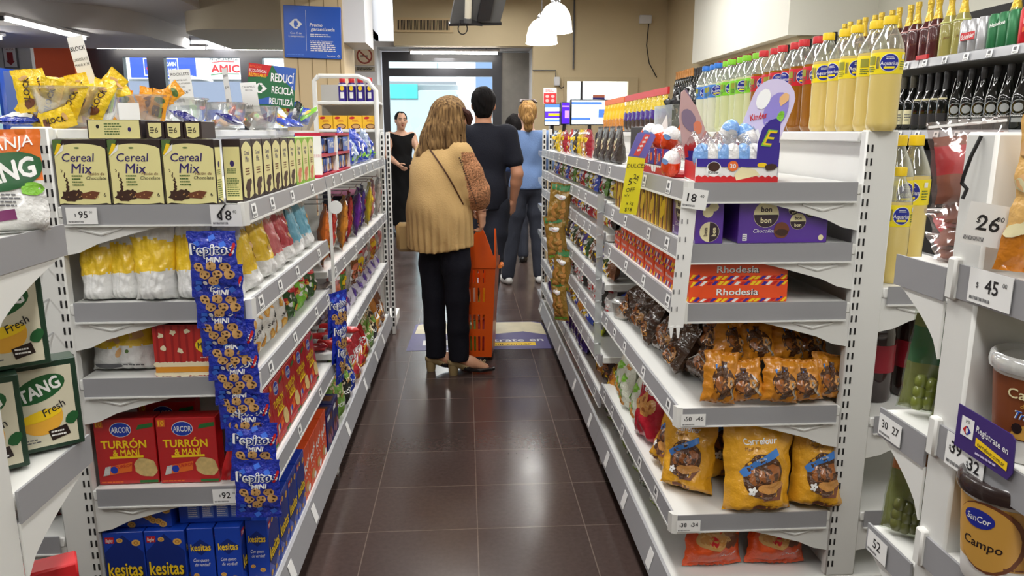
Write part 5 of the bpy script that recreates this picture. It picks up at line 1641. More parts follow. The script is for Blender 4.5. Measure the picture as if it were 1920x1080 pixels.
sg_ = thing('promo_sign', 'dark purple sign with a rounded white logo square above the 39 and 32 card', 'sign', (.646, .842, .992), rot=(0, 0, -pi / 2))
MB().prism([(-.052, 0), (.048, -.002), (.055, .010), (.052, .050), (.045, .055), (-.052, .058)], 1, 0, .0015, M_sp).build('card', sg_)
def carrefour(a, x, z, s, m1, m2, L=2):
 """the arrow-and-C emblem: two pointed shapes with a C cut between them"""
 a.poly([(x - s, z), (x - s * .28, z + s * .66), (x - s * .05, z + s * .74), (x - s * .22, z + s * .40), (x - s * .30, z), (x - s * .22, z - s * .40), (x - s * .05, z - s * .74), (x - s * .28, z - s * .66)], m1, L)
 a.poly([(x + s, z), (x + s * .40, z + s * .52), (x + s * .16, z + s * .30), (x + s * .34, z + s * .16), (x + s * .34, z - s * .16), (x + s * .16, z - s * .30), (x + s * .40, z - s * .52)], m2, L)
 a.ell(x + s * .12, z + s * .58, s * .22, s * .16, m2, L, 10)
 a.ell(x + s * .12, z - s * .58, s * .22, s * .16, m2, L, 10)
a = Art(lambda x, z, o: (x - .052, -o, z), .0003, .0003, .5)
a.rect(.010, .020, .034, .046, M_wht, 1)
a.text('MI', .022, .041, .005, M_grey, 2)
carrefour(a, .022, .029, .008, M_redp, M_aq)
a.text('Registrate en', .068, .036, .0085, M_wht, 2, .058, .01, 0, -.10)
a.poly([(.040, .016), (.098, .008), (.098, .019), (.040, .027)], M_yel, 1)
a.text('carrefour.com.ar', .069, .0175, .006, M_ink, 2, .050, 0, 0, -.12)
a.greek(.042, .004, .09, .010, 1, M_kp, 2)
a.build('lettering', sg_)
tie = MB().tube([(.652, .925, 1.395), (.644, .928, 1.37), (.641, .933, 1.345), (.643, .938, 1.335), (.648, .934, 1.328), (.645, .936, 1.315)], .0025, M_black, 6).build('cable_tie')
tag(tie, 'black cable tie hooked over the white panel edge at the right', 'cable tie')
# big amber bean bag at the right edge
M_bean = foil('bean_bag', (222, 176, 104), .28, .5, 24)
M_beanlow = foil('bean_bag_orange', (214, 132, 40), .24, .6, 24)
def beans(a, w, h):
 rg = random.Random(7)
 for k in range(14):
  a.ell(w * rg.random(), h * (.25 + .65 * rg.random()), w * .09, h * .045, (M_lbr, M_nut, M_bbc)[k % 3], 2, 10, rg.random() * 3)
 a.rect(w * .35, h * .42, w * .5, h * .52, M_wht, 3)
 a.greek(w * .35, h * .55, w * .8, h * .65, 2, M_lbr, 3)
bag_thing('bean_bag', 'tall amber food bag with beans pictured, at the right edge above the 45 card', 'snack bag', Bag(.13, .185, .06, 45, 'pillow', .008), lambda u, v: M_beanlow if v < .28 else M_bean, beans, None, (.705, .840, 1.2265), rot=(0, .06, -.45))
# caramel tubs
M_tubw = mat('tub_white', (236, 234, 230), .35)
M_ddl = mat('tub_caramel', (124, 66, 36), .35)
M_tgold = mat('tub_gold', (206, 156, 72), .35)
M_lid = mat('lid_dark_brown', (42, 30, 28), .25, 0, .5)
M_lidc = clear('lid_clear', (236, 236, 234), .35, .08, 0, .30)
def tub(label, loc, lid, band, art, turn=0.0, sc=1.0):
 t = thing('caramel_tub', label, 'tub', loc, turn)
 t.scale = (sc,) * 3
 MB().lathe([(0, 0), (.036, 0), (.0375, .003), (.0395, .028), (.0475, .115), (.0495, .117), (.0495, .122), (0, .122)], M_tubw, 32).build('tub_body', t)
 f = lambda z: .0395 + (z - .028) / .087 * .008
 MB().lathe([(f(.030) + .0004, .030), (f(.108) + .0004, .108)], band, 32).build('band_print', t)
 MB().lathe([(.049, .113), (.0525, .114), (.0535, .120), (.052, .130), (.049, .133), (.046, .131), (.043, .126), (0, .1255)], lid, 32).build('lid', t)
 a = Art(lambda x, z, o: ((f(z) + .0006 + o) * sin(x / .044), -(f(z) + .0006 + o) * cos(x / .044), z), .0003, .0010, .004)
 art(a)
 a.build('label_print', t)
 return t
def ddl(a):
 a.ell(.0, .032, .03, .022, M_tgold, 1, 18, 0, 0, 0, 0, pi)
 a.text('Carrefour', 0, .090, .0125, M_bbc, 2, .070, .02)
 a.text('dulce de leche', .002, .0755, .006, M_tgold, 2, .045, .01)
 a.text('Tradicional', 0, .062, .010, M_wht, 2, .052, .045, .3, -.08)
 a.text('Tradicional', 0, .062, .010, M_twb, 3, .050, .015, .3, -.08)
 a.ell(-.022, .046, .006, .007, M_lid, 3, 10)
 for k in range(2):
  a.rect(.006 + .015 * k, .038, .018 + .015 * k, .052, M_aq, 3)
  a.ell(.012 + .015 * k, .041, .004, .002, M_wht, 4, 8)
def sancor(a):
 a.ell(-.045, .088, .017, .012, M_aq, 4, 18, .1)
 a.text('SanCor', -.045, .088, .008, M_wht, 5, .026, .02, .1)
 a.ell(-.035, .066, .040, .045, M_lbr, 1, 22, .2)
 a.ell(-.038, .066, .037, .042, M_tgold, 2, 22, .2)
 a.text('Campo', -.040, .057, .011, M_lid, 3, .044, .02, .1)
 a.rect(.012, .038, .045, .095, M_chip, 1)
 a.greek(.014, .040, .043, .092, 10, M_lbr, 2)
 a.greek(-.015, .032, .045, .037, 1, M_lbr, 2)
tub('caramel tub with clear lid and brown label, upper right shelf', (.702, .838, 1.001), M_lidc, M_ddl, ddl, -.5)
tub('golden caramel tub with dark brown lid, lower right shelf, farther one', (.684, .836, .831), M_lid, M_tgold, sancor, -.2, 1.08)
tub('golden caramel tub with dark brown lid at the lower right corner, nearer one', (.722, .722, .831), M_lid, M_tgold, sancor, .15)
# ================================================================ near left unit: drink powder
M_to = mat('tang_orange', (232, 116, 34), .35)
M_tg = mat('tang_green', (36, 92, 50), .35)
M_tcream = mat('tang_cream', (214, 208, 184), .4)
M_tgd = mat('tang_dark_green', (30, 58, 42), .4)
M_oj = mat('tang_juice', (238, 176, 60), .4)
def tang_logo(a, x, z, w, h, rot=.25, L=2):
 a.ell(x, z, w * .54, h * .62, M_tg, L, 20, rot)
 a.ell(x - w * .28, z - h * .2, w * .25, h * .5, M_tg, L, 14, rot)
 a.text('TANG', x, z, h * .62, M_wht, L + 1, w * .84, .05, .1, rot)
def tangbag(a, w, h):
 a.text('NARANJA', w * .60, h * .84, h * .11, M_wht, 3, w * .66, .01, .1, .18)
 tang_logo(a, w * .64, h * .58, w * .72, h * .30, .22)
 a.ell(w * .22, h * .22, w * .24, h * .16, M_yel, 2, 16)
 a.ell(w * .88, h * .42, w * .10, h * .07, M_glt, 2, 10, 0, .2)
 a.greek(w * .5, h * .24, w * .8, h * .38, 4, M_grey, 2)
 a.rect(w * .42, h * .10, w * .72, h * .20, mat('tang_plum', (120, 50, 100), .4), 2, .15)
bag_thing('drink_powder_pouch', 'large orange and white drink powder pouch at the left edge', 'pouch', Bag(.140, .140, .05, 52, 'stand', .004, .03), lambda u, v: foil('tang_pouch_orange', (232, 116, 34), .33, .3, 20) if v > .5 else M_sbag, tangbag, None, (-.648, 1.06, 1.263), rot=(-.10, 0, .50))
def tangbox(a, w, h):
 a.rect(w * .12, h * .05, w * .93, h * .93, M_tcream, 1)
 tang_logo(a, w * .52, h * .70, w * .62, h * .22, .35)
 a.ell(w * .50, h * .38, w * .27, h * .20, M_oj, 2, 18, 0, 0, 0, pi * .92, 2 * pi * 1.04)
 a.ell(w * .50, h * .40, w * .27, h * .06, M_yel, 3, 16, .2)
 a.text('Fresh', w * .66, h * .47, h * .085, M_ink, 4, w * .3, .01, .2, .45)
 a.ell(w * .87, h * .32, w * .10, h * .06, M_tg, 3, 9, .8, .2)
 a.rect(w * .58, h * .12, w * .82, h * .24, M_lid, 3, .25)
 a.greek(w * .60, h * .14, w * .80, h * .22, 2, M_wht, 4)
 a.greek(w * .16, h * .10, w * .5, h * .16, 2, M_grey, 2)
tbx = box_thing('drink_powder_box', 'dark green drink powder box in the upper tier at the left edge', 'drink powder box', .105, .040, .136, M_tgd, {'F': tangbox}, (-.655, 1.060, .936 + .137), .62)
dup(tbx, (-.640, 1.095, .936), .62, 'dark green drink powder box in the lower tier, right one, by the white hooks')
dup(tbx, (-.677, 1.015, .936), .62, 'dark green drink powder box in the lower tier, left one with cream edge')
tb2 = dup(tbx, (-.655, 1.06, .621), .5, 'red-topped drink powder box on the lowest shelf at the left edge')
MB().bbox(-.054, -.0215, .10, .054, .0215, .1375, M_redp).build('red_band', tb2)
for i in range(5):
 z = 1.17 - .085 * i
 hk = MB().tube([(-1.02, 1.848, z), (-1.02, 1.80, z - .006), (-1.0, 1.775, z - .008), (-.99, 1.77, z)], .0022, M_chrome, 6).build('peg_hook')
 tag(hk, f'bare wire hook on the white post beside the drink powder, {ORD[i]} from top', 'peg hook')
bag_thing('snack_bag', 'deep blue bag behind the left strip above the drink powder', 'snack bag', Bag(.16, .18, .08, 53, 'lump', .012), M_kd, None, None, (-1.20, 1.95, 1.002), rot=(-.1, 0, .1))
bag_thing('snack_bag', 'glossy dark brown bag low behind the left post', 'snack bag', Bag(.20, .22, .10, 54, 'lump', .014), foil('dark_brown_bag', (70, 32, 26), .2, .7, 30), None, None, (-1.22, 1.95, .362), rot=(-.1, 0, .1))
for i in range(3):
 bag_thing('wafer_pack', ['blue and white wafer pack lying on the left gondola top, behind the first bowl', 'blue and white wafer pack at the far left, lying by the gondola top edge', 'blue and white wafer pack lying crosswise behind the other two'][i], 'snack bag', Bag(.115, .09, .028, 55 + i, 'pillow', .005), M_bfoil, lambda a, w, h: a.rect(w * .12, h * .2, w * .88, h * .8, M_wht, 1), None, [(-1.14, 2.0, 1.416), (-1.27, 2.03, 1.416), (-1.20, 2.16, 1.418)][i], rot=(-1.40, 0, .1 * i))
# ================================================================ sweet bowls on the left gondola top
M_bowl = clear('bowl_clear', (240, 240, 238), .22, .06, 0, .10)
M_block = foil('block_yellow', (246, 208, 40), .26, .5, 50)
def bowl(label, loc, r, h, square=False):
 t = thing('sweet_bowl', label, 'bowl', loc)
 prof = [(0, .0), (r * .55, 0), (r * .72, .012 * h / .1), (r * .88, .045 * h / .1), (r * .96, .085 * h / .1), (r * .99, h), (r * 1.06, h + .002), (r * 1.06, h + .006), (r * .97, h + .004), (r * .94, .085 * h / .1), (r * .86, .047 * h / .1), (r * .70, .016 * h / .1), (0, .003)]
 if square:
  v = MB()
  for s_ in (1, -1):
   v.grid(lambda u, w: ((u - .5) * 2 * r * (.7 + .5 * w), s_ * r * .7 * (.6 + .4 * w), h * w), 6, 4, M_bowl)
   v.grid(lambda u, w: (s_ * r * (.7 + .5 * w), (u - .5) * 1.4 * r * (.6 + .4 * w), h * w), 6, 4, M_bowl)
  v.grid(lambda u, w: ((u - .5) * 1.4 * r, (w - .5) * .84 * r, 0.001), 2, 2, M_bowl)
  v.build('tray', t)
 else:
  MB().lathe(prof, M_bowl, 32).build('bowl_shell', t)
 return t
ZC = 1.4085
bowl('large clear bowl heaped with yellow chocolate packets, nearest on the left gondola', (-1.02, 2.08, ZC), .110, .098)
bowl('second clear bowl of orange packets with a white card on its side', (-.995, 2.42, ZC), .090, .095)
bowl('third clear bowl along the left gondola top, nearly empty', (-1.02, 2.85, ZC), .088, .105)
bowl('fourth clear bowl along the left gondola, with orange sweets', (-1.025, 3.35, ZC), .092, .108)
bowl('fifth clear bowl along the left gondola, with dark red sweets', (-1.01, 3.85, ZC), .092, .110)
bowl('flared clear tray of green and blue sweets, last on the left gondola', (-.93, 4.25, ZC), .10, .10, True)
def blockart(a, w, h):
 a.text('BLOCK', w * .5, h * .5, w * .26, M_choc, 2, h * .6, .04, .1, 1.45)
 a.ell(w * .5, h * .2, w * .26, h * .10, M_lbr, 2, 10, .6, .25)
 a.ell(w * .45, h * .80, w * .2, h * .05, M_cookie, 2, 9, .2, .3)
rg = random.Random(21)
bp = None
lbs = ['leaning upright at the front of', 'leaning right at the front of', 'slanted at the right wall of', 'lying low at the left wall of', 'lying across the top of', 'sticking up at the left of', 'sticking up at the right back of', 'low in the middle of', 'standing at the back of', 'lying flat at the bottom front of', 'lying on top at the right of', 'upright by the left wall of']
pos = [(-1.050, 2.005, .020, .1, .25, .1), (-1.005, 1.995, .018, .0, .42, .0), (-.955, 2.02, .024, -.1, .45, .2), (-1.075, 2.03, .014, -.5, -.9, .1), (-1.06, 2.05, .105, -1.4, 1.35, .1), (-1.085, 2.07, .046, 0, -.25, .4), (-.985, 2.12, .070, .1, .8, .1), (-1.02, 2.06, .02, -.4, .2, .9), (-1.01, 2.13, .04, .1, -.2, .3), (-1.06, 1.99, .008, .3, 1.3, .0), (-.975, 2.06, .085, -.9, 1.1, -.2), (-1.085, 2.0, .04, .0, -.1, .3)]
for i, (x, y, z, a_, b_, c_) in enumerate(pos):
 lb = 'yellow chocolate packet ' + lbs[i] + ' the first bowl'
 if bp is None:
  bp = bag_thing('chocolate_packet', lb, 'chocolate packet', Bag(.054, .104, .022, 61, 'pillow', .003, .05, .07), M_block, blockart, None, (x, y, ZC + z), rot=(a_, b_, c_), res=(10, 14), settle=False)
 else:
  dup(bp, (x, y, ZC + z), rot=(a_, b_, c_), label=lb)
M_opk = foil('packet_orange', (236, 160, 40), .26, .5, 50)
op = bag_thing('chocolate_packet', 'orange packet standing at the left of the second bowl', 'chocolate packet', Bag(.05, .10, .02, 62, 'pillow', .004, .05, .07), M_opk, lambda a, w, h: (a.rect(w * .2, h * .2, w * .8, h * .5, M_lbr, 1), a.ell(w * .5, h * .7, w * .3, h * .1, M_olive, 1)), None, (-1.03, 2.37, ZC + .02), rot=(.1, .2, .1), res=(10, 12), settle=False)
for i, (x, y, z, b_) in enumerate([(-.985, 2.36, .02, -.3), (-.945, 2.40, .02, .3), (-.99, 2.40, .075, 1.3), (-.95, 2.44, .07, .9), (-1.0, 2.46, .03, .1)]):
 dup(op, (x, y, ZC + z), rot=(.1, b_, .3 * i), label='orange packet ' + ['in the middle of the second bowl', 'at the right wall of the second bowl', 'lying on top of the second bowl', 'sticking out right of the second bowl', 'at the back of the second bowl'][i])
tag(MB().box(-.03, 0, 0, .03, .001, .055, M_paper).build('bowl_label', None, (-.985, 2.322, ZC + .02)), 'blank white card stuck on the side of the second bowl', 'label')
def heap(label0, c, n, ms, r, z, seed, where, w=.045, h=.07):
 rg = random.Random(seed)
 pr = {}
 for i in range(n):
  t_ = 2 * pi * i / n + .4
  q = .2 + .5 * ((i * .618) % 1)
  loc = (c[0] + r * q * cos(t_), c[1] + r * q * sin(t_), ZC + z + .012 * (i % 3))
  rot = (rg.uniform(-1.3, -.2), rg.uniform(-.8, .8), rg.uniform(-1.5, 1.5))
  k = i % len(ms)
  lb = f'{ms[k][0]} {label0}, {ORD[i]} in {where}'
  if k not in pr:
   pr[k] = bag_thing('wrapped_sweet', lb, 'wrapped sweet', Bag(w, h, .022, seed + k, 'pillow', .005, .05, .09), ms[k][1], lambda a, w, h: a.ell(w * .5, h * .5, w * .3, h * .2, ms[k][2], 1, 10, .4, .2), None, loc, rot=rot, res=(8, 10), settle=False)
  else:
   dup(pr[k], loc, rot=rot, label=lb)
heap('sweet', (-1.025, 3.35), 6, [('orange', M_opk, M_lbr), ('deep orange', foil('sweet_deep_orange', (222, 110, 40), .26, .5, 50), M_yel)], .085, .02, 200, 'the fourth bowl')
heap('sweet', (-1.01, 3.85), 6, [('dark red', foil('sweet_maroon', (120, 50, 54), .26, .5, 50), M_mauve), ('brownish', foil('sweet_brown', (150, 110, 70), .26, .5, 50), M_glt)], .085, .02, 210, 'the fifth bowl')
heap('packet', (-.93, 4.25), 10, [('lime green', M_glt, M_yel), ('bright blue', M_bfoil, M_wht), ('yellow', M_block, M_redp), ('dark', M_popb, M_wht)], .10, .035, 220, 'the flared last tray', .06, .11)
for i, (x, y) in enumerate([(-.93, 2.62), (-.90, 3.02), (-.93, 4.02), (-.90, 4.12)]):
 bag_thing('wrapped_sweet', ['navy twisted sweet bag lying beside the second bowl', 'navy sweet bag with a gathered neck lying before the fourth bowl', 'blue and white packet lying before the flared tray', 'crumpled blue packet at the foot of the flared tray'][i], 'snack bag', Bag(.07, .11, .03, 230 + i, 'pillow', .006), foil('navy_twist', (30, 30, 110), .22, .6, 50) if i < 2 else M_bfoil, lambda a, w, h: a.ell(w * .5, h * .55, w * .2, h * .12, M_wht, 1, 9, .3, .3), None, (x + .03, y, 1.425), rot=(-1.25, .2, 1.0), res=(10, 12))
# cards standing in the bowls
price_card('tall white card rising from the first bowl, tilted left', [('BLOCK', .5, .80, .07, .02), ('CHOCOLATE', .5, .62, .045, .0), ('MANI X 38', .5, .53, .045, 0), ('$', .4, .14, .04, 0), ('25', .6, .14, .05, 0)], .040, .16, (-1.005, 2.16, ZC + .085), rot=(0, -.20, .1), curl=.008, bars=False)
price_card('white ROCKLETS price card with 26 pesos standing in the third bowl', [('ROCKLETS', .5, .87, .075, .0), ('CONFITES BAÑ', .48, .70, .04, 0), ('CHOCOLATEADOS', .5, .61, .04, 0), ('20 X 40 GRS', .42, .52, .04, 0), ('$26', .62, .37, .085, .01), ('90', .85, .41, .04, 0)], .074, .125, (-1.005, 2.83, ZC + .085), rot=(0, -.06, .05))
price_card('narrow white card standing edge-on in the fourth bowl', [('GOMITAS', .5, .8, .06, 0), ('$14', .5, .5, .07, 0)], .040, .16, (-1.01, 3.38, ZC + .10), rot=(0, -.12, -.7))
price_card('white notched card standing before the green recycling poster', [('CARAMELO', .5, .85, .06, 0), ('FRUTAL', .5, .74, .05, 0), ('$14', .45, .2, .08, .01)], .075, .14, (-1.045, 3.86, ZC + .09), rot=(.1, -.08, .2), curl=.01)
# recycling poster
M_pgr = mat('poster_green', (34, 104, 62), .5)
M_pbl = mat('poster_blue', (52, 92, 176), .5)
ps = thing('poster', 'green and blue recycling poster standing between the bowls', 'poster', (-1.045, 4.22, 1.535), rot=(-.05, .11, .12))
w, h = .245, .215
MB().box(-w / 2, 0, 0, w / 2, .004, h, M_pgr).build('board', ps)
MB().box(-.1, .004, -.125, -.09, .008, .1, M_white).build('stake', ps)
a = Art(lambda x, z, o: (x - w / 2, -o, z), .0005, .0005, .5)
a.poly([(w * .5, h), (w * .995, h), (w * .995, h * .45), (w * .80, h * .62), (w * .62, h * .80)], M_pbl, 1)
a.poly([(.001, h * .66), (w * .40, h * .72), (w * .48, h), (.001, h)], M_redp, 1)
a.text('BOLSAS', w * .15, h * .93, h * .055, M_tor, 2, w * .24, .01)
a.text('ECOLÓGICAS', w * .20, h * .83, h * .07, M_wht, 2, w * .36, .02)
a.text('REUTILIZABLES', w * .20, h * .73, h * .07, M_yel, 2, w * .36, .02)
a.text('REDUCÍ', w * .72, h * .72, h * .20, M_wht, 3, w * .48, .03)
a.text('RECICLÁ', w * .74, h * .42, h * .17, M_wht, 3, w * .46, .03)
a.text('REUTILIZÁ', w * .72, h * .14, h * .15, M_wht, 3, w * .50, .03)
carrefour(a, w * .26, h * .42, w * .15, M_wht, M_wht, 3)
a.poly([(w * .15, h * .02), (w * .55, h * .05), (w * .48, h * .24), (w * .2, h * .12)], M_pbl, 2)
a.build('front_print', ps)
# ================================================================ wine and beer shelves along the right wall
ws = thing('wall_shelving', 'black-backed wine and beer shelving along the right wall', 'shelving', (0, 0, 0))
MB().box(2.93, 3.0, 0, 2.96, 6.74, 2.08, M_dark).build('back_panel', ws)
for z in (1.785, 1.405):
 s_ = MB().box(2.50, 3.0, z - .03, 2.93, 9.6 if z > 1.5 else 6.74, z, mat('wine_shelf_grey', (70, 68, 66), .5) if z < 1.5 else M_white).build('shelf', ws)
 for y0, y1 in ((3.0, 4.12), (4.12, 5.4), (5.4, 6.7)):
  r_ = MB()
  rail_y(r_, 2.50, y0, y1 - .006, z, -1, M_railc)
  r_.build('price_rail', s_)
 for k in range(9):
  ticket(s_, 2.50 - .006, 3.2 + .17 * k, z, -1)
MB().box(2.60, 3.0, 0, 2.93, 6.74, 1.30, M_dark).build('lower_case', ws)
MB().box(2.80, 6.76, 0, 2.95, 9.6, 1.75, M_beige).build('ledge', ws)
def wine(name, label, loc, glass, foilm, labm, h=.32, r=.043, neck=.014, foil_h=.12, capm=None):
 t = thing(name, label, 'bottle', loc)
 MB().lathe([(0, 0), (r * .96, 0), (r, .006), (r, h * .50), (r * .92, h * .56), (r * .55, h * .66), (neck * 1.15, h * .76), (neck, h * .80), (neck, h - .004), (0, h - .003)], glass, 16).build('bottle_glass', t)
 q = h - foil_h
 f = lambda z: r * .55 + (neck * 1.15 - r * .55) * min(1, max(0, (z - h * .66) / (h * .10)))
 MB().lathe([(f(q) + .0012, q), (neck * 1.2 + .001, max(q + .02, h * .77)), (neck + .001, h * .84), (neck + .003, h * .92), (neck + .0045, h * .945), (neck + .003, h * .97), (neck + .0035, h), (0, h + .002)], foilm, 14).build('neck_foil', t)
 a = Art(lambda x, z, o: ((r + o) * sin(x / r - .9), -(r + o) * cos(x / r - .9), z), .0004, .0006, .010)
 labm(a, r, h)
 a.build('label_print', t)
 return t
M_gfoil = foil('gold_foil', (226, 190, 60), .24, .4, 60, .3)
M_gdark = mat('glass_dark', (14, 16, 12), .06, 0, .8)
M_gbrown = mat('sparkling_brown', (74, 30, 30), .2, 0, .5)
M_golive = mat('sparkling_olive', (150, 142, 78), .2, 0, .5)
M_rose = mat('label_rose', (222, 176, 172), .45)
M_limel = mat('label_lime', (214, 218, 138), .45)
M_credc = mat('capsule_red', (130, 28, 36), .35)
M_cblk = mat('capsule_black', (34, 32, 34), .4)
M_corg = mat('capsule_copper', (178, 120, 60), .35)
M_clab = mat('label_cream', (222, 214, 170), .5)
def spark(lm):
 def d(a, r, h):
  a.poly([(-.035, h * .14), (.04, h * .24), (.04, h * .44), (.0, h * .40), (-.035, h * .46)], lm, 1)
  a.rect(-.06, h * .54, .06, h * .555, lm, 1)
  a.text('Rosé' if lm is M_rose else 'Brut', .005, h * .32, .012, M_lbr, 2, None, 0, .3, .2)
 return d
def plain(lm, x=.03):
 def d(a, r, h):
  a.rect(-x, h * .12, x, h * .38, lm, 1)
  a.greek(-x * .6, h * .18, x * .6, h * .32, 3, M_grey, 2)
 return d
ZW = 1.786
sp1 = wine('sparkling_bottle', 'olive sparkling bottle with gold neck, nearer of two beside the silver cans', (2.62, 3.97, ZW), M_golive, M_gfoil, spark(M_limel), .345, .045)
dup(sp1, (2.62, 4.08, ZW), 0, 'olive sparkling bottle with gold neck, farther of two beside the silver cans')
dup(sp1, (2.78, 3.80, ZW), 0, 'olive sparkling bottle standing behind the can packs')
sp2 = wine('sparkling_bottle', 'brown sparkling bottle with rose label and gold neck, nearest of its row', (2.62, 4.19, ZW), M_gbrown, M_gfoil, spark(M_rose), .345, .045)
for i in range(1, 12):
 dup(sp2, (2.62 + .012 * (i % 2), 4.19 + .098 * i, ZW), 0, f'brown sparkling bottle with rose label, {ORD[i]} of its row from the cans')
dk = wine('wine_bottle', 'dark wine bottle with black capsule past the sparkling row, nearest', (2.64, 5.42, ZW), M_gdark, M_cblk, plain(M_clab), .31, .038, .0145, .06)
for i in range(1, 9):
 dup(dk, (2.64, 5.42 + .10 * i, ZW), 0, f'dark wine bottle with black capsule past the sparkling row, {ORD[i]} one')
rd = wine('wine_bottle', 'wine bottle with dark red capsule under the cream fascia, nearest', (2.64, 6.95, ZW), M_gdark, M_credc, plain(M_clab), .325, .038, .0145, .08)
for i in range(1, 12):
 dup(rd, (2.64, 6.95 + .092 * i, ZW), 0, f'wine bottle with dark red capsule under the cream fascia, {ORD[i]} from near')
bk = wine('wine_bottle', 'wine bottle with grey black capsule beyond the red capsules, nearest', (2.64, 8.1, ZW), M_gdark, M_cblk, plain(M_wht), .325, .038, .0145, .08)
for i in range(1, 7):
 dup(bk, (2.64, 8.1 + .10 * i, ZW), 0, f'wine bottle with grey black capsule beyond the red capsules, {ORD[i]} one')
cp = wine('wine_bottle', 'wine bottle with copper capsule at the far corner, nearest', (2.64, 8.82, ZW), M_gdark, M_corg, plain(M_wht), .34, .038, .0145, .09)
for i in range(1, 8):
 dup(cp, (2.64, 8.82 + .092 * i, ZW), 0, f'wine bottle with copper capsule at the far corner, {ORD[i]} one')
# lower row: beer and dark bottles
M_hk = mat('beer_label_grey', (150, 152, 150), .45)
def heine(a, r, h):
 a.ell(.0, h * .36, .034, .034, M_hk, 1, 20)
 a.ell(.0, h * .36, .031, .031, M_gdark, 2, 20)
 a.ell(.0, h * .355, .020, .020, M_hk, 3, 16)
 a.text('Heineken', 0, h * .235, .011, M_wht, 3, .056, .02)
 a.rect(-.024, h * .13, .020, h * .20, M_hk, 2)
 a.line([(-.03, h * .52), (-.016, h * .72), (-.008, h * .88)], .002, M_wht, 1)
ZL = 1.406
hk = wine('beer_bottle', 'dark green beer bottle with grey round label, nearest of six', (2.57, 3.40, ZL), M_gdark, M_cblk, heine, .30, .043, .0135, .012)
for i in range(1, 6):
 dup(hk, (2.57, 3.40 + .092 * i, ZL), 0, f'dark green beer bottle with grey round label, {ORD[i]} of six from the right')
bc = wine('sparkling_bottle', 'black-foiled sparkling bottle on the lower wall shelf, rightmost', (2.57, 3.965, ZL), M_gdark, M_cblk, lambda a, r, h: (a.rect(-.02, h * .53, .02, h * .56, M_clab, 1), a.rect(-.03, h * .1, .03, h * .3, M_cblk, 1)), .31, .042, .016, .15)
for i in range(1, 4):
 dup(bc, (2.57, 3.965 + .075 * i, ZL), 0, f'black-foiled sparkling bottle on the lower wall shelf, {ORD[i]} from the right')
cbt = wine('wine_bottle', 'dark bottle with a cream label on the lower wall shelf, right one', (2.57, 4.275, ZL), M_gdark, mat('capsule_grey', (96, 92, 80), .35), plain(M_clab), .31, .040, .0145, .07)
dup(cbt, (2.57, 4.365, ZL), 0, 'dark bottle with a cream label on the lower wall shelf, left one')
obt = wine('wine_bottle', 'dark bottle with an orange neck band on the lower wall shelf, right one', (2.57, 4.46, ZL), M_gdark, M_cblk, lambda a, r, h: None, .31, .040, .0145, .03)
MB().lathe([(.0158, .225), (.0158, .268)], mat('neck_orange', (220, 130, 70), .5), 12).build('neck_band', obt)
dup(obt, (2.57, 4.56, ZL), 0, 'dark bottle with an orange neck band half behind the yellow-capped juice')
# shrink-wrapped can packs
M_alu = mat('can_silver', (178, 178, 180), .25, .5)
def can_pack(label, loc, m, words, tc, bgm):
 t = thing('can_pack', label, 'can pack', loc, -pi / 2)
 c = MB().lathe([(0, 0), (.024, 0), (.032, .008), (.033, .012), (.033, .148), (.026, .160), (.026, .163), (0, .161)], m, 14)
 me = c.mesh('can')
 for i in range(3):
  for j in range(2):
   link('can', me, t, (-.0665 + .0665 * i, -.034 + .068 * j, 0))
 a = Art(lambda x, z, o: (x, -.068 - o - .001 * cos(x * 94), z), .0005, .0005, .008)
 if bgm:
  a.rect(-.06, .062, .045, .100, bgm, 1)
 for tx, x, z, hh, mm, w in words:
  a.text(tx, x, z, hh, mm, 2, w, .03, .1, .08)
 a.build('front_print', t)
 return t
can_pack('silver beer can pack with a red name plate on the top wall shelf', (2.57, 3.735, ZW), M_alu, [('Schneider', -.008, .081, .022, M_wht, .09)], None, M_redp)
can_pack('green beer can pack between the silver and red ones', (2.57, 3.525, ZW), mat('can_green', (40, 110, 66), .3, .3), [('Heineken', -.01, .112, .018, M_wht, .10)], None, None)
can_pack('red soft drink can pack on the top wall shelf', (2.57, 3.315, ZW), mat('can_red', (190, 22, 34), .3, .2), [('Isenbeck', 0, .105, .024, M_rose, .10), ('Budweiser', 0, .068, .020, M_tor, .10)], None, None)
can_pack('yellow and green can pack at the right frame edge of the top wall shelf', (2.57, 3.105, ZW), mat('can_yellow', (206, 186, 60), .3, .2), [('Brahma', 0, .10, .024, M_grn, .10)], None, None)
tag(MB().box(2.485, 4.04, ZW + .001, 2.499, 4.14, ZW + .024, M_redp).build('shelf_marker'), 'small red shelf marker before the olive sparkling bottles', 'shelf marker')
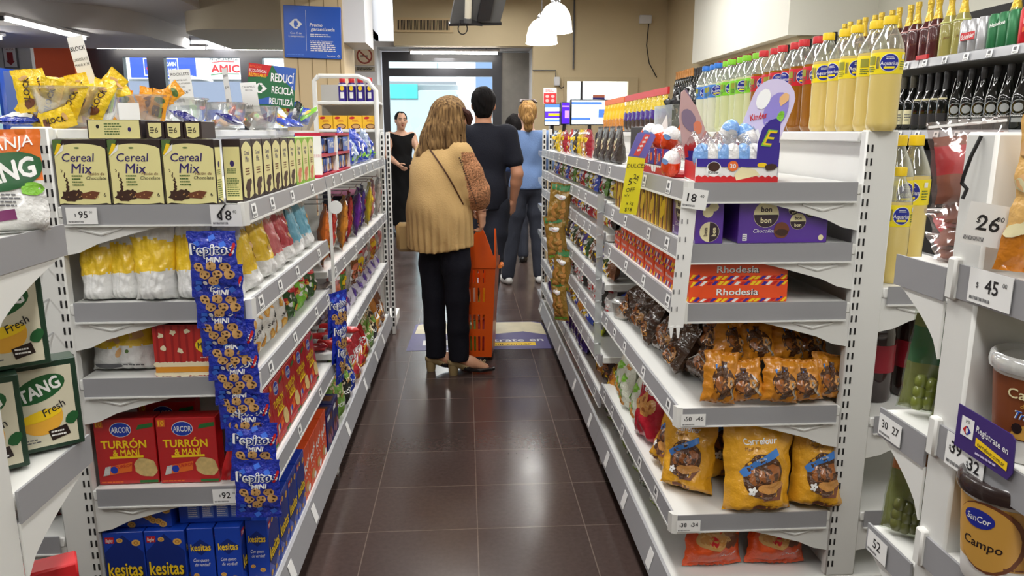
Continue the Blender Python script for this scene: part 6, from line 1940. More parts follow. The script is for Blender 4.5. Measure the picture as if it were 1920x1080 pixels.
# ================================================================ people: one smooth body surface grown from joints
class Blob:
 """smooth union of tapered limbs and ellipsoids, meshed as one closed surface"""
 def __init__(s, k=.03):
  s.p, s.k = [], k
 def cap(s, a, b, ra, rb=None, k=None):
  s.p.append(('c', np.array(a, float), np.array(b, float), ra, ra if rb is None else rb, k or s.k))
  return s
 def chain(s, pts, rs, k=None):
  for i in range(len(pts) - 1):
   s.cap(pts[i], pts[i + 1], rs[i], rs[i + 1], k)
  return s
 def ell(s, c, r, rz=0.0, rx=0.0, k=None):
  M = np.array((Matrix.Rotation(rz, 3, 'Z') @ Matrix.Rotation(rx, 3, 'X')))
  s.p.append(('e', np.array(c, float), np.array(r, float), M, None, k or s.k))
  return s
 def grow(s, d):
  q = Blob(s.k)
  for t in s.p:
   q.p.append((t[0], t[1], t[2], t[3] + d, t[4] + d, t[5]) if t[0] == 'c' else (t[0], t[1], t[2] + d, t[3], None, t[5]))
  return q
 def mesh(s, res, mb, m, clip=None, disp=None):
  lo, hi = np.full(3, 1e9), np.full(3, -1e9)
  bx = []
  for t in s.p:
   if t[0] == 'c':
    r = max(t[3], t[4])
    a, b = np.minimum(t[1], t[2]) - r, np.maximum(t[1], t[2]) + r
   else:
    r = t[2].max()
    a, b = t[1] - r, t[1] + r
   bx.append((a, b))
   lo, hi = np.minimum(lo, a), np.maximum(hi, b)
  lo -= 3 * res + .02
  hi += 3 * res + .02
  n = np.ceil((hi - lo) / res).astype(int) + 1
  D = np.full(n, .15)
  ax = [lo[i] + res * np.arange(n[i]) for i in range(3)]
  for t, (a, b) in zip(s.p, bx):
   k = t[5]
   i0 = np.maximum(0, ((a - lo - .05 - k) / res).astype(int))
   i1 = np.minimum(n, ((b - lo + .05 + k) / res).astype(int) + 2)
   sl = tuple(slice(i0[j], i1[j]) for j in range(3))
   X = np.stack(np.meshgrid(*[ax[j][sl[j]] for j in range(3)], indexing='ij'), -1)
   if t[0] == 'c':
    ba = t[2] - t[1]
    h = np.clip(((X - t[1]) @ ba) / max(1e-9, ba @ ba), 0, 1)
    e = np.linalg.norm(X - t[1] - h[..., None] * ba, axis=-1) - (t[3] + (t[4] - t[3]) * h)
   else:
    q = (X - t[1]) @ t[3]
    k0 = np.linalg.norm(q / t[2], axis=-1)
    k1 = np.linalg.norm(q / (t[2] ** 2), axis=-1)
    e = k0 * (k0 - 1) / np.maximum(k1, 1e-6)
   d = D[sl]
   h = np.clip(.5 + .5 * (d - e) / k, 0, 1)
   D[sl] = d * (1 - h) + e * h - k * h * (1 - h)
  if disp or clip:
   G = np.meshgrid(*ax, indexing='ij')
   if disp:
    D = D + disp(*G)
   if clip:
    D = np.maximum(D, clip(*G))
  I = D < 0
  c = np.zeros(n - 1)
  V = np.zeros((*(n - 1), 3))
  for axis in range(3):
   for d1 in (0, 1):
    for d2 in (0, 1):
     o = [0, 0, 0]
     o[(axis + 1) % 3], o[(axis + 2) % 3] = d1, d2
     s0 = tuple(slice(o[j], n[j] - 1 + o[j]) for j in range(3))
     o2 = list(o)
     o2[axis] = 1
     s1 = tuple(slice(o2[j], n[j] - 1 + o2[j]) for j in range(3))
     a, b = D[s0], D[s1]
     x = (a < 0) != (b < 0)
     t = np.where(x, a / np.where(x, a - b, 1), 0)
     c += x
     for j in range(3):
      V[..., j] += np.where(x, (o[j] + (t if j == axis else 0)), 0)
  on = c > 0
  ids = np.full(n - 1, -1)
  ids[on] = np.arange(on.sum())
  base = np.stack(np.nonzero(on), -1)
  P = lo + res * (base + V[on] / c[on][:, None])
  F = []
  for axis in range(3):
   u, w = (axis + 1) % 3, (axis + 2) % 3
   sh = [slice(None)] * 3
   s0, s1 = list(sh), list(sh)
   s0[axis], s1[axis] = slice(0, n[axis] - 1), slice(1, n[axis])
   x = np.argwhere(I[tuple(s0)] != I[tuple(s1)])
   x = x[(x[:, u] > 0) & (x[:, w] > 0) & (x[:, u] < n[u] - 1) & (x[:, w] < n[w] - 1)]
   if len(x) == 0:
    continue
   ins = I[x[:, 0], x[:, 1], x[:, 2]]
   q = []
   for du, dw in ((1, 1), (0, 1), (0, 0), (1, 0)):
    y = x.copy()
    y[:, u] -= du
    y[:, w] -= dw
    q.append(ids[y[:, 0], y[:, 1], y[:, 2]])
   q = np.stack(q, -1)
   q[~ins] = q[~ins][:, ::-1]
   F.append(q)
  F = np.concatenate(F)
  o = len(mb.v)
  mb.v += [tuple(p) for p in P.tolist()]
  mb.f += [tuple(i + o for i in q) for q in F.tolist()]
  if callable(m):
   C = P[F].mean(1).tolist()
   mb.m += [mb.mi(m(*p)) for p in C]
  else:
   mb.m += [mb.mi(m)] * len(F)
  return mb
def vnorm(a):
 a = np.array(a, float)
 return a / max(1e-9, np.linalg.norm(a))
def hand(wr, d, pn, sc=1.0, curl=.5, thumb=1, k=.006, spread=.12):
 """palm, four unequal bent fingers and a thumb; d points along the hand, pn out of the palm"""
 b = Blob(k)
 wr, d = np.array(wr, float), vnorm(d)
 pn = vnorm(np.array(pn, float) - d * np.dot(pn, d))
 sd = np.cross(d, pn) * thumb
 b.cap(wr - d * .03 * sc, wr + d * .012 * sc, .0235 * sc, .022 * sc, .02)
 for q in (-.026, -.009, .009, .026):
  b.cap(wr + d * .012 * sc + sd * q * .6 * sc, wr + d * .078 * sc + sd * q * sc, .0145 * sc, .0115 * sc, .014)
 for i, (q, ln) in enumerate(((.030, .068), (.010, .078), (-.010, .073), (-.029, .056))):
  p = wr + d * .080 * sc + sd * q * sc
  dd = vnorm(d + sd * q * spread * 20 * .12)
  cu = curl * (1 + .12 * i)
  for j, fr in enumerate((.45, .32, .23)):
   an = cu * (j + .6)
   e = p + (dd * cos(an) + pn * sin(an)) * ln * fr * sc
   b.cap(p, e, (.0092 - .0010 * j) * sc, (.0084 - .0010 * j) * sc, .004)
   p = e
 p = wr + d * .022 * sc + sd * .024 * sc
 q1 = p + (sd * .75 + d * .55 + pn * .35) * .034 * sc
 q2 = q1 + (d * .85 + sd * .15 + pn * .55) * .030 * sc
 q3 = q2 + (d * .9 - sd * .2 + pn * .6) * .022 * sc
 b.chain([p, q1, q2, q3], [.0135 * sc, .0110 * sc, .0098 * sc, .0078 * sc], .006)
 return b
M_eyew = mat('eye_white', (190, 180, 172), .5)
M_eyed = mat('eye_dark', (38, 28, 24), .2)
M_lip = mat('lips', (150, 76, 70), .45)
M_brow = mat('brow_dark', (50, 36, 28), .7)
def sphere(mb, c, r, m, sz=1.0, n=10):
 return mb.lathe([(r * sin(pi * j / 6), -r * sz * cos(pi * j / 6)) for j in range(7)], m, n, c)
def head_prims(B, c, f, H=1.7, up=(0, 0, 1)):
 """skull, jaw, nose, ears and brow around head centre c, looking along f"""
 c, f, up = np.array(c, float), vnorm(f), vnorm(up)
 f = vnorm(f - up * np.dot(f, up))
 s = np.cross(f, up)
 k = H / 1.7
 rz = atan2(f[1], f[0]) - pi / 2
 B.ell(c + up * .018 * k - f * .008 * k, (.074 * k, .092 * k, .092 * k), rz)
 B.ell(c - up * .05 * k + f * .026 * k, (.054 * k, .062 * k, .066 * k), rz, k=.03)
 B.cap(c - up * .100 * k + f * .062 * k, c - up * .104 * k + f * .05 * k, .020 * k, .02 * k, .03)
 B.cap(c + up * .002 * k + f * .088 * k, c - up * .034 * k + f * .108 * k, .008 * k, .0125 * k, .012)
 B.cap(c - up * .036 * k + f * .094 * k + s * .011 * k, c - up * .036 * k + f * .094 * k - s * .011 * k, .008 * k, .008 * k, .01)
 for e in (1, -1):
  B.ell(c - up * .012 * k + s * e * .076 * k - f * .004 * k, (.010 * k, .020 * k, .031 * k), rz, k=.012)
  B.cap(c + up * .020 * k + f * .080 * k + s * e * .014 * k, c + up * .018 * k + f * .070 * k + s * e * .046 * k, .010 * k, .008 * k, .014)
  B.ell(c - up * .03 * k + f * .058 * k + s * e * .038 * k, (.022 * k, .022 * k, .024 * k), rz, k=.03)
 return s
def face_bits(mb, c, f, H=1.7, up=(0, 0, 1), closed=False):
 c, f, up = np.array(c, float), vnorm(f), vnorm(up)
 f = vnorm(f - up * np.dot(f, up))
 s = np.cross(f, up)
 k = H / 1.7
 for e in (1, -1):
  p = c + up * .000 * k + f * .0745 * k + s * e * .031 * k
  sphere(mb, p, .0108 * k, M_eyew)
  sphere(mb, p + f * .0065 * k - up * .002, .0062 * k, M_eyed)
  q = c + up * .022 * k + f * .0925 * k + s * e * .032 * k
  mb.tube([q - s * e * .018 * k - up * .002, q + up * .003 * k - f * .001, q + s * e * .017 * k - up * .004 * k - f * .011 * k], .0035 * k, M_brow, 6)
  mb.tube([p + f * .010 * k + up * .006 * k - s * .010 * k, p + f * .0125 * k + up * .0075 * k, p + f * .010 * k + up * .006 * k + s * .010 * k], .0022 * k, M_brow, 5)
 p = c - up * .064 * k + f * .088 * k
 mb.tube([p - s * .024 * k - f * .014 * k, p - s * .010 * k + up * .003 * k, p + up * .0015 * k, p + s * .010 * k + up * .003 * k, p + s * .024 * k - f * .014 * k], [.002, .006 * k, .0062 * k, .006 * k, .002], M_lip, 8)
 p = p - up * .009 * k
 mb.tube([p - s * .018 * k - f * .010 * k, p, p + s * .018 * k - f * .010 * k], [.002, .0068 * k, .002], M_lip, 8)
def hair_mat(name, c1, c2):
 m = mat(name, c1, .7, 0, 0, spec=.12)
 nt = m.node_tree
 b = nt.nodes['Principled BSDF']
 tc, mp, nz, cr = nt.nodes.new('ShaderNodeTexCoord'), nt.nodes.new('ShaderNodeMapping'), nt.nodes.new('ShaderNodeTexNoise'), nt.nodes.new('ShaderNodeValToRGB')
 mp.inputs['Scale'].default_value = (90, 90, 5)
 nz.inputs['Scale'].default_value = 1.0
 nz.inputs['Detail'].default_value = 5
 cr.color_ramp.elements[0].position = .34
 cr.color_ramp.elements[1].position = .66
 cr.color_ramp.elements[0].color = (*lin(c1), 1)
 cr.color_ramp.elements[1].color = (*lin(c2), 1)
 bp = nt.nodes.new('ShaderNodeBump')
 bp.inputs['Strength'].default_value = .7
 bp.inputs['Distance'].default_value = .01
 L = nt.links.new
 L(tc.outputs['Object'], mp.inputs['Vector'])
 L(mp.outputs['Vector'], nz.inputs['Vector'])
 L(nz.outputs['Fac'], cr.inputs['Fac'])
 L(cr.outputs['Color'], b.inputs['Base Color'])
 L(nz.outputs['Fac'], bp.inputs['Height'])
 L(bp.outputs['Normal'], b.inputs['Normal'])
 return m
def cloth(name, rgb, rough=.85, bs=90, bump=.25, var=.08):
 return mat(name, rgb, rough, 0, 0, 0, bump, bs, .25, var, 5)
def folds(amp, fz=22, fx=9, seed=0):
 return lambda X, Y, Z: amp * (np.sin(fz * Z + 6 * np.sin(fx * X + seed) + 4 * Y) * .6 + np.sin(31 * X + 17 * Z + seed) * .4 * np.cos(13 * Y + 5 * Z))
def limbs(B, j, H, sides='LR', arms=True, legs=True):
 k = H / 1.7
 for s in sides:
  if legs:
   B.chain([j['hip' + s], .5 * (np.array(j['hip' + s]) + j['knee' + s]), j['knee' + s]], [.066 * k, .060 * k, .044 * k], .04)
   kn, an = np.array(j['knee' + s], float), np.array(j['ank' + s], float)
   B.chain([kn, kn * .65 + an * .35 + np.array(j.get('back', (0, -.012, 0))), an], [.043 * k, .043 * k, .030 * k], .02)
  if arms:
   B.chain([j['sho' + s], j['elb' + s]], [.050 * k, .041 * k], .03)
   e, w = np.array(j['elb' + s], float), np.array(j['wri' + s], float)
   B.chain([e, e * .7 + w * .3, w], [.040 * k, .041 * k, .026 * k], .02)
 return B
def stand(H, fem=False):
 """relaxed standing joints, facing +y"""
 j = {}
 w = .098 if fem else .104
 for s, e in (('L', -1), ('R', 1)):
  j['hip' + s] = np.array((e * .054 * H, 0, .505 * H))
  j['knee' + s] = np.array((e * .056 * H, .01, .275 * H))
  j['ank' + s] = np.array((e * .058 * H, -.01, .052 * H))
  j['sho' + s] = np.array((e * w * H, -.01, .805 * H))
  j['elb' + s] = np.array((e * (w + .030) * H, -.025, .625 * H))
  j['wri' + s] = np.array((e * (w + .034) * H, .03, .475 * H))
 j['head'] = np.array((0, .02, .925 * H))
 return j
def torso(B, H, fem=False, c=(0, 0)):
 k = H / 1.7
 x, y = c
 B.ell((x, y, .545 * H), ((.160 if fem else .158) * k, .118 * k, .13 * k), k=.06)
 B.ell((x, y + .005, .635 * H), ((.125 if fem else .142) * k, .10 * k, .14 * k), k=.08)
 B.ell((x, y, .735 * H), ((.148 if fem else .172) * k, .108 * k, .14 * k), k=.08)
 B.cap((x - .085 * H, y - .01, .800 * H), (x + .085 * H, y - .01, .800 * H), .056 * k, None, .06)
 return B
def foot_shoe(ank, d, ln, m_up, m_sole, parent, h=.085, low=False, name='shoe'):
 """a closed shoe with a sole, toes along d"""
 a, d = np.array(ank, float), vnorm(d)
 b = Blob(.03)
 z = .035
 heel, toe = a * (1, 1, 0) - d * .045 + (0, 0, z), a * (1, 1, 0) + d * (ln - .085) + (0, 0, z - .008)
 b.chain([heel, .5 * (heel + toe), toe], [.036, .040, .036], .03)
 b.cap(a * (1, 1, 0) + (0, 0, h), heel * .6 + toe * .4, .038, .036, .03)
 mb = MB()
 b.mesh(.009, mb, lambda x, y, zz: m_sole if zz < .022 else m_up, clip=lambda X, Y, Z: np.maximum(.001 - Z, Z - h))
 return mb.build(name, parent, ang=1.0)
# ---------------------------------------------------------------- the woman in the tan tunic
M_skin = mat('skin_warm', (214, 160, 128), .5, var=.05)
M_skin2 = mat('skin_tan', (196, 140, 108), .5, var=.05)
M_skin3 = mat('skin_fair', (226, 178, 150), .5, var=.05)
M_tunic = cloth('tunic_tan', (196, 162, 108), .8, 140, .2)
M_pant = cloth('trousers_black', (20, 20, 30), .85, 160, .2, .15)
M_lace = mat('lace_russet', (206, 146, 104), .85, 0, 0, 0, .8, 160, .2, .7, 110)
M_hairb = hair_mat('hair_dark_blond', (66, 46, 28), (152, 120, 78))
wm = thing('person', 'woman in loose tan tunic and black trousers looking down at her hands', 'person', (-.10, 4.27, 0))
wj = {'hipR': (.035, -.05, .84), 'kneeR': (.045, -.05, .46), 'ankR': (.050, -.05, .105), 'hipL': (-.085, .045, .84), 'kneeL': (-.095, .035, .46), 'ankL': (-.085, .03, .105), 'shoR': (.075, -.07, 1.285), 'elbR': (.158, -.055, 1.075), 'wriR': (.192, -.030, .950), 'shoL': (-.115, .09, 1.285), 'elbL': (.02, .21, 1.07), 'wriL': (.110, .060, .955), 'back': (-.012, -.008, 0)}
f_w = (.82, .57, 0)
hc = np.array((.030, .035, 1.470))
upw = (.42, .26, .87)
B = Blob(.03)
B.ell((-.045, 0, .88), (.145, .135, .13), -.55, k=.06).ell((-.05, 0, 1.05), (.120, .125, .15), -.55, k=.08).ell((-.035, .01, 1.20), (.145, .115, .14), -.55, k=.08)
B.cap((-.10, .08, 1.275), (.06, -.06, 1.275), .055, None, .06)
B.cap((-.01, .02, 1.29), (.015, .03, 1.40), .05, .047, .03)
head_prims(B, hc, (.75, .50, -.55), 1.62, upw)
limbs(B, wj, 1.6)
for s in 'LR':
 a = np.array(wj['ank' + s])
 B.chain([a, a + (.07, .01, -.035), a + (.155, .015, -.068)], [.032, .034, .022], .02)
mb = MB()
B.mesh(.0095, mb, M_skin)
hand(wj['wriR'], (.05, .30, -.92), (-.85, .3, -.1), .95, .6, 1).mesh(.0045, mb, M_skin)
hand(wj['wriL'], (.80, -.30, -.40), (.1, -.55, -.75), .92, .55, -1).mesh(.0045, mb, M_skin)
face_bits(mb, hc, (.75, .50, -.55), 1.62, upw)
mb.build('body', wm, ang=1.2)
T = Blob(.05)
T.ell((-.055, -.005, .90), (.160, .148, .20), -.55, k=.08).ell((-.055, -.005, 1.06), (.160, .148, .17), -.55, k=.1).ell((-.040, .005, 1.21), (.170, .135, .15), -.55, k=.1)
T.cap((-.06, -.005, .74), (-.055, -.005, .95), .152, .150, .08)
T.cap((.020, -.040, .74), (.01, -.035, .90), .122, .120, .06)
T.cap((-.10, .045, .74), (-.09, .04, .92), .125, .125, .06)
T.cap((-.105, .08, 1.275), (.07, -.065, 1.275), .060, None, .06)
T.cap((-.01, .02, 1.28), (.01, .03, 1.335), .060, .050, .03)
T.chain([wj['shoR'], (.125, -.07, 1.17), wj['elbR'], (.178, -.035, 1.02)], [.066, .068, .075, .056], .04)
T.chain([wj['shoL'], wj['elbL'], (.05, .17, .99)], [.062, .066, .05], .04)
rnd = folds(.0035, 30, 8)
def tun_m(x, y, z):
 d = (x - .075) * .55 - (y + .07) * .35 + (1.30 - z) * .16
 return M_lace if (x > .095 + (1.30 - z) * .17 - .02 and z < 1.29 and x > .07 and y < .06 and z > .96) else M_tunic
mb = MB()
T.mesh(.009, mb, tun_m, clip=lambda X, Y, Z: .748 + .012 * np.sin(14 * X) - Z, disp=lambda X, Y, Z: rnd(X, Y, Z) + .008 * np.sin(26 * np.arctan2(Y, X + .05)) * np.clip((1.02 - Z) / .25, 0, 1) * np.clip(1.5 - np.abs(X + .05) * 4, 0, 1))
tun = mb.build('tunic', wm, ang=1.2)
P = Blob(.03)
for s in 'LR':
 h_, k_, a_ = (np.array(wj[q + s]) for q in ('hip', 'knee', 'ank'))
 P.chain([h_, .5 * (h_ + k_), k_, .5 * (k_ + a_), a_ - (0, 0, .01)], [.088, .084, .067, .062, .060], .02)
P.ell((-.045, 0, .86), (.150, .14, .12), -.55)
mb = MB()
P.mesh(.010, mb, M_pant, clip=lambda X, Y, Z: .088 - Z, disp=folds(.0025, 26, 10, 2))
mb.build('trousers', wm, ang=1.2)
# shoes: taupe heel and strap, black toe, block heel and a bow
M_taupe = mat('shoe_taupe', (158, 138, 96), .55)
M_shoeb = mat('shoe_black', (24, 22, 22), .35)
for s in 'LR':
 a = np.array(wj['ank' + s]) * (1, 1, 0)
 b = Blob(.02)
 b.chain([a + (-.035, 0, .078), a + (.05, .005, .058), a + (.13, .012, .034), a + (.190, .016, .030)], [.034, .034, .036, .024], .02)
 mb = MB()
 b.mesh(.006, mb, lambda x, y, z, a=a: M_shoeb if (x - a[0] > .02 and z < .052 and (x - a[0] > .03)) else M_taupe, clip=lambda X, Y, Z, a=a: np.maximum(np.maximum(Z - (.092 - .50 * np.clip(X - a[0] + .02, 0, .11)), .016 - Z + np.clip((.05 - X + a[0]) * .45, 0, .042)), -1 + 0 * X))
 sh = mb.build('shoe', wm, ang=1.0)
 MB().lathe([(0, 0), (.024, 0), (.028, .02), (.031, .062), (0, .062)], M_taupe, 14, (a[0] - .034, a[1], 0)).build('block_heel', sh)
 p = a + (.135, .012, .066)
 bw = MB()
 for e in (1, -1):
  bw.tube([p, p + (-.012 * e + .004, -.012, .022), p + (-.02 * e, -.014, .018), p + (-.012 * e, -.008, .002), p], .0028, mat('bow_cream', (214, 190, 150), .6), 6)
 bw.tube([p + (.02, -.012, -.006), p, p + (-.012, -.014, -.012)], .0028, MATS['bow_cream'], 6)
 bw.build('bow', sh)
# hair
Hh = Blob(.04)
cH = hc + (.0, .0, .012)
Hh.ell(cH + (-.012, -.008, .022), (.090, .104, .098), -.55, .15, k=.03)
Hh.chain([cH + (-.055, -.045, .03), cH + (-.085, -.06, -.07), cH + (-.105, -.070, -.15), cH + (-.125, -.075, -.215)], [.058, .056, .046, .016], .04)
Hh.chain([cH + (-.03, -.075, .02), cH + (-.035, -.095, -.08), cH + (-.025, -.105, -.16), cH + (-.015, -.11, -.22)], [.052, .048, .036, .012], .04)
Hh.chain([cH + (.015, -.082, .03), cH + (.03, -.095, -.06), cH + (.042, -.10, -.13), cH + (.045, -.11, -.215)], [.042, .036, .026, .008], .04)
Hh.chain([cH + (-.07, -.02, .0), cH + (-.125, -.05, -.12), cH + (-.165, -.07, -.20), cH + (-.185, -.075, -.255)], [.05, .044, .028, .006], .04)
Hh.chain([cH + (-.06, -.07, -.05), cH + (-.085, -.10, -.15), cH + (-.10, -.115, -.245)], [.04, .034, .006], .03)
Hh.chain([cH + (.02, -.09, -.04), cH + (.035, -.112, -.15), cH + (.030, -.125, -.27)], [.03, .022, .005], .03)
mb = MB()
Hh.mesh(.0075, mb, M_hairb, disp=lambda X, Y, Z: .0035 * np.sin(70 * np.arctan2(Y - cH[1], X - cH[0]) * .55 + 8 * np.sin(9 * Z)) * np.clip((1.56 - Z) * 8, 0, 1) + .006 * np.sin(45 * X + 30 * Y + 12 * Z) * np.clip((1.36 - Z) * 6, 0, 1))
mb.build('hair', wm, ang=1.2)
M_hband = cloth('hair_band', (70, 42, 36), .7)
hb_ = MB()
hb_.tube([hc + (.055, -.075, .055), hc + (.088, -.070, .03), hc + (.098, -.05, .0), hc + (.095, -.045, -.03)], [.012, .020, .022, .012], M_hband, 8)
hb_.build('hair_band', wm)
def drape(o, pts, lift=.004, d=(0, 1, 0)):
 """points (x, z) laid on the side of mesh o that faces -d"""
 from mathutils.bvhtree import BVHTree
 t = BVHTree.FromPolygons([v.co.copy() for v in o.data.vertices], [tuple(p.vertices) for p in o.data.polygons])
 out = []
 for x, z in pts:
  h = t.ray_cast(Vector((x, -1, z)), Vector(d))
  if h[0] is not None:
   out.append(h[0] - Vector(d) * lift)
 return out
M_strap = mat('strap_brown', (72, 42, 24), .5)
MB().tube(drape(tun, [(-.105 + .0165 * k + .012 * sin(k * .3), 1.325 - .0265 * k) for k in range(13)], .003), .0042, M_strap, 6).build('bag_strap', wm)
hl = MB()
for k in range(22):
 for q in drape(tun, [(.070 + .0042 * k, 1.262 - .0118 * k)], .0012):
  sphere(hl, q, .0042, M_strap, 1, 6)
hl.build('eyelet_trim', wm)
MB().tube([Vector(wj['wriR']) + Vector((.028 * cos(t), .026 * sin(t), .006 * cos(t) + .012)) for t in [2 * pi * k / 14 for k in range(15)]], .004, mat('bracelet', (120, 70, 50), .4), 6).build('bracelet', wm)
hbg = MB()
hbg.bbox(-.07, -.03, -.085, .07, .03, .085, mat('bag_beige', (160, 130, 82), .6), .02)
hg = hbg.build('handbag', None, (-.335, 4.36, .80))
tag(hg, 'small beige handbag hanging under the left hem of the tan tunic', 'handbag')
# ---------------------------------------------------------------- the tall orange trolley basket
M_bas = mat('basket_orange', (244, 96, 20), .38, 0, .2)
bk_ = thing('shopping_basket', 'tall orange wheeled shopping basket with slotted sides before the tan tunic woman', 'basket', (.066, 4.60, 0), -.12)
b = MB()
w0, w1, d0, d1, h = .098, .130, .13, .17, .62
def wall_pt(u, z, side):
 t = z / h
 w, d = w0 + (w1 - w0) * t, d0 + (d1 - d0) * t
 return {'F': ((u - .5) * 2 * w, -d, z), 'B': ((.5 - u) * 2 * w, d, z), 'R': (w, (u - .5) * 2 * d, z), 'L': (-w, (.5 - u) * 2 * d, z)}[side]
def slotted(side, nslot, rows, u0=.0, u1=.76):
 us = [0, u0 + .03] if u0 > 0 else [0]
 n = nslot
 cuts = [(u0 + (u1 - u0) * (i + .25) / n, u0 + (u1 - u0) * (i + .75) / n) for i in range(n)]
 ue = sorted({0.0, 1.0, *[c for q in cuts for c in q]})
 ze = sorted({.03, h, *[c for q in rows for c in q]})
 for a_, b_ in zip(ue, ue[1:]):
  for c_, e_ in zip(ze, ze[1:]):
   if any(abs(a_ - q[0]) < 1e-6 for q in cuts) and any(abs(c_ - q[0]) < 1e-6 for q in rows):
    continue
   p = [wall_pt(a_, c_, side), wall_pt(b_, c_, side), wall_pt(b_, e_, side), wall_pt(a_, e_, side)]
   p2 = [(x * .965, y * .975, z) for x, y, z in p]
   b.add(p + p2, [(0, 1, 2, 3), (7, 6, 5, 4), (0, 4, 5, 1), (1, 5, 6, 2), (2, 6, 7, 3), (3, 7, 4, 0)], M_bas)
rows = [(.07, .165), (.21, .305), (.385, .475), (.505, .585)]
slotted('F', 6, rows, .06, .80)
slotted('B', 6, rows, .06, .94)
slotted('L', 7, rows[:2], .1, .9)
slotted('R', 1, [], .1, .2)
b.box(-w0, -d0, .028, w0, d0, .04, M_bas)
b.build('basket_body', bk_, smooth=False)
r_ = MB()
rim = [(-w1, -d1), (w1, -d1), (w1, d1), (-w1, d1)]
top = [(-w1 - .004, -d1 - .004, .715), (-.045, -d1 - .004, .715), (-.02, -d1 - .004, .745), (.0, -d1 - .004, .80), (.028, -d1 - .004, .835), (.052, -d1 - .004, .842), (.072, -d1 - .004, .80), (w1 + .002, -d1 - .004, .63), (w1 + .002, -d1 - .004, .60), (-w1 - .004, -d1 - .004, .60)]
top = [(x, z) for x, _, z in top]
top[0:2] = [(-w1 - .004, .735), (-w1 + .012, .775), (-w1 + .030, .77), (-w1 + .045, .73), (-.035, .715)]
r_.prism(top, 1, -d1 - .008, -d1 + .002, M_bas)
r_.build('front_lip', bk_, smooth=False)
s_ = MB()
s_.prism([(-d1 - .008, .60), (-d1 - .008, .84), (-d1 + .02, .80), (-.02, .66), (d1, .60)], 0, w1 - .006, w1 + .004, M_bas)
s_.xf(Matrix.Identity(4))
s_.build('side_lip', bk_, smooth=False)
MB().tube([(w1 + .012, .02, .575), (w1 + .020, .08, .57), (w1 + .016, .12, .575)], .014, mat('basket_clip', (244, 140, 60), .4), 8).build('handle_clip', bk_)
for x, y in ((-.06, -.10), (.06, -.10), (-.06, .10), (.06, .10)):
 MB().lathe([(0, -.009), (.012, -.009), (.0145, -.005), (.0145, .005), (.012, .009), (0, .009)], M_kick, 12).xf(Matrix.Translation((x, y, .0146)) @ Matrix.Rotation(pi / 2, 4, 'Y')).build('wheel', bk_)
for i, (x, y, z, m) in enumerate([(-.04, -.05, .045, M_popg), (.035, -.04, .045, M_rbag), (0, .06, .045, M_silver), (-.03, -.06, .25, M_silver), (.04, -.03, .26, M_ybag), (-.01, .07, .27, M_popb)]):
 bag_thing('snack_bag', ['green bag low inside the orange basket', 'rose bag low inside the orange basket', 'silver bag low at the back inside the orange basket', 'silver bag high inside the orange basket', 'yellow bag high inside the orange basket', 'dark bag high at the back inside the orange basket'][i], 'snack bag', Bag(.10, .20, .06, 260 + i, 'lump', .008), m, None, None, (.066 + x, 4.60 + y, z), rz=.3 * i, res=(8, 10))
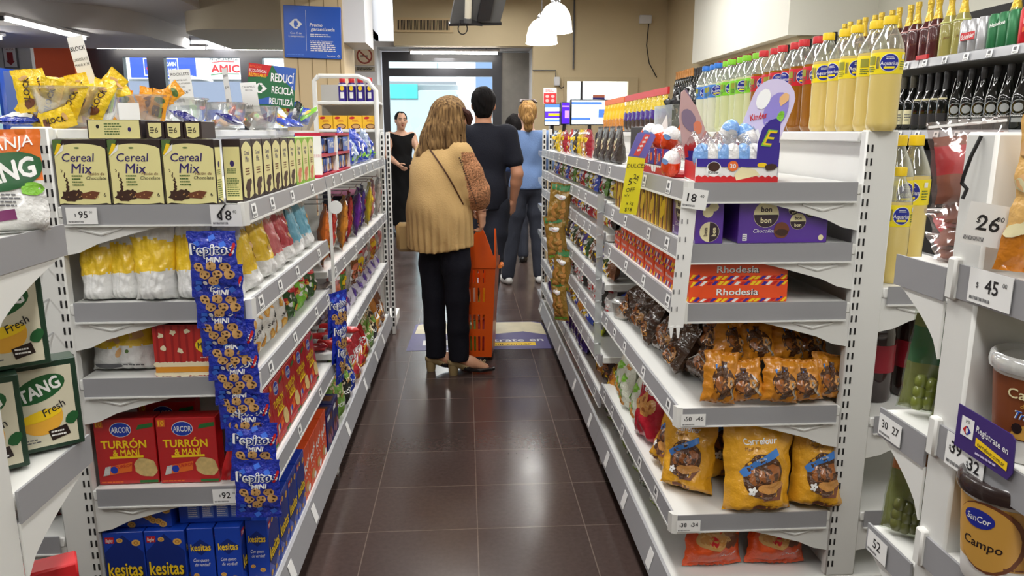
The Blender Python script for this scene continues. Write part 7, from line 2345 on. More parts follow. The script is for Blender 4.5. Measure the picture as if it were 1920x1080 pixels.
# ---------------------------------------------------------------- the man in black
M_tee = cloth('tee_black', (26, 28, 38), .85, 150, .2, .1)
M_jean = cloth('jeans_dark', (50, 54, 66), .85, 200, .3, .25)
M_hairk = hair_mat('hair_black', (8, 7, 7), (24, 20, 20))
def man():
 H = 1.72
 t = thing('person', 'man in black T-shirt and dark jeans standing with his back turned, phone in hand', 'person', (.135, 5.50, 0), -.06)
 j = stand(H)
 j['elbR'] = np.array((.245, -.05, 1.105))
 j['wriR'] = np.array((.215, .03, .905))
 j['elbL'] = np.array((-.235, -.02, 1.10))
 j['wriL'] = np.array((-.16, .16, .95))
 j['ankL'] = np.array((-.13, .0, .09))
 j['kneeR'] = np.array((.065, .01, .475))
 j['ankR'] = np.array((.02, -.01, .09))
 j['kneeL'] = np.array((-.115, .01, .475))
 B = torso(Blob(.03), H)
 B.cap((0, -.005, 1.40), (0, .015, 1.53), .062, .058, .04)
 head_prims(B, j['head'] + (0, .005, .005), (-.05, 1, -.12), 1.78)
 limbs(B, j, H)
 mb = MB()
 B.mesh(.011, mb, M_skin2)
 hand(j['wriR'], (-.12, .25, -.95), (-.75, .5, .2), 1.05, .55, -1).mesh(.0055, mb, M_skin2)
 hand(j['wriL'], (.4, .6, -.5), (.4, -.2, -.6), 1.05, .5, -1).mesh(.0065, mb, M_skin2)
 face_bits(mb, j['head'] + (0, .005, .005), (-.05, 1, -.12), 1.78)
 mb.build('body', t, ang=1.2)
 T = torso(Blob(.04), H).grow(.014)
 for s in 'LR':
  T.chain([j['sho' + s], j['sho' + s] * .35 + j['elb' + s] * .65], [.070, .066], .04)
 T.cap((0, 0, .86), (0, 0, 1.0), .150, .15, .05)
 T.cap((0, -.005, 1.40), (0, .0, 1.455), .075, .062, .03)
 mb = MB()
 T.mesh(.011, mb, M_tee, clip=lambda X, Y, Z: np.maximum(.845 - Z, Z - 1.462 - .12 * (-Y - .0)), disp=folds(.0028, 24, 7, 1))
 mb.build('t_shirt', t, ang=1.2)
 P = Blob(.03)
 for s in 'LR':
  P.chain([j['hip' + s], .5 * (j['hip' + s] + j['knee' + s]), j['knee' + s], j['ank' + s]], [.102, .094, .072, .064], .02)
 P.ell((0, 0, .90), (.165, .128, .12))
 mb = MB()
 P.mesh(.011, mb, M_jean, clip=lambda X, Y, Z: .05 - Z, disp=folds(.003, 34, 9, 4))
 mb.build('jeans', t, ang=1.2)
 for s in 'LR':
  foot_shoe(j['ank' + s], (.1 if s == 'R' else -.1, 1, 0), .27, M_shoeb, M_kick, t)
 c = j['head'] + (0, .005, .005)
 Hh = Blob(.03)
 Hh.ell(c + (0, -.016, .030), (.090, .100, .094)).ell(c + (0, -.050, -.035), (.070, .055, .075)).ell(c + (0, .05, .085), (.062, .05, .035))
 mb = MB()
 Hh.mesh(.008, mb, M_hairk, clip=lambda X, Y, Z: np.maximum(c[2] - .100 - Z, (Y - c[1] - .07 + .6 * np.clip(c[2] + .07 - Z, 0, 1))), disp=lambda X, Y, Z: .003 * np.sin(90 * X + 40 * Z) * np.cos(70 * Y - 50 * Z))
 mb.build('hair', t, ang=1.2)
 return t
mn = man()
pm = Matrix.Translation((.135, 5.50, 0)) @ Matrix.Rotation(-.06, 4, 'Z')
ph = MB().bbox(-.006, -.036, -.07, .006, .036, .07, mat('phone_black', (18, 18, 20), .15), .004).build('phone')
tag(ph, 'black phone held in the right hand of the man in the black T-shirt', 'phone')
ph.matrix_world = pm @ Matrix.Translation((.178, .060, .845)) @ Matrix.Rotation(.5, 4, 'Z') @ Matrix.Rotation(.25, 4, 'X')
# ---------------------------------------------------------------- generic standing figures farther away
def figure(label, loc, rz, H, skin, top_m, leg_m, hair_m, fem, look=(0, 1, -.1), style='short', sleeve=1.0, dress=False, joints=None, shoe_m=None, res=.012, top_hem=.50, face=True, top_name='shirt'):
 t = thing('person', label, 'person', loc, rz)
 j = stand(H, fem)
 j.update({q: np.array(v) for q, v in (joints or {}).items()})
 B = torso(Blob(.03), H, fem)
 k = H / 1.7
 B.cap((0, -.005, .82 * H), (0, .012, .89 * H), .054 * k, .052 * k, .04)
 head_prims(B, j['head'], look, H * 1.03)
 limbs(B, j, H)
 mb = MB()
 B.mesh(res, mb, skin)
 for s, th in (('L', 1), ('R', -1)):
  d = j['wri' + s] - j['elb' + s]
  hand(j['wri' + s], vnorm(d) + np.array((0, .1, -.1)), (-(1 if s == 'R' else -1), .3, 0), .95 * k, .5, -th).mesh(.0065, mb, skin)
 if face:
  face_bits(mb, j['head'], look, H * 1.03)
 mb.build('body', t, ang=1.2)
 T = torso(Blob(.04), H, fem).grow(.014 if not dress else .010)
 if sleeve > 0:
  for s in 'LR':
   if sleeve > 1:
    T.chain([j['sho' + s], j['elb' + s], j['elb' + s] * .3 + j['wri' + s] * .7], [.066 * k, .056 * k, .045 * k], .03)
   else:
    T.chain([j['sho' + s], j['sho' + s] * (1 - .6 * sleeve) + j['elb' + s] * .6 * sleeve], [.066 * k, .060 * k], .03)
 hem = top_hem * H
 if dress:
  T.chain([(0, 0, .56 * H), (0, 0, .30 * H), (0, -.01, .10 * H)], [.155 * k, .17 * k, .19 * k], .06)
  hem = .085 * H
 else:
  T.cap((0, 0, hem + .02), (0, 0, .58 * H), .145 * k, .14 * k, .05)
 mb = MB()
 T.mesh(res, mb, top_m, clip=lambda X, Y, Z: np.maximum(hem - Z, Z - (.838 * H if not dress else .80 * H + .10 * np.abs(X) / .1 * .3)), disp=folds(.004, 26, 8, 3))
 mb.build('dress' if dress else top_name, t, ang=1.2)
 P = Blob(.03)
 if not dress:
  for s in 'LR':
   P.chain([j['hip' + s], .5 * (j['hip' + s] + j['knee' + s]), j['knee' + s], j['ank' + s]], [.098 * k, .090 * k, .068 * k, .062 * k], .02)
  P.ell((0, 0, .535 * H), (.168 * k, .128 * k, .11 * k))
  mb = MB()
  P.mesh(res, mb, leg_m, clip=lambda X, Y, Z: .045 - Z, disp=folds(.003, 34, 9, 4))
  mb.build('trousers', t, ang=1.2)
 for s in 'LR':
  foot_shoe(j['ank' + s], (.15 if s == 'R' else -.15, 1, 0), .25, shoe_m or M_shoeb, shoe_m or M_kick, t)
 c = j['head']
 f = vnorm((look[0], look[1], 0))
 Hh = Blob(.03)
 Hh.ell(c - f * .018 + (0, 0, .028), (.086 * k, .092 * k, .092 * k)).ell(c - f * .05 + (0, 0, -.02), (.066 * k, .055 * k, .07 * k))
 if style == 'long':
  for e in (-1, 1):
   Hh.chain([c - f * .03 + (e * .065, 0, .02), c - f * .03 + (e * .075, .0, -.10), c - f * .02 + (e * .085, .02, -.20)], [.035, .03, .015])
  Hh.chain([c - f * .05, c - f * .09 - np.array((0, 0, .18))], [.06, .04])
 if style == 'pony':
  Hh.cap(c - f * .10 + (0, 0, .035), c - f * .115 + (0, 0, .03), .030, .032, .02)
  Hh.chain([c - f * .12 + (0, 0, .03), c - f * .135 + (0, 0, -.05), c - f * .115 + (0, 0, -.125), c - f * .10 + (0, 0, -.165)], [.036, .047, .036, .010], .02)
 if style == 'tied':
  Hh.chain([c - f * .09 + (0, 0, -.02), c - f * .085 + (.03, 0, -.12)], [.03, .015])
 mb = MB()
 Hh.mesh(.009, mb, hair_m, clip=lambda X, Y, Z: np.maximum((X - c[0]) * f[0] + (Y - c[1]) * f[1] - .060 - .9 * np.clip(Z - c[2] - .022, -.3, 1), np.where(Z < c[2] - .08, (style == 'short') * 1.0 - .5, -1.0)), disp=lambda X, Y, Z: .003 * np.sin(95 * X + 20 * Z) * np.cos(60 * Y))
 mb.build('hair', t, ang=1.2)
 return t
M_denim = cloth('denim_shirt', (120, 148, 196), .85, 120, .3, .12)
M_jgrey = cloth('jeans_grey', (64, 68, 80), .85, 200, .3, .2)
M_hairg = hair_mat('hair_honey', (110, 76, 40), (196, 152, 92))
bl = figure('blonde woman with ponytail, denim shirt and grey jeans waiting with her back turned', (.575, 6.93, 0), .08, 1.69, M_skin3, M_denim, M_jgrey, M_hairg, True, (.1, 1, -.05), 'pony', 2.0, joints={'ankL': (-.19, -.02, .085), 'kneeL': (-.135, 0, .46), 'ankR': (.12, 0, .085), 'elbL': (-.20, .10, 1.10), 'wriL': (-.06, .25, 1.05), 'elbR': (.205, .08, 1.10), 'wriR': (.07, .25, 1.05)}, shoe_m=mat('trainer_white', (232, 232, 230), .5), res=.012, top_hem=.525, top_name='denim_shirt')
gl = MB()
gl.tube([(-.075, -.03, 1.655), (-.06, .03, 1.672), (0, .05, 1.676), (.06, .03, 1.672), (.075, -.03, 1.655)], [.008, .017, .010, .017, .008], mat('sunglasses', (50, 30, 22), .6), 8)
tag(gl.build('sunglasses', None, (.575, 6.93, .005), .08), 'brown sunglasses pushed up on the blonde ponytail hair', 'sunglasses')
M_dress = cloth('dress_black', (16, 16, 18), .85, 120, .2, .1)
figure('dark-haired woman in a sleeveless black dress looking down beside the shop door', (-.86, 10.4, 0), pi + .35, 1.68, M_skin3, M_dress, M_dress, M_hairk, True, (.05, 1, -.35), 'tied', 0, True, {'elbR': (.22, .10, 1.08), 'wriR': (.12, .30, .97), 'elbL': (-.21, .12, 1.08), 'wriL': (-.08, .32, .99)}, res=.013)
figure('dark-haired person in dark top queuing between the man and the blonde woman', (.53, 8.1, 0), .0, 1.60, M_skin2, M_pant, M_jgrey, M_hairk, True, (0, 1, -.1), 'long', 1.0, res=.014, top_hem=.52)
figure('person with black hair standing in front of the till monitors', (1.50, 7.62, 0), 2.2, 1.68, M_skin2, M_pant, M_pant, M_hairk, False, (0, 1, -.2), 'short', 1.0, res=.014)
figure('person with brown hair mostly hidden behind the left gondola', (-1.2, 7.2, 0), .5, 1.63, M_skin3, M_mauve, M_pant, hair_mat('hair_brown', (60, 36, 24), (104, 70, 48)), True, (0, 1, -.1), 'short', 1.0, res=.014)
# ================================================================ RIGHT: middle and far bays
def row(cat, name, lab, m, c1, c2, x, y0, dy, n, z, w, h, t, seed, lean=-.15, rz=-pi / 2, jit=.06, prof='lump', where=''):
 """a row of like bags along y; labels count from the near end"""
 w = min(w, dy * .90)
 rg = random.Random(seed)
 ms = m if isinstance(m, list) else [m]
 pr = {}
 for i in range(n):
  lb = f'{lab}, {ORD[i]} from near{where}'
  loc = (x + .008 * rg.uniform(-1, 1), y0 + dy * i, z + .003)
  rot = (lean + rg.uniform(-.06, .06), 0, rz + rg.uniform(-jit, jit))
  k = i % len(ms)
  if k not in pr:
   pr[k] = bag_thing(name, lb, cat, Bag(w, h, t, seed + k, prof, .009), ms[k], pegart(c1, c2, seed + k), None, loc, rot=rot, res=(10, 12))
  else:
   dup(pr[k], loc, rot=rot, label=lb, scale=(1, 1, 1 - .06 * (i % 2)))
M_lime2 = foil('green_foil', (128, 146, 48), .2, .8, 40, .2)
M_cof = foil('dark_coffee', (54, 44, 38), .3, .5, 40)
# bottom shelf, near: green foil bags with a red band
M_aljo = foil('green_foil_dark', (74, 82, 46), .22, .7, 40)
def aljoart(a, w, h):
 a.rect(w * .1, h * .36, w * .9, h * .50, M_win, 1)
 a.text('VALLEJO', w * .5, h * .43, h * .08, M_wht, 2, w * .7, .03)
 a.rect(w * .2, h * .12, w * .8, h * .34, M_silver, 1)
 a.greek(w * .25, h * .14, w * .75, h * .32, 4, M_grey, 2)
rg = random.Random(71)
gp = {}
for i in range(8):
 lb = f'green foil bag with dark red band on the bottom right shelf, {ORD[i]} from near'
 loc, rot = (.625, 2.26 + .125 * i, .169), (-.30, rg.uniform(-.12, .12), -pi / 2 + rg.uniform(-.3, .3))
 k = i % 2
 if k not in gp:
  gp[k] = bag_thing('snack_bag', lb, 'snack bag', Bag(.112, .160, .06, 300 + k, 'lump', .012), (M_lime2, M_aljo)[k], aljoart, None, loc, rot=rot, res=(14, 16))
 else:
  dup(gp[k], loc, rot=rot, label=lb)
# fifth shelf along the aisle: red cracker bag and packs
M_crk = foil('cracker_bag_red', (170, 20, 40), .26, .4, 26)
def tena(a, w, h):
 a.poly([(w * .05, h * .34), (w * .95, h * .42), (w * .95, h * .80), (w * .05, h * .72)], M_mauve, 1)
 a.text('Tena', w * .45, h * .66, h * .10, M_wht, 3, w * .6, .03, .2, .1)
 a.rect(w * .58, h * .76, w * .92, h * .88, M_wht, 2)
 a.text('1750', w * .75, h * .82, h * .07, M_crk, 3, None, .02)
 for x, z, r in ((.3, .45, .6), (.5, .40, .2), (.68, .48, 1), (.45, .52, 1.4)):
  a.ell(w * x, h * z, w * .15, h * .08, M_bunl, 2, 12, r, .1)
  a.ell(w * x, h * z, w * .06, h * .03, M_bun, 3, 8, r)
bag_thing('cracker_bag', 'large red cracker bag leaning over the rail beside yellow sponge cakes', 'snack bag', Bag(.18, .27, .09, 310, 'lump', .010), M_crk, tena, None, (.615, 2.36, .368), rot=(-.18, 0, -pi / 2 + .35))
M_wg = foil('pack_white_green', (220, 224, 206), .28, .5)
row('snack bag', 'bread_pack', 'white and lime bread pack behind the red cracker bag', M_wg, M_glt, M_bunl, .62, 2.54, .14, 3, .366, .14, .19, .08, 312)
row('snack bag', 'cake_bag', 'amber see-through cake bag under the bare grey shelf', [M_cor, M_dkb], M_bun, M_yel, .63, 2.98, .15, 4, .303, .15, .125, .07, 316)
row('snack bag', 'biscuit_roll', 'violet biscuit pack on the low middle shelf', M_h['violet'], M_wht, M_pur, .60, 3.62, .115, 14, .303, .11, .13, .06, 320)
row('snack bag', 'biscuit_roll', 'blue and brown biscuit pack on the fourth middle shelf', [M_bfoil, M_h['brown'], M_h['amber']], M_yel, M_wht, .60, 3.50, .115, 15, .483, .11, .112, .055, 324)
bag_thing('cake_bag', 'lime yellow cake pack beside the clear toothed strip', 'snack bag', Bag(.12, .11, .06, 327, 'lump', .010), foil('cake_lime', (196, 206, 50), .25, .5), None, None, (.615, 3.33, .483), rot=(-.2, 0, -pi / 2))
row('snack bag', 'biscuit_roll', 'silver and black biscuit roll on the third middle shelf', [M_silver, M_popb, M_silver, M_h['red']], M_wht, M_redp, .603, 3.05, .112, 18, .643, .105, .105, .06, 330)
row('snack bag', 'candy_bag', 'dull brown and violet sweet pack on the second middle shelf', [M_h['brown'], M_gdk, M_h['violet'], M_cof], M_wht, M_yel, .605, 3.03, .118, 18, .793, .11, .12, .055, 340)
row('snack bag', 'candy_bag', 'blue twist sweet pack beside the clear toothed strip', M_bfoil, M_wht, M_kd, .64, 2.985, .06, 1, .645, .12, .10, .05, 348)
row('snack bag', 'candy_bag', 'dark sweet pack on the upper middle shelf', [M_cof, M_h['yellow'], M_bfoil, M_h['amber'], M_h['crimson']], M_wht, M_redp, .605, 3.05, .12, 17, .998, .10, .09, .045, 350)
row('snack bag', 'candy_bag', 'small mixed sweet pack under the top middle shelf', [M_h['yellow'], M_h['green'], M_h['red'], M_bfoil], M_wht, M_lbr, .605, 3.06, .12, 17, 1.128, .09, .10, .04, 360)
row('snack bag', 'biscuit_roll', 'amber biscuit pack far along the right bottom shelf', [M_h['amber'], M_h['red'], M_h['clear']], M_wht, M_redp, .61, 3.35, .16, 6, .169, .15, .095, .07, 366)
# top shelf of the middle bay: dark carton, dark bags, coloured packs
box_thing('display_carton', 'plain black display carton behind the yellow sign on the top shelf', 'display carton', .20, .12, .145, M_cblk, {'F': lambda a, w, h: a.rect(.002, .002, w - .002, h * .42, M_yb)}, (.68, 2.72, ZK), -pi / 2)
def cofart(a, w, h):
 rg = random.Random(3)
 for k in range(12):
  a.ell(w * (.2 + .6 * rg.random()), h * (.2 + .45 * rg.random()), w * .09, h * .05, (M_bbc, M_lbr)[k % 2], 1, 8, rg.random() * 3, .3, k)
 a.rect(w * .15, h * .06, w * .85, h * .12, M_grey, 1)
row_c = None
for i in range(4):
 lb = f'dark gusseted chocolate bag on the top right shelf, {ORD[i]} past the black carton'
 if row_c is None:
  row_c = bag_thing('chocolate_bag', lb, 'snack bag', Bag(.12, .15, .06, 370, 'stand', .003), M_cof, cofart, None, (.625, 3.05, ZK), rz=-pi / 2)
 else:
  dup(row_c, (.625, 3.05 + .145 * i, ZK), -pi / 2, lb)
row('snack bag', 'candy_bag', 'upright coloured sweet pack beyond the dark bags on the top shelf', [M_h['crimson'], M_h['amber'], M_h['yellow'], M_cof, M_bfoil2, M_h['red']], M_yel, M_wht, .61, 3.66, .15, 11, ZK, .13, .135, .04, 372, -.05)
# on the gondola top beyond the juice: black sweets, header-card strips
bw_ = thing('display_carton', 'open clear carton of black wrapped sweets behind the egg cards', 'display carton', (1.02, 3.55, ZB))
MB().box(-.09, -.16, 0, .09, .16, .12, clear('carton_clear', (225, 225, 225), .25, .1, 0, .05)).build('carton', bw_)
M_bkw = foil('sweet_black', (22, 22, 24), .2, .7, 50)
bks = None
rg = random.Random(91)
for i in range(14):
 lb = f'black wrapped sweet in the open clear carton, {ORD[i]} in the heap'
 loc = (1.02 + rg.uniform(-.06, .06), 3.42 + .02 * i, ZB + .012 + .05 * (i % 3))
 rot = (rg.uniform(-.5, .3), rg.uniform(-.5, .5), rg.uniform(-1, 1))
 if bks is None:
  bks = bag_thing('wrapped_sweet', lb, 'wrapped sweet', Bag(.07, .10, .028, 380, 'pillow', .007), M_bkw, lambda a, w, h: a.ell(w * .5, h * .5, w * .25, h * .14, M_wht, 1, 9, .3, .3), None, loc, rot=rot, res=(8, 10), settle=False)
 else:
  dup(bks, loc, rot=rot, label=lb)
M_hdr = mat('header_red', (206, 40, 40), .4)
M_hyl = mat('header_yellow', (244, 196, 40), .4)
def header_pack(label, loc, top, body):
 t = thing('header_pack', label, 'snack bag', loc, -pi / 2)
 Bag(.105, .185, .04, 390, 'lump', .008).base(body, None, None, 8, 12).build('pouch', t)
 MB().box(-.055, -.006, .178, .055, .006, .212, top).build('header', t)
 return t
h1 = header_pack('red-headed hanging sweet pack on the right gondola top, nearest', (1.0, 3.78, 1.4055), M_hdr, lambda u, v: M_h['yellow'] if v > .6 else M_h['violet'] if v > .3 else M_cof)
for i in range(1, 9):
 dup(h1, (1.0, 3.78 + .11 * i, 1.4055), -pi / 2, f'red-headed hanging sweet pack on the right gondola top, {ORD[i]} from near')
h2p = header_pack('orange-headed yellow sweet pack on the right gondola top, nearest', (1.0, 4.80, 1.4055), M_tor, lambda u, v: M_hyl if v > .45 else M_h['amber'])
for i in range(1, 6):
 dup(h2p, (1.0, 4.80 + .11 * i, 1.4055), -pi / 2, f'orange-headed yellow sweet pack on the right gondola top, {ORD[i]} from near')
# golden strip of long packs at the far bay
M_strip = foil('golden_pack', (150, 116, 48), .2, .7, 36)
def gold(a, w, h):
 a.rect(w * .1, h * .84, w * .9, h * .97, M_grn, 1)
 a.ell(w * .5, h * .70, w * .28, h * .06, M_wht, 1)
 a.text('arcor', w * .5, h * .70, h * .05, M_redp, 2)
 for k in range(6):
  a.ell(w * (.3 + .4 * (k % 2)), h * (.15 + .08 * k), w * .18, h * .06, M_bunl, 1, 9, k, .2)
 a.rect(w * .1, h * .03, w * .9, h * .09, M_glt, 1)
gpk = None
for i in range(4):
 lb = ['top pack', 'second pack', 'third pack', 'lowest pack'][i] + ' of the twisted golden strip hanging at the far right bay'
 loc, rot = (.490 + .012 * i, 4.0, .90 - .175 * i), (.05, .12 * (-1) ** i, -.2 - .25 * i)
 if gpk is None:
  gpk = bag_thing('cake_pack', lb, 'snack bag', Bag(.125, .235, .045, 400, 'pillow', .010), M_strip, gold, None, loc, rot=rot, settle=False)
 else:
  dup(gpk, loc, rot=rot, label=lb)
for i in range(6):
 box_thing('flat_box', f'thin pale flat box leaning on the far right bottom shelf, {ORD[i]} from near', 'flat box', .15, .018, .10, M_paper if i % 2 else M_bbc, {}, (.635, 4.30 + .085 * i, .172), rot=(-.5, 0, -pi / 2 + .25))
# perforated uprights ending the right gondola
ru = thing('end_rack', 'white perforated uprights closing the far end of the right gondola', 'rack', (0, 0, 0))
for x in (.575, .62):
 q = MB().bbox(x - .013, 5.48, 0, x + .013, 5.51, 1.42, M_post).build('perforated_upright', ru)
 s_ = MB()
 for k in range(36):
  s_.box(x - .006, 5.4785, .06 + k * .037, x + .006, 5.4795, .084 + k * .037, M_dark)
 s_.build('slot_pattern', q)
for i, z in enumerate((1.26, 1.06, .86, .66, .18)):
 MB().prism([(5.51, z), (5.51, z - .05), (5.78, z - .03), (5.78, z)], 0, .56, .60, M_railc).build('arm', ru)
# ================================================================ signs, lamps and fittings at the back
M_sb = mat('sign_blue', (24, 88, 196), .4)
sn = thing('promo_sign', 'square blue promotion sign on the beige boarded column', 'sign', (-1.52, 7.985, 2.13), 0, rot=(0, .03, 0))
w, h = .565, .50
MB().bbox(-w / 2, -.012, 0, w / 2, .006, h, M_sb, .004).build('board', sn)
a = Art(lambda x, z, o: (x - w / 2, -.012 - o, z), .001, .001, .5)
carrefour(a, w * .21, h * .65, w * .115, M_wht, M_wht, 1)
a.text('Con C de', w * .21, h * .475, h * .04, M_wht, 1)
a.text('Compromiso', w * .22, h * .415, h * .04, M_wht, 1, w * .28)
a.rect(w * .385, h * .14, w * .39, h * .92, M_wht, 1)
a.text('Promo', w * .565, h * .645, h * .065, M_wht, 1, w * .22, .03, .15)
a.text('garantizada', w * .68, h * .565, h * .065, M_wht, 1, w * .42, .03, .15)
a.greek(w * .46, h * .41, w * .86, h * .48, 2, M_wht, 1)
a.text('Con C de Compromiso', w * .66, h * .335, h * .028, M_wht, 1, w * .40)
a.greek(w * .46, h * .13, w * .92, h * .32, 5, M_wht, 1, 4)
a.text('Carrefour', w * .82, h * .055, h * .03, M_wht, 1)
a.greek(w * .04, h * .045, w * .42, h * .075, 1, mat('sign_pale_blue', (90, 140, 226), .4), 1)
carrefour(a, w * .955, h * .055, w * .03, M_wht, M_wht, 1)
a.build('lettering', sn)
ns = thing('no_smoking_sign', 'square no-smoking sign with a small text plate below, left of the shop door', 'sign', (-1.44, 11.44, 2.27))
MB().box(-.14, -.01, .08, .14, 0, .35, mat('sign_sand', (206, 186, 160), .5)).box(-.14, -.01, 0, .14, 0, .065, mat('sign_plate', (170, 160, 140), .5)).build('plate', ns)
a = Art(lambda x, z, o: (x, -.01 - o, z), .001, .001, .5)
a.ell(0, .215, .115, .115, mat('sign_brown_red', (140, 52, 40), .5), 1, 24)
a.ell(0, .215, .092, .092, MATS['sign_sand'], 2, 24)
a.rect(-.06, .205, .05, .222, M_ink, 3)
a.line([(-.075, .285), (.075, .145)], .022, MATS['sign_brown_red'], 4)
a.greek(-.12, .012, .12, .055, 2, M_ink, 1)
a.text('PROHIBIDO FUMAR', 0, .045, .018, M_ink, 2, .24)
a.text('LEY Nº 1799', 0, .018, .016, M_ink, 2, .14)
a.build('front_print', ns)
vt = thing('air_vent', 'dark slotted air vent grille in the beige wall above the door', 'vent', (-.57, 11.29, 2.83))
MB().box(-.42, -.012, -.03, .42, .0, .17, M_board).build('frame', vt)
s_ = MB().box(-.37, -.016, 0, .37, -.0125, .135, M_dark)
for k in range(36):
 s_.box(-.365 + .0205 * k, -.02, 0, -.358 + .0205 * k, -.0162, .135, M_board)
s_.build('slat_pattern', vt)
# hanging television seen from behind and below
tv = thing('television', 'grey hanging television with a pale pole, cut by the top frame edge', 'television', (.09, 5.5, 2.14), rot=(.35, 0, .10))
M_tvg = mat('tv_grey', (92, 92, 92), .35)
MB().prism([(-.185, 0), (.165, .015), (.235, .32), (-.125, .32)], 1, -.02, .03, M_tvg).build('back_shell', tv)
MB().prism([(-.195, -.012), (.175, .002), (.176, .018), (-.19, .004)], 1, -.03, .04, M_cblk).build('bottom_edge', tv)
MB().prism([(.0, .03), (.09, .035), (.13, .30), (.05, .32)], 1, -.05, -.02, M_cblk).build('rear_panel', tv)
MB().tube([(-.07, -.10, .06), (-.07, -.10, 1.0)], .023, mat('pole_cream', (232, 226, 206), .4), 12).build('pole', tv)
MB().lathe([(0, 0), (.028, 0), (.028, .03), (0, .03)], M_tvg, 12, (-.07, -.10, .03)).build('pole_cap', tv)
MB().prism([(-.12, .028), (-.02, .03), (.03, .012), (-.02, .015)], 1, -.12, -.02, M_cblk).build('bracket', tv)
MB().tube([(-.10 + .032 * cos(t), -.06, -.02 + .038 * sin(t)) for t in [2 * pi * k / 14 for k in range(15)]], .004, M_cblk, 6).build('cable_loop', tv)
# pendant lamps
M_shade = mat('lamp_shade_glow', (255, 250, 240), .5, emit=2.2)
def pendant(label, loc, r, h, top):
 t = thing('pendant_lamp', label, 'pendant lamp', loc)
 MB().lathe([(r * .96, .0), (r * 1.04, .004), (r, .03), (r * .97, h * .35), (r * .85, h * .65), (r * .6, h * .88), (r * .28, h), (0, h)], M_shade, 28).build('lamp_shade', t)
 MB().lathe([(r * .3, h), (r * .3, h + .02), (.02, h + .05), (0, h + .05)], M_chrome, 14).build('cap', t)
 MB().tube([(0, 0, h + .04), (0, 0, top - loc[2])], .004, M_grey, 6).build('cord', t)
 ld = bpy.data.lights.new('pendant_light', 'POINT')
 ld.energy = 14
 ld.shadow_soft_size = .06
 lo = bpy.data.objects.new('pendant_light', ld)
 lo.location = (loc[0], loc[1], loc[2] + .02)
 COL.objects.link(lo)
 return t
pendant('nearer and larger glowing white pendant lamp near the ceiling', (.823, 7.0, 2.275), .150, .25, 3.4)
pendant('lower glowing white pendant lamp behind the larger one', (.757, 7.55, 2.235), .150, .235, 3.4)
# fluorescent fittings
def tube_lamp(label, p, ln, along='x', hang=.05):
 t = thing('fluorescent_lamp', label, 'fluorescent lamp', p, 0 if along == 'x' else pi / 2)
 MB().bbox(-ln / 2, -.05, .02, ln / 2, .05, .05, M_ceil).build('housing', t)
 if along == 'x':
  for s in (-1, 1):
   MB().tube([(s * ln * .35, 0, .05), (s * ln * .35, 0, (2.62 if p[0] > -1 else 2.75) - p[2])], .006, M_grey, 6).build('hanger', t)
 MB().tube([(-ln / 2 + .03, 0, .0), (ln / 2 - .03, 0, .0)], .018, M_tube, 10).build('tube', t)
 for s in (-1, 1):
  MB().box(s * (ln / 2 - .02) - .01, -.02, -.02, s * (ln / 2 - .02) + .01, .02, .03, M_grey).build('socket', t)
tube_lamp('fluorescent lamp under the lintel over the shop door', (-.14, 11.65, 2.555), 1.35)
tube_lamp('long fluorescent lamp left of the column over the shop window', (-4.55, 11.7, 2.605), 1.6)
tube_lamp('fluorescent lamp over the shop window next to the column', (-2.9, 11.7, 2.60), 1.25)
tube_lamp('bright fluorescent tube on the curved white soffit, upper left', (-4.30, 8.4, 2.44), 1.6, 'y')
tube_lamp('fluorescent tube at the far upper left edge of the soffit', (-5.22, 8.4, 2.44), 1.6, 'y')
# small boxes and cables on the back wall
c = thing('wall_box', 'white square sensor box high on the back wall with a thin cable', 'sensor', (2.64, 11.27, 2.94))
MB().bbox(-.09, -.03, 0, .09, .03, .12, M_jamb, .01).build('cover', c)
MB().tube([(.05, -.01, 0), (.03, -.005, -.3), (.08, -.0, -.55), (.2, -.0, -.75)], .008, M_ink, 5).build('cable', c)
c = thing('intercom', 'small white intercom box left of the hatch with a bent cable', 'intercom', (1.36, 11.27, 2.06))
MB().bbox(-.045, -.03, 0, .045, .03, .13, M_jamb, .012).build('cover', c)
MB().tube([(-.36, 0, .22), (-.02, 0, .22), (-.02, 0, .13)], .008, M_grey, 5).build('conduit', c)
MB().tube([(.03, 0, 0), (.06, -.02, -.03), (.10, -.02, -.01)], .007, M_ink, 5).build('cable', c)
tag(MB().tube([(1.60, 11.28, 2.30), (1.60, 11.28, 3.38)], .012, M_grey, 6).build('conduit'), 'thin dark vertical conduit on the back wall behind the pendant lamps', 'conduit')
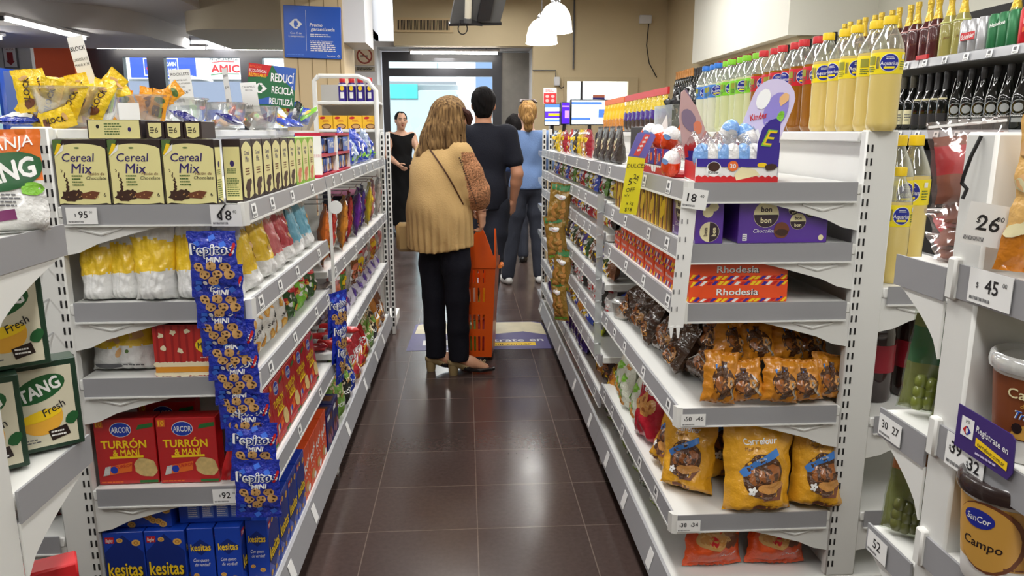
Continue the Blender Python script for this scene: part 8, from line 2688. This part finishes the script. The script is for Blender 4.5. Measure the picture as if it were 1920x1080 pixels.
# till area: counter, monitors, poster
ct = thing('checkout_counter', 'beige checkout counter under the till monitors', 'counter', (1.38, 8.45, 0))
MB().bbox(-.56, -.35, 0, .5, .3, .95, M_board).build('cabinet', ct)
MB().bbox(-.58, -.38, .951, .52, .33, .985, M_grey).build('worktop', ct)
M_scr = mat('screen_white', (226, 236, 250), .3, emit=.9)
M_scb = mat('screen_blue', (70, 110, 210), .3, emit=.9)
M_scv = mat('screen_violet', (70, 30, 190), .3, emit=.9)
for lb, x, y, w, h, z, rz, main in (('large till monitor with a white and blue window', 1.34, 8.13, .44, .27, 1.47, .05, 0), ('narrow till monitor with a violet screen', 1.06, 8.06, .10, .235, 1.475, .3, 1), ('small till monitor with blue, white and purple bands', .93, 8.10, .165, .23, 1.465, -.1, 2)):
 t = thing('monitor', lb, 'monitor', (x, y, z), rz)
 MB().bbox(-w / 2, -.02, 0, w / 2, .02, h, M_cblk, .006).build('casing', t)
 MB().tube([(0, .01, .02), (0, .06, .985 - z + .003)], .02, M_cblk, 8).build('stand', t)
 MB().bbox(-w * .3, -.02, .986 - z, w * .3, .14, 1.0 - z, M_cblk).build('foot', t)
 a = Art(lambda px, pz, o: (px - w / 2, -.02 - o, pz), .0006, .0006, .5)
 a.rect(w * .04, h * .05, w * .96, h * .96, (M_scr, M_scv, M_scr)[main], 1)
 if main == 0:
  a.rect(w * .04, h * .80, w * .78, h * .90, M_scb, 2)
  a.rect(w * .04, h * .70, w * .42, h * .78, mat('screen_pale', (170, 190, 240), .3, emit=.9), 2)
  a.rect(w * .70, h * .30, w * .94, h * .62, M_scb, 2)
  a.rect(w * .04, h * .20, w * .5, h * .30, M_scb, 2)
 elif main == 2:
  a.rect(w * .04, h * .82, w * .96, h * .96, M_scb, 2)
  a.rect(w * .04, h * .34, w * .96, h * .66, M_scv, 2)
  a.rect(w * .25, h * .44, w * .96, h * .56, M_yel, 3)
  a.rect(w * .04, h * .18, w * .96, h * .30, M_scb, 2)
 else:
  a.rect(w * .4, h * .3, w * .9, h * .62, mat('screen_lilac', (176, 130, 240), .3, emit=.9), 2)
  a.rect(w * .1, h * .78, w * .9, h * .84, MATS['screen_lilac'], 2)
 a.build('screen', t)
t = thing('poster', 'small red and white promotion card above the left till monitor', 'poster', (.925, 8.28, 1.70))
MB().box(-.07, 0, 0, .07, .003, .165, M_paper).build('card', t)
MB().box(-.012, .003, -.72, .012, .009, .10, M_white).build('stake', t)
a = Art(lambda x, z, o: (x - .07, -o, z), .0005, .0005, .5)
a.rect(.002, .002, .138, .11, M_redp, 1)
for k in range(4):
 a.ell(.04 + .06 * (k % 2), .032 + .045 * (k // 2), .020, .016, M_rose, 2, 12)
a.greek(.02, .12, .12, .15, 2, M_redp, 1)
a.build('front_print', t)
t = thing('notice', 'small blue and pink notice taped inside the bright hatch', 'notice', (1.99, 11.31, 1.80))
MB().box(-.09, 0, 0, .09, .003, .12, M_aq).box(-.09, -.002, .10, .09, 0, .14, M_pinkp).build('card', t)
# far left: arrow sign, fridge, wooden cupboard
t = thing('arrow_sign', 'framed sign with a dark red down arrow on the grey left wall', 'sign', (-6.16, 11.0, 2.25))
MB().box(-.095, -.01, 0, .095, .01, .30, M_grey).build('frame', t)
MB().box(-6.6, 0, 0, -5.9, .1, 2.75, MATS['wall_grey']).xf(Matrix.Translation((0, 11.02, 0)))
a = Art(lambda x, z, o: (x, -.01 - o, z), .001, .001, .5)
a.rect(-.08, .015, .08, .285, M_ceil, 1)
a.poly([(-.04, .21), (-.04, .10), (-.065, .10), (0, .04), (.065, .10), (.04, .10), (.04, .21)], M_credc, 2)
a.text('SALIDA', 0, .25, .025, M_credc, 2)
a.build('front_print', t)
struct('wall_rear_left', MB().box(-7.1, 11.02, 0, -5.9, 11.1, 2.75, MATS['wall_grey']))
t = thing('drinks_fridge', 'blue-framed glass drinks fridge at the far left edge', 'fridge', (-5.55, 9.0, 0))
M_frb = mat('fridge_blue', (40, 84, 190), .35)
MB().bbox(-.55, -.05, 0, .42, .6, 2.1, M_frb, .03).build('cabinet', t)
MB().box(-.5, -.06, .2, .36, -.055, 1.98, mat('fridge_glow', (170, 206, 214), .2, emit=.5)).build('glass_door', t)
t = thing('cupboard', 'brown wooden cupboard beside the drinks fridge on the left', 'cupboard', (-5.45, 10.5, 0))
MB().bbox(-.25, -.2, 0, .2, .2, 1.78, mat('wood_brown', (110, 74, 36), .5, var=.3, vscale=3), .01).build('cabinet', t)
# floor sticker
M_stk = mat('sticker_violet', (92, 84, 132), .4, var=.15, vscale=6)
M_stc = mat('sticker_cream', (214, 204, 172), .4, var=.15, vscale=9)
t = thing('floor_sticker', 'worn violet and cream floor sticker under the basket and the woman', 'floor sticker', (.10, 5.04, .0012))
a = Art(lambda x, z, o: (x, z, o), .0004, 0, .5)
a.poly([(-.50, -.32), (.54, -.32), (.46, .36), (.40, .40), (-.42, .40), (-.48, .36)], M_stk, 1)
a.poly([(-.47, .10), (.10, .06), (.30, .12), (.46, .02), (.45, .34), (.38, .39), (-.40, .39), (-.46, .34)], M_stc, 2)
a.rect(-.4, -.20, -.18, -.08, M_wht, 2)
a.text('MI', -.29, -.14, .07, M_stk, 3)
a.text('Registrate en', .14, -.10, .07, M_wht, 2, .56, .02)
a.rect(-.1, -.24, .36, -.16, M_yel, 2)
a.text('carrefour.com.ar', .13, -.20, .045, M_ink, 3, .40, .01)
a.build('print', t)
# ================================================================ across the street
M_fac = mat('facade_white', (236, 238, 240), .8)
fc = MB().box(-24, 20.2, -.2, 24, 20.6, 9, M_fac)
fc.box(-24, 20.0, -.2, -.6, 20.2, 1.0, mat('facade_grey', (150, 154, 160), .8))
struct('wall_across_street', fc)
t = thing('shop_sign', 'long white and blue paint shop sign across the street', 'shop sign', (-6.95, 19.9, 2.70))
MB().box(-1.6, 0, 0, 1.45, .1, .58, M_wht).build('board', t)
a = Art(lambda x, z, o: (x, -o, z), .003, .003, .5)
M_shw = mat('sign_royal_blue', (30, 66, 196), .5)
a.rect(-1.35, .03, .25, .55, M_shw, 1)
a.rect(-1.02, .08, -.18, .50, M_wht, 2)
a.rect(-1.0, .10, -.20, .48, M_shw, 3)
a.ell(-.85, .25, .10, .10, M_redp, 4, 12, 0, .15)
a.ell(-.85, .38, .05, .05, M_wht, 4, 10)
a.rect(-.92, .13, -.78, .20, M_wht, 5)
a.text('SHERWIN', -.44, .36, .10, M_wht, 4, .42, .02)
a.text('WILLIAMS', -.44, .21, .10, M_wht, 4, .42, .02)
a.text('PINTURERIA', .95, .48, .06, M_ink, 2, .7)
a.text('AMICI', 1.0, .26, .18, M_redp, 2, .75, .05)
a.line([(.65, .40), (.85, .43), (1.2, .425)], .02, M_redp, 2)
a.line([(.6, .10), (.85, .14), (1.3, .13)], .02, M_grn, 2)
a.build('lettering', t)
t = thing('street_shop', 'grey shuttered shop front with a blue sign under the paint shop sign', 'shop front', (-6.4, 19.95, 0))
MB().box(-2.5, 0, 2.15, 2.2, .2, 2.65, mat('awning_grey', (110, 116, 134), .6)).build('awning', t)
MB().box(-.25, -.05, 1.55, .25, .05, 1.95, M_sb).build('window_sign', t)
MB().box(-2.5, .02, 1.0, 2.2, .12, 1.5, mat('parked_dark', (70, 66, 66), .5)).build('window_band', t)
t = thing('street_shop', 'shop front across the street with a teal sign and glazed door', 'shop front', (-1.2, 19.98, 0))
MB().box(-1.6, 0, 2.25, .0, .15, 2.6, mat('teal_sign', (60, 190, 186), .5)).build('teal_sign', t)
MB().box(-1.6, .05, 2.6, 1.0, .12, 2.68, mat('ledge_grey', (120, 124, 130), .7)).build('ledge', t)  # plain grey ledge above the teal sign
MB().box(-.9, .05, .8, 1.0, .12, 2.45, mat('glass_grey', (160, 178, 186), .3)).build('shop_window', t)
MB().box(1.5, .05, 1.9, 2.05, .12, 4.3, mat('glass_blue', (110, 130, 164), .3)).build('upper_window', t)
MB().box(-.9, .05, 3.0, .5, .1, 3.35, mat('board_pale', (200, 226, 220), .6)).build('name_board', t)
# leaning goods come down (or up) onto what carries them
for o, z in SETTLE.items():
 m = Matrix.LocRotScale(o.location, o.rotation_euler, o.scale)
 c = [q for q in o.children if q.name.startswith('pouch')][0]
 n = np.empty(len(c.data.vertices) * 3)
 c.data.vertices.foreach_get('co', n)
 n = n.reshape(-1, 3)
 lo_ = (n @ np.array(m.to_3x3())[2]).min() + o.location.z
 o.location.z += z - lo_ + .0008
